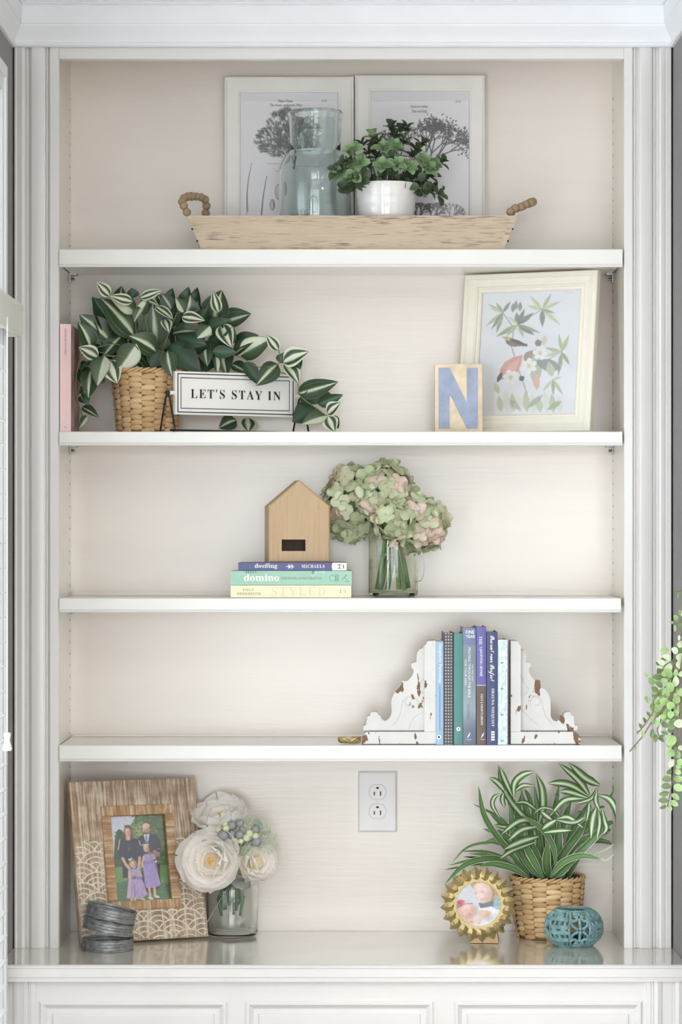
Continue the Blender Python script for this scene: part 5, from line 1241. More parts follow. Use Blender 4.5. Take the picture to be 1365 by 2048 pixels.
for k in range(4):
    ph = k * .8; m.tube([(.022 * math.cos(a) + .002 * math.cos(3 * a), .012 * math.sin(a + ph), .0078 + .0062 * math.sin(2 * a + ph)) for a in [2 * PI * i / 28 for i in range(28)]], .0014, 6, True)
m.build('wire_knot', MT['brass'], bt, True)
# ------------------------------------------------------------------ counter: carved frame, rings, flowers in a jar
def whitewash(name, brown, cream, axis, scale=190, along=9, thr=.5):
    n = NT(name); sc = [scale] * 3; sc[axis] = along; f = n.noise(n.coord(tuple(sc)), 1.0, 5, .65); g = n.noise(n.coord((30, 30, 30)), 1, 2)
    m = n.n('Math', operation='MULTIPLY_ADD'); n.l(g, m.inputs[0]); m.inputs[1].default_value = .35; n.l(f, m.inputs[2])
    n.base(n.ramp(m.outputs[0], [(thr + .06, brown), (thr + .16, tuple(lerp(a, b, .35) for a, b in zip(brown, cream))), (thr + .30, cream)])); n.set(rough=.7); n.bump(f, .35, .001); return n.m
MT['ww'] = whitewash('whitewashed_brown_wood', (148, 122, 98), (216, 204, 186), 2, thr=.50)
MT['ww2'] = whitewash('warm_brown_wood_cross', (160, 122, 86), (212, 192, 164), 0, thr=.54); MT['ww3'] = whitewash('warm_brown_wood_upright', (160, 122, 86), (212, 192, 164), 2, thr=.54)
MT['carve'] = plain('white_carved_line', (228, 220, 206), .7, .06, 60)
bl, br = P(160, 1892, .035), P(414, 1877, .153)
wF = math.hypot(br.x - bl.x, .118); yawF = math.atan2(.118, br.x - bl.x); leanF = math.radians(14.3); hF = .354
mid = (bl + br) / 2
fr = lean_thing('carved_photo_frame', 'whitewashed wooden photo frame carved with scallop waves, holding a family photo', 'photo frame', mid.x + .004, .094, ZT + .0055, yawF, leanF)
U0, U1, V0, V1 = .232, .800, .158, .812       # raised band, as fractions from the left and the top
A0, A1, B0, B1 = .305, .732, .222, .755       # photo opening
X = lambda u: -wF / 2 + u * wF
Z = lambda v: hF * (1 - v)
def ringplate(name, mat, o, i, y0, y1, parent):
    """flat ring between rectangles o and i (u0,u1,v0,v1), front at y0, back at y1"""
    oc = [(X(o[0]), Z(o[3])), (X(o[1]), Z(o[3])), (X(o[1]), Z(o[2])), (X(o[0]), Z(o[2]))]; ic = [(X(i[0]), Z(i[3])), (X(i[1]), Z(i[3])), (X(i[1]), Z(i[2])), (X(i[0]), Z(i[2]))]
    vs = [(x, y0, z) for x, z in oc] + [(x, y0, z) for x, z in ic] + [(x, y1, z) for x, z in ic] + [(x, y1, z) for x, z in oc]
    fs = [(a * 4 + j, a * 4 + (j + 1) % 4, ((a + 1) % 4) * 4 + (j + 1) % 4, ((a + 1) % 4) * 4 + j) for a in range(4) for j in range(4)]
    return MB().add(vs, fs).build(name, mat, parent, False)
pan = ringplate('carved_panel', MT['ww'], (0, 1, 0, 1), (U0, U1, V0, V1), 0, .018, fr)
y0b, y1b = -.003, .012
for nm, mt, q in (('inner_rail', MT['ww3'], (U0, U1, V0, B0)), ('inner_rail', MT['ww3'], (U0, U1, B1, V1)), ('inner_stile', MT['ww2'], (U0, A0, B0, B1)), ('inner_stile', MT['ww2'], (A1, U1, B0, B1))):
    MB().rbox(X(q[0]) + .0002, X(q[1]) - .0002, y0b, y1b, Z(q[3]) + .0002, Z(q[2]) - .0002, .0008, 1).build(nm, mt, fr, False)
MB().box(X(U0), X(U1), .0121, .0165, Z(V1), Z(V0)).build('backing_board', MT['ww'], fr, False)
# scallop waves, clipped to the field around the band
arcs = MB(); R0 = .041; rows = 9; dz = .0225
def inside(x, z): return -wF / 2 + .002 < x < wF / 2 - .002 and .002 < z < Z(.385) + .012 * math.cos(x * 60) and not (X(U0) - .003 < x < X(U1) + .003 and z > Z(V1) - .003)
cs = []
for r in range(-1, rows + 1):
    for c in range(-4, 5): cs.append((r, c * 2 * R0 * .82 + (R0 * .82 if r % 2 else 0), r * dz))
for (r, cx_, cz_) in cs:
    front = [(a, b) for (q, a, b) in cs if q < r and abs(a - cx_) < 2.2 * R0 and q >= r - 3]
    for rad in (R0, R0 * .72, R0 * .44):
        run = []
        for i in range(41):
            a = PI * i / 40; x, z = cx_ + rad * math.cos(a), cz_ + rad * math.sin(a)
            ok = inside(x, z) and all(math.hypot(x - p, z - q) > R0 - .0004 for p, q in front) and z <= Z(.385) + .03
            if ok: run.append((x, -.0004, z))
            if (not ok or i == 40):
                if len(run) > 2: arcs.tube(run, .0017, 5)
                run = []
arcs.build('carved_waves', MT['carve'], pan, True)
# family portrait
def family():
    w, h = 150, 236; c = Cv(w, h, (120, 160, 96)); c.k = w / 850.0
    def mp(x, y):
        v = (y - 335) / 1330.0; l = 160 + 140 * v; r = 1005 + 168 * v; return ((x - l) / (r - l) * w, v * h)
    c.map = mp; R = random.Random(4)
    c.poly([(150, 330), (620, 330), (460, 520), (420, 1140), (230, 1140)], (214, 218, 230)); c.poly([(560, 330), (1100, 330), (1130, 1140), (560, 1140)], (74, 98, 62))
    for _ in range(420):
        x, y = R.uniform(520, 1080), R.uniform(340, 1120); k = R.uniform(.5, 1.35); g = (74 + 50 * (y > 420) * (x < 900) * R.random(), 104 + 40 * R.random(), 60)
        c.ell(x, y, R.uniform(8, 26), R.uniform(8, 22), tuple(min(255, v * k) for v in g), R.uniform(0, 3), .55)
    for _ in range(160):
        x, y = R.gauss(640, 50), R.gauss(560, 70); c.ell(x, y, 14, 12, (168, 186, 120), 0, .35)
    c.poly([(250, 1120), (262, 760), (280, 580), (320, 535), (370, 560), (410, 640), (430, 1140)], (48, 74, 48))
    for _ in range(160): c.ell(R.uniform(260, 420), R.uniform(580, 1110), 12, 14, (38 + R.randint(0, 40), 66 + R.randint(0, 36), 40), 0, .5)
    c.poly([(210, 1120), (1140, 1120), (1200, 1700), (280, 1700)], (112, 150, 88)); c.poly([(230, 1380), (500, 1320), (1180, 1420), (1220, 1700), (290, 1700)], (70, 112, 76))
    for _ in range(200): c.ell(R.uniform(250, 1150), R.uniform(1130, 1660), R.uniform(14, 40), 7, (90 + R.randint(-30, 40), 138 + R.randint(-34, 30), 84), 0, .3)
    sk = (222, 176, 152); sk2 = (204, 154, 130); navy = (38, 42, 70)
    # man in a dark suit
    c.poly([(690, 1120), (960, 1040), (1010, 1440), (830, 1560), (700, 1440)], (36, 38, 50))
    c.poly([(620, 690), (700, 640), (800, 620), (900, 650), (960, 720), (990, 860), (960, 980), (930, 1090), (700, 1120), (640, 900)], (42, 46, 64))
    c.poly([(704, 640), (800, 625), (780, 760), (745, 770)], (226, 228, 234)); c.poly([(732, 655), (762, 655), (778, 770), (740, 770)], (122, 146, 170))
    c.ell(742, 555, 58, 78, sk); c.ell(740, 500, 56, 40, (228, 186, 164)); c.ell(748, 606, 42, 34, (126, 92, 76)); c.ell(746, 596, 22, 7, (232, 214, 204)); c.ell(722, 548, 7, 4, (70, 50, 44)); c.ell(768, 546, 7, 4, (70, 50, 44)); c.ell(746, 570, 7, 14, sk2); c.ell(686, 545, 10, 26, (120, 92, 72)); c.ell(798, 540, 9, 24, (120, 92, 72))
    # woman in a navy dress
    c.poly([(395, 560), (420, 490), (470, 478), (520, 520), (545, 640), (550, 730), (410, 730), (396, 660)], (104, 76, 60))
    c.poly([(380, 960), (650, 960), (640, 1290), (400, 1290)], (34, 38, 62))
    c.poly([(340, 700), (420, 690), (480, 720), (560, 685), (640, 720), (700, 900), (700, 980), (340, 985), (310, 880)], navy)
    c.line([(340, 700), (318, 850)], 18, sk); c.line([(640, 730), (665, 800)], 16, sk)
    c.ell(460, 590, 46, 66, sk); c.ell(446, 500, 46, 24, (112, 82, 64)); c.poly([(430, 640), (496, 640), (500, 715), (440, 715)], sk); c.ell(444, 580, 6, 4, (64, 48, 44)); c.ell(482, 580, 6, 4, (64, 48, 44)); c.ell(462, 614, 17, 6, (196, 96, 96)); c.ell(463, 612, 14, 3, (246, 238, 234)); c.ell(463, 597, 6, 9, sk2)
    c.line([(450, 730), (490, 840)], 4, (130, 90, 70)); c.line([(512, 730), (494, 840)], 4, (130, 90, 70)); c.ell(490, 850, 18, 24, (124, 82, 60))
    c.line([(390, 985), (440, 1080), (500, 1150)], 44, sk); c.line([(655, 985), (650, 1080), (640, 1150)], 42, sk)
    # older girl
    c.poly([(715, 940), (850, 930), (880, 1040), (1005, 1420), (920, 1460), (770, 1460), (712, 1160), (735, 1060)], (168, 146, 206)); 
    for x in (760, 810, 860, 910): c.line([(x, 1080), (x + (x - 780) * .6, 1450)], 10, (188, 168, 222), .8)
    c.poly([(745, 1050), (870, 1030), (880, 1080), (750, 1100)], (146, 122, 190))
    c.poly([(700, 830), (730, 775), (790, 785), (800, 860), (830, 940), (800, 940)], (150, 116, 84)); c.ell(752, 852, 42, 58, sk); c.line([(680, 798), (790, 790)], 14, (238, 232, 226)); c.ell(736, 848, 5, 4, (60, 50, 46)); c.ell(770, 848, 5, 4, (60, 50, 46)); c.ell(756, 880, 13, 5, (204, 116, 110))
    c.line([(718, 980), (700, 1080), (705, 1130)], 34, sk); c.line([(870, 960), (890, 1010)], 34, sk)
    for _ in range(40): c.ell(R.gauss(910, 30), R.gauss(950, 34), 14, 12, R.choice(((196, 120, 150), (222, 160, 184), (160, 90, 110), (120, 130, 90))), 0, .8)
    c.ell(912, 1060, 18, 22, (226, 226, 210)); c.line([(820, 1460), (842, 1600)], 40, sk); c.line([(900, 1460), (918, 1580)], 40, sk); c.ell(850, 1620, 44, 22, (222, 214, 190), .3); c.ell(945, 1600, 46, 20, (222, 214, 190), .3)
    # younger girl
    c.poly([(500, 1160), (640, 1150), (690, 1290), (800, 1560), (690, 1630), (470, 1600), (490, 1340)], (186, 160, 210)); c.poly([(490, 1340), (560, 1330), (560, 1610), (470, 1600)], (206, 176, 206)); c.poly([(600, 1270), (710, 1290), (690, 1330), (590, 1320)], (140, 116, 184))
    for x in (560, 620, 680): c.line([(x, 1340), (x + (x - 590) * .6, 1610)], 10, (160, 134, 194), .8)
    c.ell(560, 1084, 52, 66, sk); c.poly([(480, 1100), (500, 1030), (560, 1010), (606, 1040), (600, 1090), (560, 1040), (505, 1070), (510, 1130)], (170, 134, 96)); c.poly([(478, 1000), (510, 1000), (530, 978), (546, 1000), (510, 1026), (480, 1026)], (240, 238, 236)); c.ell(540, 1085, 5, 4, (60, 50, 46)); c.ell(580, 1085, 5, 4, (60, 50, 46)); c.ell(562, 1112, 14, 5, (200, 108, 104))
    c.line([(498, 1190), (500, 1280), (560, 1300)], 36, sk); c.line([(650, 1200), (690, 1270)], 34, sk); c.ell(570, 1288, 34, 30, (86, 92, 78)); c.ell(560, 1278, 12, 10, (190, 196, 176)); c.line([(590, 1400), (606, 1600)], 12, (56, 50, 70), .8)
    # soft modelling of faces, hair and cloth
    for x, y, r in ((500, 590, 40), (786, 560, 46), (786, 856, 32), (600, 1092, 36)): c.shade(x, y, r, (150, 104, 86), .35)
    for x, y, r in ((440, 560, 34), (722, 520, 40), (738, 836, 28), (540, 1070, 32)): c.shade(x, y, r, (250, 218, 198), .45)
    for i in range(26):
        x = R.uniform(400, 545); c.line([(x, 500 + abs(x - 470) * .5), (x + (x - 470) * .25, R.uniform(640, 725))], 5, R.choice(((132, 98, 76), (86, 60, 48), (150, 114, 88))), .6) if abs(x - 460) > 44 else None
    for i in range(16): x = R.uniform(340, 690); c.line([(x, 720), (x + R.uniform(-14, 14), 970)], 9, R.choice(((56, 60, 92), (26, 28, 50))), .5)
    for i in range(7): x = R.uniform(850, 945); c.line([(x, 700), (x + R.uniform(-20, 10), 880)], 9, R.choice(((60, 64, 84), (28, 30, 44))), .45)
    for i in range(12): x = R.uniform(730, 880); c.line([(x, 1090), (x + (x - 780) * .7, 1450)], 9, R.choice(((196, 178, 228), (140, 118, 182))), .5)
    for i in range(12): x = R.uniform(510, 680); c.line([(x, 1320), (x + (x - 590) * .6, 1600)], 9, R.choice(((212, 188, 226), (152, 128, 186))), .5)
    c.line([(548, 1600), (552, 1670)], 36, sk); c.line([(600, 1610), (606, 1670)], 36, sk); c.ell(732, 1630, 42, 22, (216, 188, 130), .5)
    c.finish(3, .03, .06); return c
ph = family().mesh('family_photo', MT['photo'], lambda u, v: (lerp(X(A0) - .001, X(A1) + .001, u), .0090, lerp(Z(B0) + .001, Z(B1) - .001, v)), fr)
MB().box(X(A0) + .0004, X(A1) - .0004, .0050, .0056, Z(B1) + .0004, Z(B0) - .0004).build('glass', MT['pictureglass'], fr, False)
MB().prism([(-.025, 0), (.025, 0), (.018, .22), (-.018, .22)], .0185, .0205).build('easel_back', MT['ww'], fr, False)

# galvanised rings
MT['galv'] = plain('galvanised_metal', (140, 142, 143), .55, .24, 60, .25, 160, (1, 1, 2.2), metal=.6)
def ring_thing(label, px, py, y, h, r, tilt, taz):
    t = thing('metal_ring', label, 'napkin ring', P(px, py, y), 0, 'galvanised metal rings by the carved frame', rot=(0, 0, 0))
    o = []
    for i in range(13):
        z = h * i / 12; o.append((r - (.0009 if i % 3 == 1 else 0) + (.0012 if i in (0, 12) else 0), z))
    i_ = [(rr - .0016, z) for rr, z in o[::-1]]
    m = MB().lathe(o + i_, 48, (0, 0, 0), True)
    t.rotation_euler = (tilt[0], tilt[1], taz); m.build('band', MT['galv'], t, True, angle=.4)
    return t
Yr_ = -.012; sr = S(Yr_)
cxr = P(216, 0, Yr_)
zr = ZT + .0005; r_ = 51 * sr
t = ring_thing('flat galvanised metal ring at the bottom of the pile by the carved frame', 216, 1900, Yr_, .0245, r_, (0, 0), 0); t.location = (cxr.x, Yr_, zr)
t = ring_thing('tilted galvanised metal ring in the middle of the pile by the carved frame', 216, 1870, Yr_, .0245, r_ * .99, (0, .20), 0); t.location = (cxr.x - .0008, Yr_ + .002, zr + .0262 + .0128)
t = ring_thing('tilted galvanised metal ring on top of the pile by the carved frame', 218, 1850, Yr_, .0245, r_ * .99, (-.03, .235), 0); t.location = (cxr.x + .0045, Yr_ + .004, zr + .0262 + .0128 + .0275)

# jar of white flowers
Yw = .196; sw = S(Yw)
fj = thing('flower_jar', 'clear mason jar with wire bail holding white peonies, berries and lacy leaves', 'vase', (P(465, 0, Yw).x, Yw, ZT + .0005))
Rw = 51 * sw; Hw = .150
jw = mason(fj, Rw, Hw, MT['clear_glass'])
text('jar', jw, MT['clear_glass'], (.012, -Rw * .985, Hw * .60), (1, .18, .35), (-.3, 0, 1), .046, .014, 'raised_lettering', .0010)
st = MB(); MT['stem2'] = plain('deep_green_stems', (66, 102, 54), .5, .25, 30)
for i, (x0, y0, x1, y1) in enumerate(((-.030, -.01, -.008, .0), (-.018, .012, -.004, .006), (-.008, -.014, .0, -.004), (.004, .010, .004, .004), (.012, -.012, .008, -.002), (.018, .004, .010, .004), (.024, -.006, .012, .0), (-.024, .0, -.010, -.006))):
    zb_ = .045 + .012 * (i % 3); st.tube([(x0 * .75, y0, zb_), (x0, y0, Hw * .55), (x1, y1, Hw * .9), (x1 * 1.5, y1, Hw * 1.25)], [.0030, .0036, .0032, .0028], 7)
st.build('stems', MT['stem2'], fj, True)
MB().lathe([(.012, -.008), (.0150, -.006), (.0155, 0), (.0150, .006), (.012, .008)], 20, (.012, -.006, Hw * .80)).build('twine_wrap', plain('jute_twine', (194, 160, 112), .8, .1, 80, .4, 200, (1, 1, 6)), fj, True)
bw = MB(); p0 = P(458, 1772, Yw - .045) - fj.location; p1 = P(412, 1850, Yw - .058) - fj.location
bw.tube([p0 + V((.004, .02, .012)), p0, p1], .0010, 6)
for i in range(40):
    a = i * .9; p = p0.lerp(p1, i / 39); bw.sphere(p + V((math.cos(a), math.sin(a), 0)) * .0006, .0008, 5, 3)
bw.build('wire_bail', MT['metal'], fj, True)
# petals
MT['petal'] = petalmat('creamy_white_petals', [(0, (246, 234, 206)), (.3, (251, 247, 238)), (.7, (253, 251, 249)), (1, (253, 252, 251))])
def petal_mesh(seed, cup, ruffle):
    mb = MB(); n = 8; k = 9; vs = []; uv = []; fs = []; Rn = random.Random(seed); p1_, p2_ = Rn.uniform(0, 6), Rn.uniform(0, 6)
    for i in range(n + 1):
        t = math.sin(PI / 2 * i / n); w = .62 * math.sqrt(max(.004, 1 - ((t - .5) / .5) ** 2)) if t > .5 else .62 * (.22 + .78 * math.sin(PI * t))
        for j in range(k):
            v = (j - k // 2) / (k // 2)
            tt = t; x = tt * (1 + ruffle * .05 * math.sin(4 * v + p1_) * t); y = v * w
            z = cup * (tt * tt * 1.0 + v * v * .7 * t) + ruffle * .06 * math.sin(5 * v + p2_) * t * t
            vs.append((x, y, z)); uv.append((t, v * .5 + .5))
    for i in range(n):
        for j in range(k - 1): a = i * k + j; fs.append((a, a + 1, a + k + 1, a + k))
    return mb.add(vs, fs, uv).mesh('petal', MT['petal'], True, 3)
PT = [petal_mesh(i, c, r) for i, (c, r) in enumerate(((.40, .5), (.46, .6), (.26, .5), (.30, .6), (.10, .4), (.14, .5)))]
MT['stamen'] = plain('yellow_stamens', (226, 180, 84), .7, .1)
RP = random.Random(21)
def peony(px, py, y, Rpx, nrm, layers, core=True):
    c = P(px, py, y); R = Rpx * sw; n = V(nrm).normalized(); u = n.cross(V((0, 0, 1))).normalized(); w = u.cross(n)
    b = MB(); b.sphere((0, 0, 0), R * .34, 14, 9); fl = b.build('peony', MT['petal'], fj, True, loc=c - wloc(fj) - n * R * .15)
    for (cnt, el, L, off) in layers:
        ph = RP.uniform(0, 6)
        for i in range(cnt):
            a = ph + 2 * PI * i / cnt + RP.uniform(-.12, .12); rad = u * math.cos(a) + w * math.sin(a); e = el + RP.uniform(-.08, .08)
            d_ = rad * math.cos(e) + n * math.sin(e); f = n * math.cos(e) - rad * math.sin(e); Lr = L * R * RP.uniform(.92, 1.08)
            base = rad * R * off * .4 - n * R * .12
            put('petal', PT[(0 if el < .4 else 2 if el < .85 else 4) + RP.randint(0, 1)], fl, fmat(base, base + d_ * Lr, Lr * 1.15, f, Lr), False)
    if core:
        s_ = MB()
        for i in range(22):
            a = RP.uniform(0, 6.28); r = RP.uniform(0, .12) * R; p = (u * math.cos(a) + w * math.sin(a)) * r + n * R * RP.uniform(.30, .48); s_.tube([p - n * R * .25, p], .0009, 4); s_.sphere(p, .0017, 6, 4)
        s_.build('stamens', MT['stamen'], fl, True)
    return fl
LY = [(7, .02, 1.02, .3), (6, .26, .95, .3), (6, .50, .86, .3), (5, .78, .74, .3), (4, 1.02, .60, .25)]
peony(424, 1722, .128, 57, (-.22, -1, .12), LY)
peony(444, 1640, .185, 50, (-.15, -.42, .9), LY)
peony(515, 1725, .150, 46, (.32, -1, .25), [(6, .25, .95, .3), (6, .6, .88, .3), (5, .95, .76, .3), (4, 1.25, .64, .2)], False)
peony(486, 1740, .165, 36, (.1, -1, -.1), [(6, .2, .95, .3), (5, .6, .85, .3), (4, 1.0, .7, .2)], False)
MT['berryg'] = plain('pale_green_berries', (200, 208, 174), .35, .06, 40); MT['berryd'] = plain('dusty_grey_blue_berries', (142, 143, 146), .8, .14, 60, .3, 120)
bs = MB()
for qx, qy, r, m in [(485, 418, 42, 'g'), (575, 415, 42, 'g'), (452, 520, 28, 'g'), (698, 563, 36, 'g'), (760, 570, 34, 'g'), (832, 530, 42, 'g'), (868, 475, 42, 'g'), (945, 508, 38, 'g'), (566, 365, 34, 'g'), (540, 500, 58, 'd'), (645, 490, 52, 'd'), (650, 375, 54, 'd'), (745, 490, 50, 'd'), (750, 350, 44, 'd'), (940, 430, 54, 'd'), (955, 580, 54, 'd')]:
    px, py = 360 + qx / 6.2045, 1590 + qy / 6.2045; y = .118 + RP.uniform(-.008, .008); c = P(px, py, y); R = r / 6.2045 * sw * 1.12
    o = MB().sphere((0, 0, 0), R, 14, 10).build('berry', MT['berry' + m], fj, True, loc=c - wloc(fj))
    bs.tube([c, P(478, 1705, .175)], .0009, 4)
bs.build('berry_stalks', MT['stem2'], fj, True, True)
MT['lace'] = plain('dusty_green_lace_leaf', (172, 190, 166), .75, .14, 60)
def frond(parent, base, tip, W, n, facing):
    m = MB(); b = V(base); t = V(tip); d = t - b; L = d.length; x = d / L; f = V(facing); nn = (f - x * f.dot(x)).normalized(); yv = nn.cross(x)
    m.tube([b, b + d * .5 + nn * L * .05, t], [.0011, .0009, .0005], 5)
    for i in range(1, n):
        u = i / n; p = b + d * u + nn * L * .05 * math.sin(PI * u)
        for sd in (-1, 1):
            l = W * math.sin(PI * (.15 + .8 * u)) * RP.uniform(.8, 1.15); dr = (yv * sd + x * .75 + nn * RP.uniform(-.3, .4)).normalized(); q = p + dr * l; m.tube([p, q], [.0009, .0005], 4)
            for s2 in (-1, 1):
                for u2 in (.45, .8):
                    e = p + dr * l * u2; d2 = (dr + (x * .8 if s2 > 0 else yv * sd * .5 - x * .3)).normalized(); w2 = l * .34
                    sdv = nn.cross(d2) * w2 * .34
                    m.add([e, e + d2 * w2 * .5 + sdv, e + d2 * w2, e + d2 * w2 * .5 - sdv], [(0, 1, 2, 3)])
    return m.build('lacy_leaf', MT['lace'], parent, True, True)
for (ax, ay, bx, by, w) in ((330, 560, 130, 560, 60), (420, 520, 200, 470, 60), (640, 700, 470, 600, 70), (700, 690, 640, 560, 70), (760, 640, 900, 240, 80), (840, 560, 840, 250, 70), (860, 520, 1080, 330, 80), (900, 560, 1220, 520, 90), (930, 640, 1260, 670, 80), (760, 760, 900, 620, 80), (720, 740, 820, 660, 70), (660, 620, 560, 540, 60), (700, 420, 690, 280, 60), (980, 470, 1130, 420, 70), (430, 700, 480, 640, 60), (900, 400, 1000, 300, 70), (640, 640, 720, 720, 60)):
    y = .126 + RP.uniform(-.012, .012); y2 = y if bx > 250 else .17
    frond(fj, P(360 + ax / 6.2045, 1590 + ay / 6.2045, y + .01), P(360 + bx / 6.2045, 1590 + by / 6.2045, y2), w / 6.2045 * sw, 7, (RP.uniform(-.3, .3), -1, .3))

# ------------------------------------------------------------------ sunflower frame
MT['gold'] = plain('brushed_gold', (214, 194, 144), .34, .06, 30, .1, 120, metal=1.0); MT['goldring'] = plain('satin_gold_ring', (176, 158, 112), .5, .03, metal=1.0)
Yg = .075; sg_ = S(Yg)
sf = thing('sunflower_photo_frame', 'gold sunflower photo frame with a round baby photo', 'photo frame', (P(958, 0, Yg).x, Yg, ZT + .0006), 0, None, (0, 0, -.07))
zc2 = P(0, 1808, Yg).z - sf.location.z; lean2 = .0
T = Matrix.Rotation(-lean2, 4, 'X')
Rg = 49.5 * sg_
ringm = MB().lathe([(Rg * .90, -.002), (Rg * .92, -.007), (Rg * .97, -.009), (Rg * 1.02, -.008), (Rg * 1.045, -.004), (Rg * 1.05, .002), (Rg * .90, .002)], 56, (0, 0, 0), True)
M0 = Matrix.Translation((0, 0, zc2)) @ T @ Matrix.Rotation(-PI / 2, 4, 'X')
for q in ringm.v[:0]: pass
ringm.v = [(x, y, -z) for x, y, z in ringm.v]; ringm.xf(M0); ringm.build('round_rim', MT['goldring'], sf, True)
def gold_petal(L, W, H):
    m = MB(); st = [(0, .30, .12), (.18, .45, .80), (.42, .5, 1.0), (.65, .40, .72), (.85, .21, .34), (1, .015, .06)]; vs = []; fs = []
    for t, hw_, hr in st: vs += [(L * t, -W * hw_, 0), (L * t, 0, H * hr), (L * t, W * hw_, 0), (L * t, 0, -.0018)]
    for i in range(len(st) - 1): fs += [(i * 4 + q, i * 4 + (q + 1) % 4, i * 4 + 4 + (q + 1) % 4, i * 4 + 4 + q) for q in range(4)]
    fs += [(0, 1, 2, 3), tuple(len(vs) - 4 + q for q in range(4))]
    return m.add(vs, fs).mesh('petal', MT['gold'], False)
GP = gold_petal(.0310, .0215, .0068); GI = gold_petal(.0225, .0150, .0040)
nP = 20
for i in range(nP):
    a = 2 * PI * i / nP + .10
    for me, off, zz_, r0 in ((GP, 0, .0015, Rg * .98), (GI, PI / nP, -.0040, Rg * .99)):
        b = a + off
        # local disc plane: x right, y up, z toward the viewer
        M = Matrix.Translation((0, 0, zc2)) @ T @ Matrix(((1, 0, 0, 0), (0, 0, -1, 0), (0, 1, 0, 0), (0, 0, 0, 1))) @ Matrix.Rotation(b, 4, 'Z') @ Matrix.Translation((r0, 0, zz_)) @ Matrix.Rotation(.10, 4, 'Y')
        put('petal', me, sf, M, False)
def baby():
    w = 140; c = Cv(w, w, (212, 212, 222)); c.k = w / 720.0; c.map = lambda x, y: ((x - 305) / 720 * w, (y - 300) / 720 * w)
    R = random.Random(8)
    c.ell(900, 420, 320, 260, (222, 222, 230), 0, .8, 30)
    hair, skin, skd = (196, 160, 122), (232, 200, 188), (214, 168, 152)
    c.poly([(530, 360), (620, 300), (860, 300), (1000, 420), (1010, 560), (940, 680), (880, 720), (850, 520), (760, 380), (590, 380), (600, 440)], hair)
    c.ell(885, 560, 60, 130, (178, 140, 104), -.2, .8)
    c.poly([(900, 620), (960, 500), (1040, 520), (1040, 760), (900, 740), (860, 690)], (150, 178, 186))
    for _ in range(40): c.ell(R.uniform(900, 1030), R.uniform(520, 740), 16, 10, R.choice(((120, 150, 170), (196, 214, 216), (170, 200, 204))), R.uniform(0, 3), .7)
    c.poly([(660, 640), (740, 640), (900, 600), (890, 720), (700, 730)], (104, 106, 118))
    c.poly([(580, 390), (640, 330), (740, 320), (830, 370), (880, 480), (860, 580), (800, 630), (730, 650), (690, 610), (640, 570), (630, 500), (600, 460)], skin)
    c.ell(760, 520, 60, 52, (238, 196, 186), 0, .6, 12); c.line([(680, 460), (712, 476), (738, 462)], 8, (90, 70, 66)); c.line([(604, 486), (622, 496), (636, 490)], 7, (90, 70, 66)); c.line([(676, 440), (735, 432)], 6, (186, 150, 122), .7)
    c.line([(690, 596), (720, 590), (744, 572)], 9, (206, 120, 116)); c.ell(650, 556, 26, 16, (238, 190, 176), .5); c.line([(634, 575), (664, 586)], 5, skd)
    c.poly([(700, 735), (860, 690), (960, 740), (1040, 760), (980, 900), (820, 1010), (660, 1020), (690, 930), (760, 880)], (232, 234, 240)); c.ell(760, 800, 90, 66, (234, 198, 180)); c.ell(800, 810, 40, 60, (226, 184, 166), 0, .6, 10)
    c.poly([(640, 730), (860, 700), (930, 760), (900, 840), (850, 760), (700, 750)], (240, 240, 246))
    c.poly([(330, 720), (400, 680), (500, 650), (570, 660), (620, 720), (630, 800), (590, 860), (480, 880), (400, 880), (350, 820)], (230, 184, 166)); c.ell(470, 740, 110, 70, (236, 194, 178), -.3, .8, 14)
    c.poly([(400, 880), (520, 870), (700, 860), (740, 880), (690, 960), (560, 1010), (470, 960)], (232, 190, 174)); c.ell(580, 970, 60, 34, (240, 208, 196)); c.line([(430, 890), (560, 872), (640, 860)], 6, skd, .8); c.ell(560, 940, 20, 10, (150, 120, 110), .3, .7)
    c.line([(450, 760), (480, 748), (500, 728)], 6, (150, 110, 100)); c.line([(410, 830), (434, 846)], 6, (150, 110, 100)); c.ell(480, 820, 26, 18, (240, 196, 180)); c.ell(526, 820, 22, 12, (206, 128, 120), .7); c.ell(478, 830, 7, 4, (170, 110, 100))
    c.line([(330, 720), (400, 690), (470, 655), (570, 650)], 12, (90, 92, 96)); c.ell(390, 640, 62, 46, (206, 70, 84)); c.ell(420, 630, 34, 30, (224, 104, 112)); c.ell(370, 650, 24, 20, (184, 50, 66)); c.ell(345, 690, 30, 16, (120, 122, 124), .6)
    for x, y, r in ((850, 520, 70), (800, 600, 50), (600, 760, 60), (520, 840, 50), (820, 850, 70)): c.shade(x, y, r, (190, 140, 124), .35)
    for x, y, r in ((690, 400, 70), (700, 520, 50), (470, 700, 60), (640, 900, 50)): c.shade(x, y, r, (250, 226, 216), .5)
    for i in range(30): q = R.uniform(0, 1); c.line([(620 + 260 * q, 320 + 30 * q), (860 + 120 * q, 430 + 220 * R.random())], 6, R.choice(((172, 134, 98), (212, 180, 142), (150, 114, 82))), .3) if q > .55 else None
    c.finish(5, .02, .05, 2); return c
Rp = Rg * .93
def dmap(u, v):
    p = M0 @ V(((u - .5) * 2 * Rp, 0, 0)); 
    return (Matrix.Translation((0, 0, zc2)) @ T @ V(((u - .5) * 2 * Rp, .0005, (.5 - v) * 2 * Rp)))[:]
baby().mesh('baby_photo', MT['photo'], dmap, sf, True)
MB().lathe([(.0005, 0), (Rg * .93, 0)], 40).xf(Matrix.Translation((0, 0, zc2)) @ T @ Matrix.Translation((0, -.0035, 0)) @ Matrix.Rotation(PI / 2, 4, 'X')).build('glass', MT['pictureglass'], sf, False)
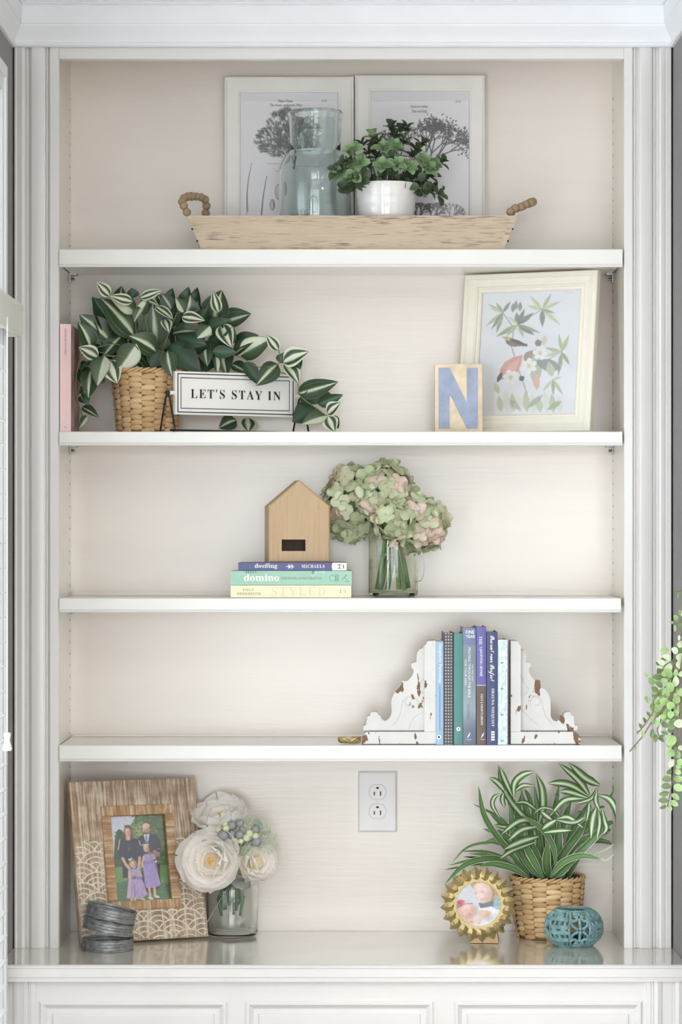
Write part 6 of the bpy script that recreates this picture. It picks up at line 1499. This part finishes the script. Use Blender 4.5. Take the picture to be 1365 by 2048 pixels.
bk_ = MB().lathe([(.0005, .008), (Rg * .9, .008), (Rg * .95, .003), (Rg * .9, .001), (.0005, .001)], 40); bk_.xf(Matrix.Translation((0, 0, zc2)) @ T @ Matrix.Rotation(-PI / 2, 4, 'X')); bk_.build('back_disc', MT['goldring'], sf, True)
ft = MB(); ft.add([(-.018, .006, 0), (.044, .006, 0), (.044, .060, 0), (-.018, .060, 0), (-.012, .012, .05), (.036, .012, .05), (.036, .030, .05), (-.012, .030, .05)], [(0, 1, 2, 3), (4, 5, 6, 7), (0, 1, 5, 4), (1, 2, 6, 5), (2, 3, 7, 6), (3, 0, 4, 7)])
ft.build('stand_foot', plain('bronze_foot', (140, 114, 78), .4, .1, metal=.6), sf, False)
# ------------------------------------------------------------------ spider plant in a basket, teal holder, trailing vine
Ys = .188; ss = S(Ys)
spd = thing('spider_plant', 'striped spider plant in a tapered woven basket at the right of the counter', 'plant', (P(1096, 0, Ys).x, Ys, ZT + .0005))
hS = P(0, 1752, Ys).z - spd.location.z
MT['strand2'] = MT['strand']
basket(spd, 72.5 * ss, 57 * ss, hS, 16, 11, .003)
MB().lathe([(66 * ss, hS * .55), (68.0 * ss, hS - .003), (69.5 * ss, hS - .003), (69.5 * ss, hS - .001), (66.5 * ss, hS - .001), (64.5 * ss, hS * .55)], 40).build('liner', MT['liner'], spd, True)
MB().lathe([(.0005, hS - .018), (66 * ss, hS - .022)], 24).build('moss', MT['soil'], spd, True)
G1, G2, G3, WH = (76, 104, 62), (102, 134, 84), (58, 84, 52), (222, 230, 212)
MT['blade_g'] = leafmat('green_blade_white_margin', [(0, WH), (.05, (206, 220, 194)), (.09, G1), (.3, G2), (.5, (104, 146, 88)), (.7, G2), (.91, G1), (.95, (206, 220, 194)), (1, WH)], .4, .74, 1.12)
MT['blade_v'] = leafmat('cream_centred_blade', [(0, G3), (.10, G1), (.26, G2), (.36, (176, 204, 146)), (.44, WH), (.58, WH), (.66, (176, 204, 146)), (.76, G2), (.90, G1), (1, G3)], .4, .86, 1.12)
MT['blade_p'] = leafmat('pale_dry_blade', [(0, (214, 216, 196)), (1, (200, 206, 180))], .5)
def blade(pts, wpx, kind, Y0, Y1, face=None, taper=.25):
    """arching blade through picture points, depth running from Y0 to Y1"""
    n = len(pts); cur = catmull([P(px, py, lerp(Y0, Y1, i / (n - 1))) for i, (px, py) in enumerate(pts)], 14)
    f = V(face or (RS.uniform(-.5, .5), -1, RS.uniform(-.2, .6))); W = wpx * ss
    mb = MB(); vs = []; uv = []; fs = []; m = len(cur)
    for i, p in enumerate(cur):
        t = i / (m - 1); d = (cur[min(i + 1, m - 1)] - cur[max(i - 1, 0)]).normalized(); nn = f - d * f.dot(d); nn = nn.normalized() if nn.length > 1e-4 else d.orthogonal(); y = nn.cross(d)
        w = W * (min(1, taper + t * 2.6) if t < .5 else 1) * (1 - max(0, (t - .55) / .45) ** 2.2) + .0004
        for j in (-2, -1, 0, 1, 2):
            v = j / 2; q_ = p + y * v * w * .5 + nn * (abs(v) * w * .18); q_.x = min(q_.x, .603); q_.y = min(q_.y, .274); vs.append(q_); uv.append((t, v * .5 + .5))
    for i in range(m - 1):
        for j in range(4): a = i * 5 + j; fs.append((a, a + 1, a + 6, a + 5))
    mb.add(vs, fs, uv); return mb.build('leaf', MT['blade_' + kind], spd, True, True, 3)
RS = random.Random(6)
A = lambda q: [(880 + x / 7.184, 1520 + y / 7.184) for x, y in q]
B = lambda q: [(1040 + x / 6.5, 1510 + y / 6.5) for x, y in q]
ROOT = .185
for q, w, k, y0, y1 in [
    ([(1290, 1660), (900, 1200), (640, 800), (560, 370)], 100, 'g', ROOT, .12), ([(1250, 1620), (900, 1440), (620, 1420), (330, 1530), (70, 1790)], 90, 'g', .165, .045),
    ([(1290, 1690), (1050, 1560), (780, 1500), (560, 1530)], 95, 'g', .155, .07), ([(1200, 1580), (900, 1400), (650, 1320), (300, 1310)], 50, 'g', ROOT, .10), ([(1200, 1570), (800, 1390), (420, 1345)], 55, 'g', ROOT, .10),
    ([(1150, 1480), (890, 1225), (650, 1190), (380, 1270), (180, 1480)], 40, 'g', ROOT, .09), ([(1150, 1540), (800, 1420), (500, 1400), (350, 1390)], 36, 'g', ROOT, .11), ([(1000, 1500), (700, 1420), (450, 1440), (130, 1515)], 45, 'g', .175, .06),
    ([(900, 1500), (550, 1500), (230, 1550), (70, 1580)], 26, 'g', .18, .08), ([(1250, 1300), (960, 910), (800, 790), (670, 720), (480, 630)], 42, 'g', ROOT, .14),
    ([(1365, 1560), (1365, 1000), (1180, 790), (1000, 560), (880, 300), (845, 60)], 105, 'v', ROOT, .10), ([(940, 450), (840, 330), (715, 245)], 90, 'v', .105, .075), ([(1040, 500), (930, 250), (868, 90)], 85, 'v', .11, .07), ([(920, 470), (900, 580), (940, 690)], 80, 'v', .10, .07),
    ([(870, 830), (770, 660), (790, 540), (880, 480)], 72, 'v', .13, .10), ([(1070, 540), (1080, 330), (1200, 210), (1370, 165)], 105, 'v', .115, .07), ([(1080, 450), (1200, 370), (1370, 378)], 72, 'v', .11, .075),
    ([(1390, 880), (1150, 880), (890, 1070)], 105, 'v', .12, .06), ([(1400, 960), (1180, 1010), (990, 1160)], 105, 'v', .115, .055), ([(1420, 1100), (1150, 1180), (920, 1290)], 120, 'v', .115, .05), ([(1380, 1180), (1050, 1300), (870, 1420)], 85, 'v', .115, .05),
    ([(1100, 980), (900, 960), (790, 935)], 72, 'v', .13, .10), ([(1300, 1620), (1100, 1200), (1050, 900), (1010, 640)], 110, 'g', .20, .20), ([(1330, 1640), (1200, 1300), (1150, 1000), (1130, 760), (1200, 420)], 125, 'g', .20, .19),
    ([(1400, 720), (1240, 610), (1085, 615)], 62, 'v', .13, .09), ([(1330, 1640), (1260, 1400), (1160, 1150)], 100, 'g', .19, .15), ([(1280, 1650), (1150, 1350), (1000, 1150)], 90, 'g', .19, .17)]:
    blade(A(q), w / 7.184, k, y0, y1)
for q, w, k, y0, y1 in [
    ([(330, 1590), (250, 1350), (150, 1100)], 80, 'g', ROOT, .15), ([(390, 1590), (350, 1400), (370, 1120)], 110, 'g', ROOT, .14), ([(480, 1500), (450, 1220), (330, 1000), (180, 880), (20, 780)], 70, 'g', .165, .09), ([(500, 1560), (500, 1200), (510, 860)], 125, 'g', .20, .19),
    ([(430, 1590), (520, 1350), (760, 1020), (860, 840)], 115, 'g', .19, .16), ([(480, 1590), (700, 1200), (900, 1080), (1175, 1010)], 105, 'g', .20, .20), ([(540, 1590), (700, 1350), (930, 1120), (1130, 900), (1290, 870)], 100, 'g', .19, .17), ([(400, 1590), (560, 1400), (800, 1310), (1065, 1350)], 85, 'g', .155, .11),
    ([(1040, 1340), (1130, 1370), (1245, 1285)], 24, 'p', .12, .13), ([(860, 1305), (1080, 1250), (1290, 1130)], 26, 'p', .15, .16), ([(250, 900), (300, 700), (290, 450), (215, 235)], 105, 'v', .18, .15),
    ([(900, 560), (650, 480), (520, 475)], 85, 'v', .11, .07), ([(890, 530), (640, 390), (355, 365)], 110, 'v', .11, .06), ([(915, 530), (760, 330), (505, 105)], 105, 'v', .115, .07), ([(1045, 395), (850, 300), (635, 98)], 115, 'v', .12, .08),
    ([(390, 800), (560, 610), (700, 570), (900, 565)], 85, 'v', .13, .105), ([(1020, 420), (930, 570), (705, 640)], 58, 'v', .115, .08), ([(1025, 520), (1180, 580), (1285, 780), (1258, 945)], 95, 'v', .115, .11), ([(1005, 470), (990, 600), (1045, 725)], 70, 'v', .105, .08),
    ([(1000, 680), (950, 850), (930, 1090)], 100, 'v', .10, .08), ([(1020, 680), (1045, 880), (1010, 1095)], 75, 'v', .11, .095), ([(1070, 680), (1110, 860), (1135, 960), (1080, 1045)], 75, 'v', .12, .11), ([(910, 600), (900, 720), (873, 865)], 58, 'v', .10, .085),
    ([(440, 840), (700, 885), (870, 800)], 62, 'v', .11, .09), ([(500, 825), (650, 815), (835, 950)], 70, 'v', .12, .10), ([(320, 1010), (500, 990), (680, 980)], 68, 'v', .11, .09), ([(285, 735), (350, 790), (425, 845)], 75, 'v', .11, .08), ([(300, 965), (380, 900), (485, 840)], 95, 'v', .11, .08),
    ([(540, 700), (500, 600), (458, 490)], 34, 'g', .19, .2), ([(1150, 600), (1220, 470), (1212, 385)], 32, 'g', .14, .14), ([(215, 1000), (190, 800), (205, 640)], 90, 'g', .17, .15), ([(530, 1100), (600, 800), (660, 640)], 95, 'g', .21, .21), ([(650, 1300), (790, 1050), (860, 950)], 75, 'g', .21, .21),
    ([(190, 760), (130, 560), (70, 440)], 60, 'g', .2, .19), ([(280, 1600), (150, 1480), (0, 1260), (-60, 1150)], 95, 'g', .18, .15), ([(310, 1600), (150, 1300), (50, 1130)], 95, 'g', .175, .14), ([(450, 1600), (590, 1480), (690, 1380)], 85, 'g', .165, .14), ([(360, 1600), (300, 1350), (250, 1050), (260, 880)], 100, 'g', .20, .19), ([(420, 1600), (440, 1350), (420, 1050)], 95, 'g', .21, .2), ([(560, 850), (440, 720), (300, 690), (190, 760)], 50, 'v', .14, .1), ([(1010, 690), (1080, 670), (1110, 665)], 36, 'g', .12, .11), ([(850, 760), (790, 740), (770, 750)], 40, 'g', .13, .12)]:
    blade(B(q), w / 6.5, k, y0, y1)

for i in range(12):
    a = -1.35 + 2.7 * i / 11; h_ = 150 + 40 * math.cos(a * 1.3); x0 = 1094 + 46 * math.sin(a)
    blade([(x0, 1756), (x0 + 40 * math.sin(a), 1756 - h_ * .5), (x0 + 95 * math.sin(a) + RS.uniform(-10, 10), 1756 - h_ * math.cos(a * .8))], RS.uniform(12, 17), 'g', .205, .215)
# ---- teal filigree holder
MT['teal_iron'] = plain('verdigris_painted_iron', (122, 156, 158), .55, .18, 45, .3, 140); MT['rust'] = plain('dark_inner_iron', (40, 54, 56), .8, .2)
Yt = .048; s_ = S(Yt)
th = thing('candle_holder', 'round teal openwork metal candle holder in front of the woven basket', 'candle holder', (P(1149, 0, Yt).x, Yt, ZT + .0005))
Rt = 57.0 * s_; Ht = 73 * s_
def rad(z):
    u = (z / Ht) * 2 - 1; return Rt * (1 - .36 * abs(u) ** 2.6 - .07 * u * u)
def sp_(a, z, o=0.0): r = rad(z) + o; return V((r * math.cos(a), r * math.sin(a), z))
m = MB()
for zz, rr in ((.002, .0026), (Ht - .002, .0028)): MB().tube([sp_(2 * PI * i / 40, zz) for i in range(40)], rr, 6, True).build('rim', MT['teal_iron'], th, True)
MB().lathe([(.0005, .0012), (rad(.002), .0008), (rad(.002), .003), (.0005, .0034)], 40).build('base_plate', MT['teal_iron'], th, True)
n = 8; w = 2 * PI / n
def seg(pts, r): m.tube([sp_(a, z) for a, z in pts], r * 1.3, 6)
for i in range(n):
    a0 = -PI / 2 + .14 + i * w
    for up in (1, -1):
        Z_ = lambda u: Ht * (.5 + up * u * .5)      # u: 0 at the waist, 1 at the rim
        if i % 2 == 0:                               # fleur motif with two curls
            seg([(a0, Z_(.04)), (a0, Z_(.62))], .0024)
            for sd in (-1, 1):
                seg([(a0 + sd * w * (.10 + .34 * math.sin(t * 2.2) * (1 - .25 * t)), Z_(.06 + .50 * t)) for t in [q / 12 for q in range(13)]], .0022)
                seg([(a0 + sd * w * (.28 + .17 * math.cos(q * .62 + 1.2)), Z_(.66 + .17 * math.sin(q * .62 + 1.2))) for q in range(9)], .0024)
                m.sphere(sp_(a0 + sd * w * .20, Z_(.70)), .0036, 8, 6)
                seg([(a0 + sd * w * .5, Z_(.0)), (a0 + sd * w * .46, Z_(.4)), (a0 + sd * w * .5, Z_(.96))], .0024)
            m.sphere(sp_(a0, Z_(.10)), .0042, 8, 6); m.sphere(sp_(a0, Z_(.80)), .0034, 8, 6)
            seg([(a0 - w * .36, Z_(.90)), (a0, Z_(.84)), (a0 + w * .36, Z_(.90))], .0022)
        else:                                        # pierced lattice panel
            for sd in (-.30, 0, .30):
                seg([(a0 + sd * w, Z_(.14)), (a0 + sd * w, Z_(.95))], .0031)
            for u in (.16, .52, .58, .93): seg([(a0 - w * .48, Z_(u)), (a0, Z_(u + .02)), (a0 + w * .48, Z_(u))], .0030)
            for sd in (-1, 1): seg([(a0 + sd * w * .48, Z_(.14)), (a0 + sd * w * .24, Z_(.03)), (a0, Z_(.13))], .0026)
            seg([(a0 + w * .12 * math.cos(q * .6), Z_(.76 + .07 * math.sin(q * .6))) for q in range(11)], .0020)
m.build('openwork_shell', MT['teal_iron'], th, True)
MB().lathe([(.0005, .006), (.020, .006), (.020, .020), (.0175, .020), (.0175, .009), (.0005, .009)], 24).build('candle_cup', MT['rust'], th, True)

# ---- mantel with a trailing plant at the right edge
mt = thing('mantel_shelf', 'white mantel shelf on the grey chimney breast right of the bookcase', 'mantel', (1.5, -.65, 1.36))
MB().rbox(.775, 2.2, -.80, -.5505, 1.395, 1.430, .004, 2).build('mantel_board', MT['crown'], mt, True, True)
MB().sweep_x([(-.5505, 1.394), (-.77, 1.394), (-.75, 1.375), (-.70, 1.36), (-.66, 1.33), (-.64, 1.30), (-.5505, 1.30)], .74, 2.15).build('mantel_moulding', MT['crown'], mt, True, True, .4) if False else None
mm = MB(); pr = [(-.5505, 1.3945), (-.77, 1.3945), (-.75, 1.375), (-.70, 1.36), (-.66, 1.33), (-.64, 1.30), (-.5505, 1.30)]
mm.sweep_x(pr, .80, 2.15); mm.build('mantel_moulding', MT['crown'], mt, True, True, .4)
vp = thing('trailing_vine', 'trailing round-leaved green vine hanging down in front of the right pilaster', 'plant', (.860, -.66, 1.4305))
MB().lathe([(.0005, .001), (.045, 0), (.050, .004), (.060, .085), (.063, .088), (.063, .094), (.058, .095), (.054, .070), (.0005, .068)], 36).build('pot', MT['ceramic'], vp, True)
MB().lathe([(.0005, .075), (.055, .078)], 20).build('moss', MT['soil'], vp, True)
VG = [(0, (116, 148, 88)), (.12, (182, 204, 152)), (.2, (146, 180, 114)), (.5, (154, 188, 122)), (.8, (146, 180, 114)), (.88, (182, 204, 152)), (1, (116, 148, 88))]
MT['vine'] = leafmat('fresh_round_vine_leaf', VG, .45, .82, 1.12); MT['vinep'] = leafmat('pale_round_vine_leaf', [(p, tuple(min(255, int(c * .55 + 110)) for c in k)) for p, k in VG], .5, .95, 1.08); MT['vined'] = leafmat('deep_round_vine_leaf', [(p, tuple(int(c * .74) for c in k)) for p, k in VG], .45, .85, 1.1)
MT['vinestem'] = plain('brown_vine_stems', (112, 98, 78), .6, .1)
rv = lambda t: max(.04, math.sin(PI * min(.98, .03 + t * .94)) ** .6)
VM = {k: leafmesh('leaf', MT[k], rv, 6, .2, .18) for k in ('vine', 'vinep', 'vined')}
Yv = -.62; sv = S(Yv); RV = random.Random(12)
q1 = lambda x, y: (1260 + x / 8.533, 1160 + y / 8.533); q2 = lambda x, y: (1260 + x / 7.876, 1380 + y / 7.876)
def vleaf(a, b, wpx, k, dy=0):
    y = Yv + dy + RV.uniform(-.018, .018); A_ = P(a[0], a[1], y + .004); B_ = P(b[0], b[1], y - .003); B_ = A_ + (B_ - A_) * 1.16
    put('leaf', VM[k], vp, fmat(A_, B_, wpx * sv, V((RV.uniform(-.4, .4), -1, RV.uniform(-.2, .5))), (B_ - A_).length))
L1 = [(830, 690, 770, 620, 80, 'vine'), (760, 735, 705, 715, 45, 'vine'), (770, 760, 775, 865, 45, 'vine'), (830, 200, 825, 295, 42, 'vined'), (900, 600, 860, 530, 70, 'vine'), (880, 800, 860, 740, 60, 'vine'), (850, 940, 845, 1020, 42, 'vinep'), (910, 1090, 830, 1100, 105, 'vinep'), (830, 1240, 740, 1180, 100, 'vinep'), (715, 1350, 585, 1305, 85, 'vinep'), (620, 1430, 500, 1385, 80, 'vinep'), (580, 1495, 490, 1475, 52, 'vinep'), (920, 1330, 820, 1300, 125, 'vinep'), (920, 1450, 815, 1440, 130, 'vinep'), (720, 1440, 640, 1535, 95, 'vinep'), (740, 1650, 615, 1545, 115, 'vine'), (640, 1740, 525, 1655, 92, 'vine'), (570, 1830, 465, 1755, 82, 'vined'), (490, 1890, 395, 1838, 70, 'vined'), (780, 1825, 790, 1668, 108, 'vinep'), (740, 1905, 660, 1775, 128, 'vine'), (640, 2015, 615, 1870, 118, 'vine'), (830, 1860, 920, 1960, 118, 'vine'), (720, 2060, 820, 1960, 110, 'vine'), (470, 2000, 395, 1968, 55, 'vined'), (540, 2040, 570, 1940, 88, 'vine'), (790, 1650, 800, 1540, 70, 'vine'), (760, 1480, 770, 1360, 90, 'vine'), (860, 1650, 920, 1560, 100, 'vinep')]
L2 = [(665, 1390, 540, 1410, 90, 'vined'), (655, 1510, 530, 1520, 88, 'vined'), (630, 1620, 495, 1640, 76, 'vined'), (610, 1735, 482, 1745, 84, 'vined'), (585, 1830, 496, 1856, 50, 'vined'), (668, 1635, 765, 1715, 82, 'vine'), (652, 1748, 750, 1812, 80, 'vine'), (622, 1818, 652, 1896, 60, 'vine'), (675, 1268, 600, 1302, 70, 'vined'), (700, 1508, 830, 1562, 105, 'vine'), (700, 1390, 830, 1412, 95, 'vine'), (700, 1090, 645, 1200, 85, 'vinep'), (700, 480, 645, 605, 118, 'vined'), (860, 520, 725, 535, 115, 'vinep'), (700, 715, 635, 855, 138, 'vine'), (725, 980, 605, 1002, 115, 'vine'), (690, 960, 780, 1050, 108, 'vine'), (372, 615, 348, 735, 62, 'vined'), (415, 695, 415, 805, 66, 'vined'), (508, 508, 595, 572, 76, 'vined'), (503, 655, 596, 692, 58, 'vined'), (463, 743, 532, 808, 54, 'vined'), (480, 740, 545, 715, 45, 'vined'), (327, 412, 283, 355, 46, 'vined'), (257, 512, 228, 445, 40, 'vined'), (202, 602, 158, 540, 46, 'vined'), (208, 636, 228, 735, 50, 'vine'), (130, 640, 130, 690, 22, 'vined'), (388, 322, 342, 265, 50, 'vined'), (100, 870, 92, 940, 30, 'vine'), (500, 330, 420, 250, 110, 'vine'), (480, 230, 410, 170, 105, 'vine'), (590, 220, 510, 150, 110, 'vine'), (540, 380, 610, 290, 110, 'vine'), (690, 290, 620, 210, 118, 'vine'), (700, 210, 770, 120, 108, 'vine'), (560, 100, 610, 10, 125, 'vine'), (480, 400, 400, 350, 105, 'vine'), (410, 520, 350, 450, 95, 'vine'), (450, 480, 440, 560, 66, 'vine'), (690, 620, 620, 650, 85, 'vined'), (700, 830, 770, 880, 98, 'vined'), (760, 1100, 840, 1160, 88, 'vine'), (720, 1260, 800, 1310, 76, 'vine'), (660, 330, 650, 430, 90, 'vine'), (560, 380, 520, 450, 80, 'vine'), (840, 900, 780, 920, 70, 'vinep'), (700, 400, 760, 330, 80, 'vine'), (640, 820, 640, 920, 84, 'vine'), (830, 330, 760, 370, 90, 'vined'), (740, 1180, 800, 1220, 70, 'vine'), (450, 30, 370, 0, 70, 'vine'), (450, 110, 380, 90, 62, 'vine')]
for a, b, c, d, w_, k in L1: vleaf(q1(a, b), q1(c, d), w_ / 8.533 * 1.22, k, -.012 if k == 'vinep' else 0)
for a, b, c, d, w_, k in L2: vleaf(q2(a, b), q2(c, d), w_ / 7.876 * 1.22, k)
for i in range(46):
    t = RV.random(); px = lerp(1366, 1306, t) + RV.uniform(-16, 14); py = lerp(1285, 1440, RV.random()) + (6 if t > .6 else 0)
    if px < 1322 and py < 1345: continue
    a = RV.uniform(0, 6.28); L_ = RV.uniform(11, 15); vleaf((px, py), (px + L_ * math.cos(a), py + L_ * math.sin(a)), L_ * .95, RV.choice(('vine', 'vine', 'vined', 'vinep') if py < 1370 else ('vine', 'vined', 'vine')), .012)
# leaves beyond the frame, over the mantel edge
for i in range(34):
    t = i / 33; px, py = 1378 + 40 * t + RV.uniform(-12, 20), 1150 + 330 * (1 - t) * RV.random() + RV.uniform(-40, 30)
    a = RV.uniform(0, 6.28); vleaf((px, py), (px + 13 * math.cos(a), py + 13 * math.sin(a)), 13, RV.choice(('vine', 'vinep', 'vined')), -.05)
st = MB(); top = V((.84, -.665, 1.512))
over = lambda dx=0: [top, V((.765 + dx, -.68, 1.545)), V((.69 + dx, -.665, 1.50))]
for path in ([q1(900, 900), q1(800, 1300), q1(700, 1680), q1(560, 1900), q1(420, 2050), q2(380, 330), q2(200, 600), q2(130, 670)], [q1(880, 1500), q1(760, 1850), q2(600, 180), q2(450, 380), q2(330, 540), q2(210, 730), q2(90, 870), q2(5, 970)], [q1(860, 1600), q2(640, 180), q2(520, 330), q2(490, 500), q2(440, 640), q2(510, 790)],
             [q1(900, 1450), q1(850, 1800), q2(745, 250), q2(735, 520), q2(770, 760), q2(830, 900)], [q1(930, 1600), q2(790, 700), q2(735, 1000), q2(710, 1250), q2(650, 1600), q2(600, 1840)]):
    w_ = over(RV.uniform(-.01, .02)) + [P(px, py, Yv) for px, py in path]; st.tube(catmull(w_, 40), [.0022] * 20 + [.0014] * 21, 5)
for path in ([(1400, 1150), (1370, 1178), q1(830, 190), q1(770, 200)], [(1400, 1200), q1(880, 700), q1(800, 740), q1(715, 725)], [(1385, 1300), q1(700, 1400), q1(580, 1500), q1(500, 1700)]):
    w_ = [top, V((.77, -.68, 1.54))] + [P(px, py, Yv) for px, py in path]; st.tube(catmull(w_, 24), .0011, 5)
st.build('stems', MT['vinestem'], vp, True, True)
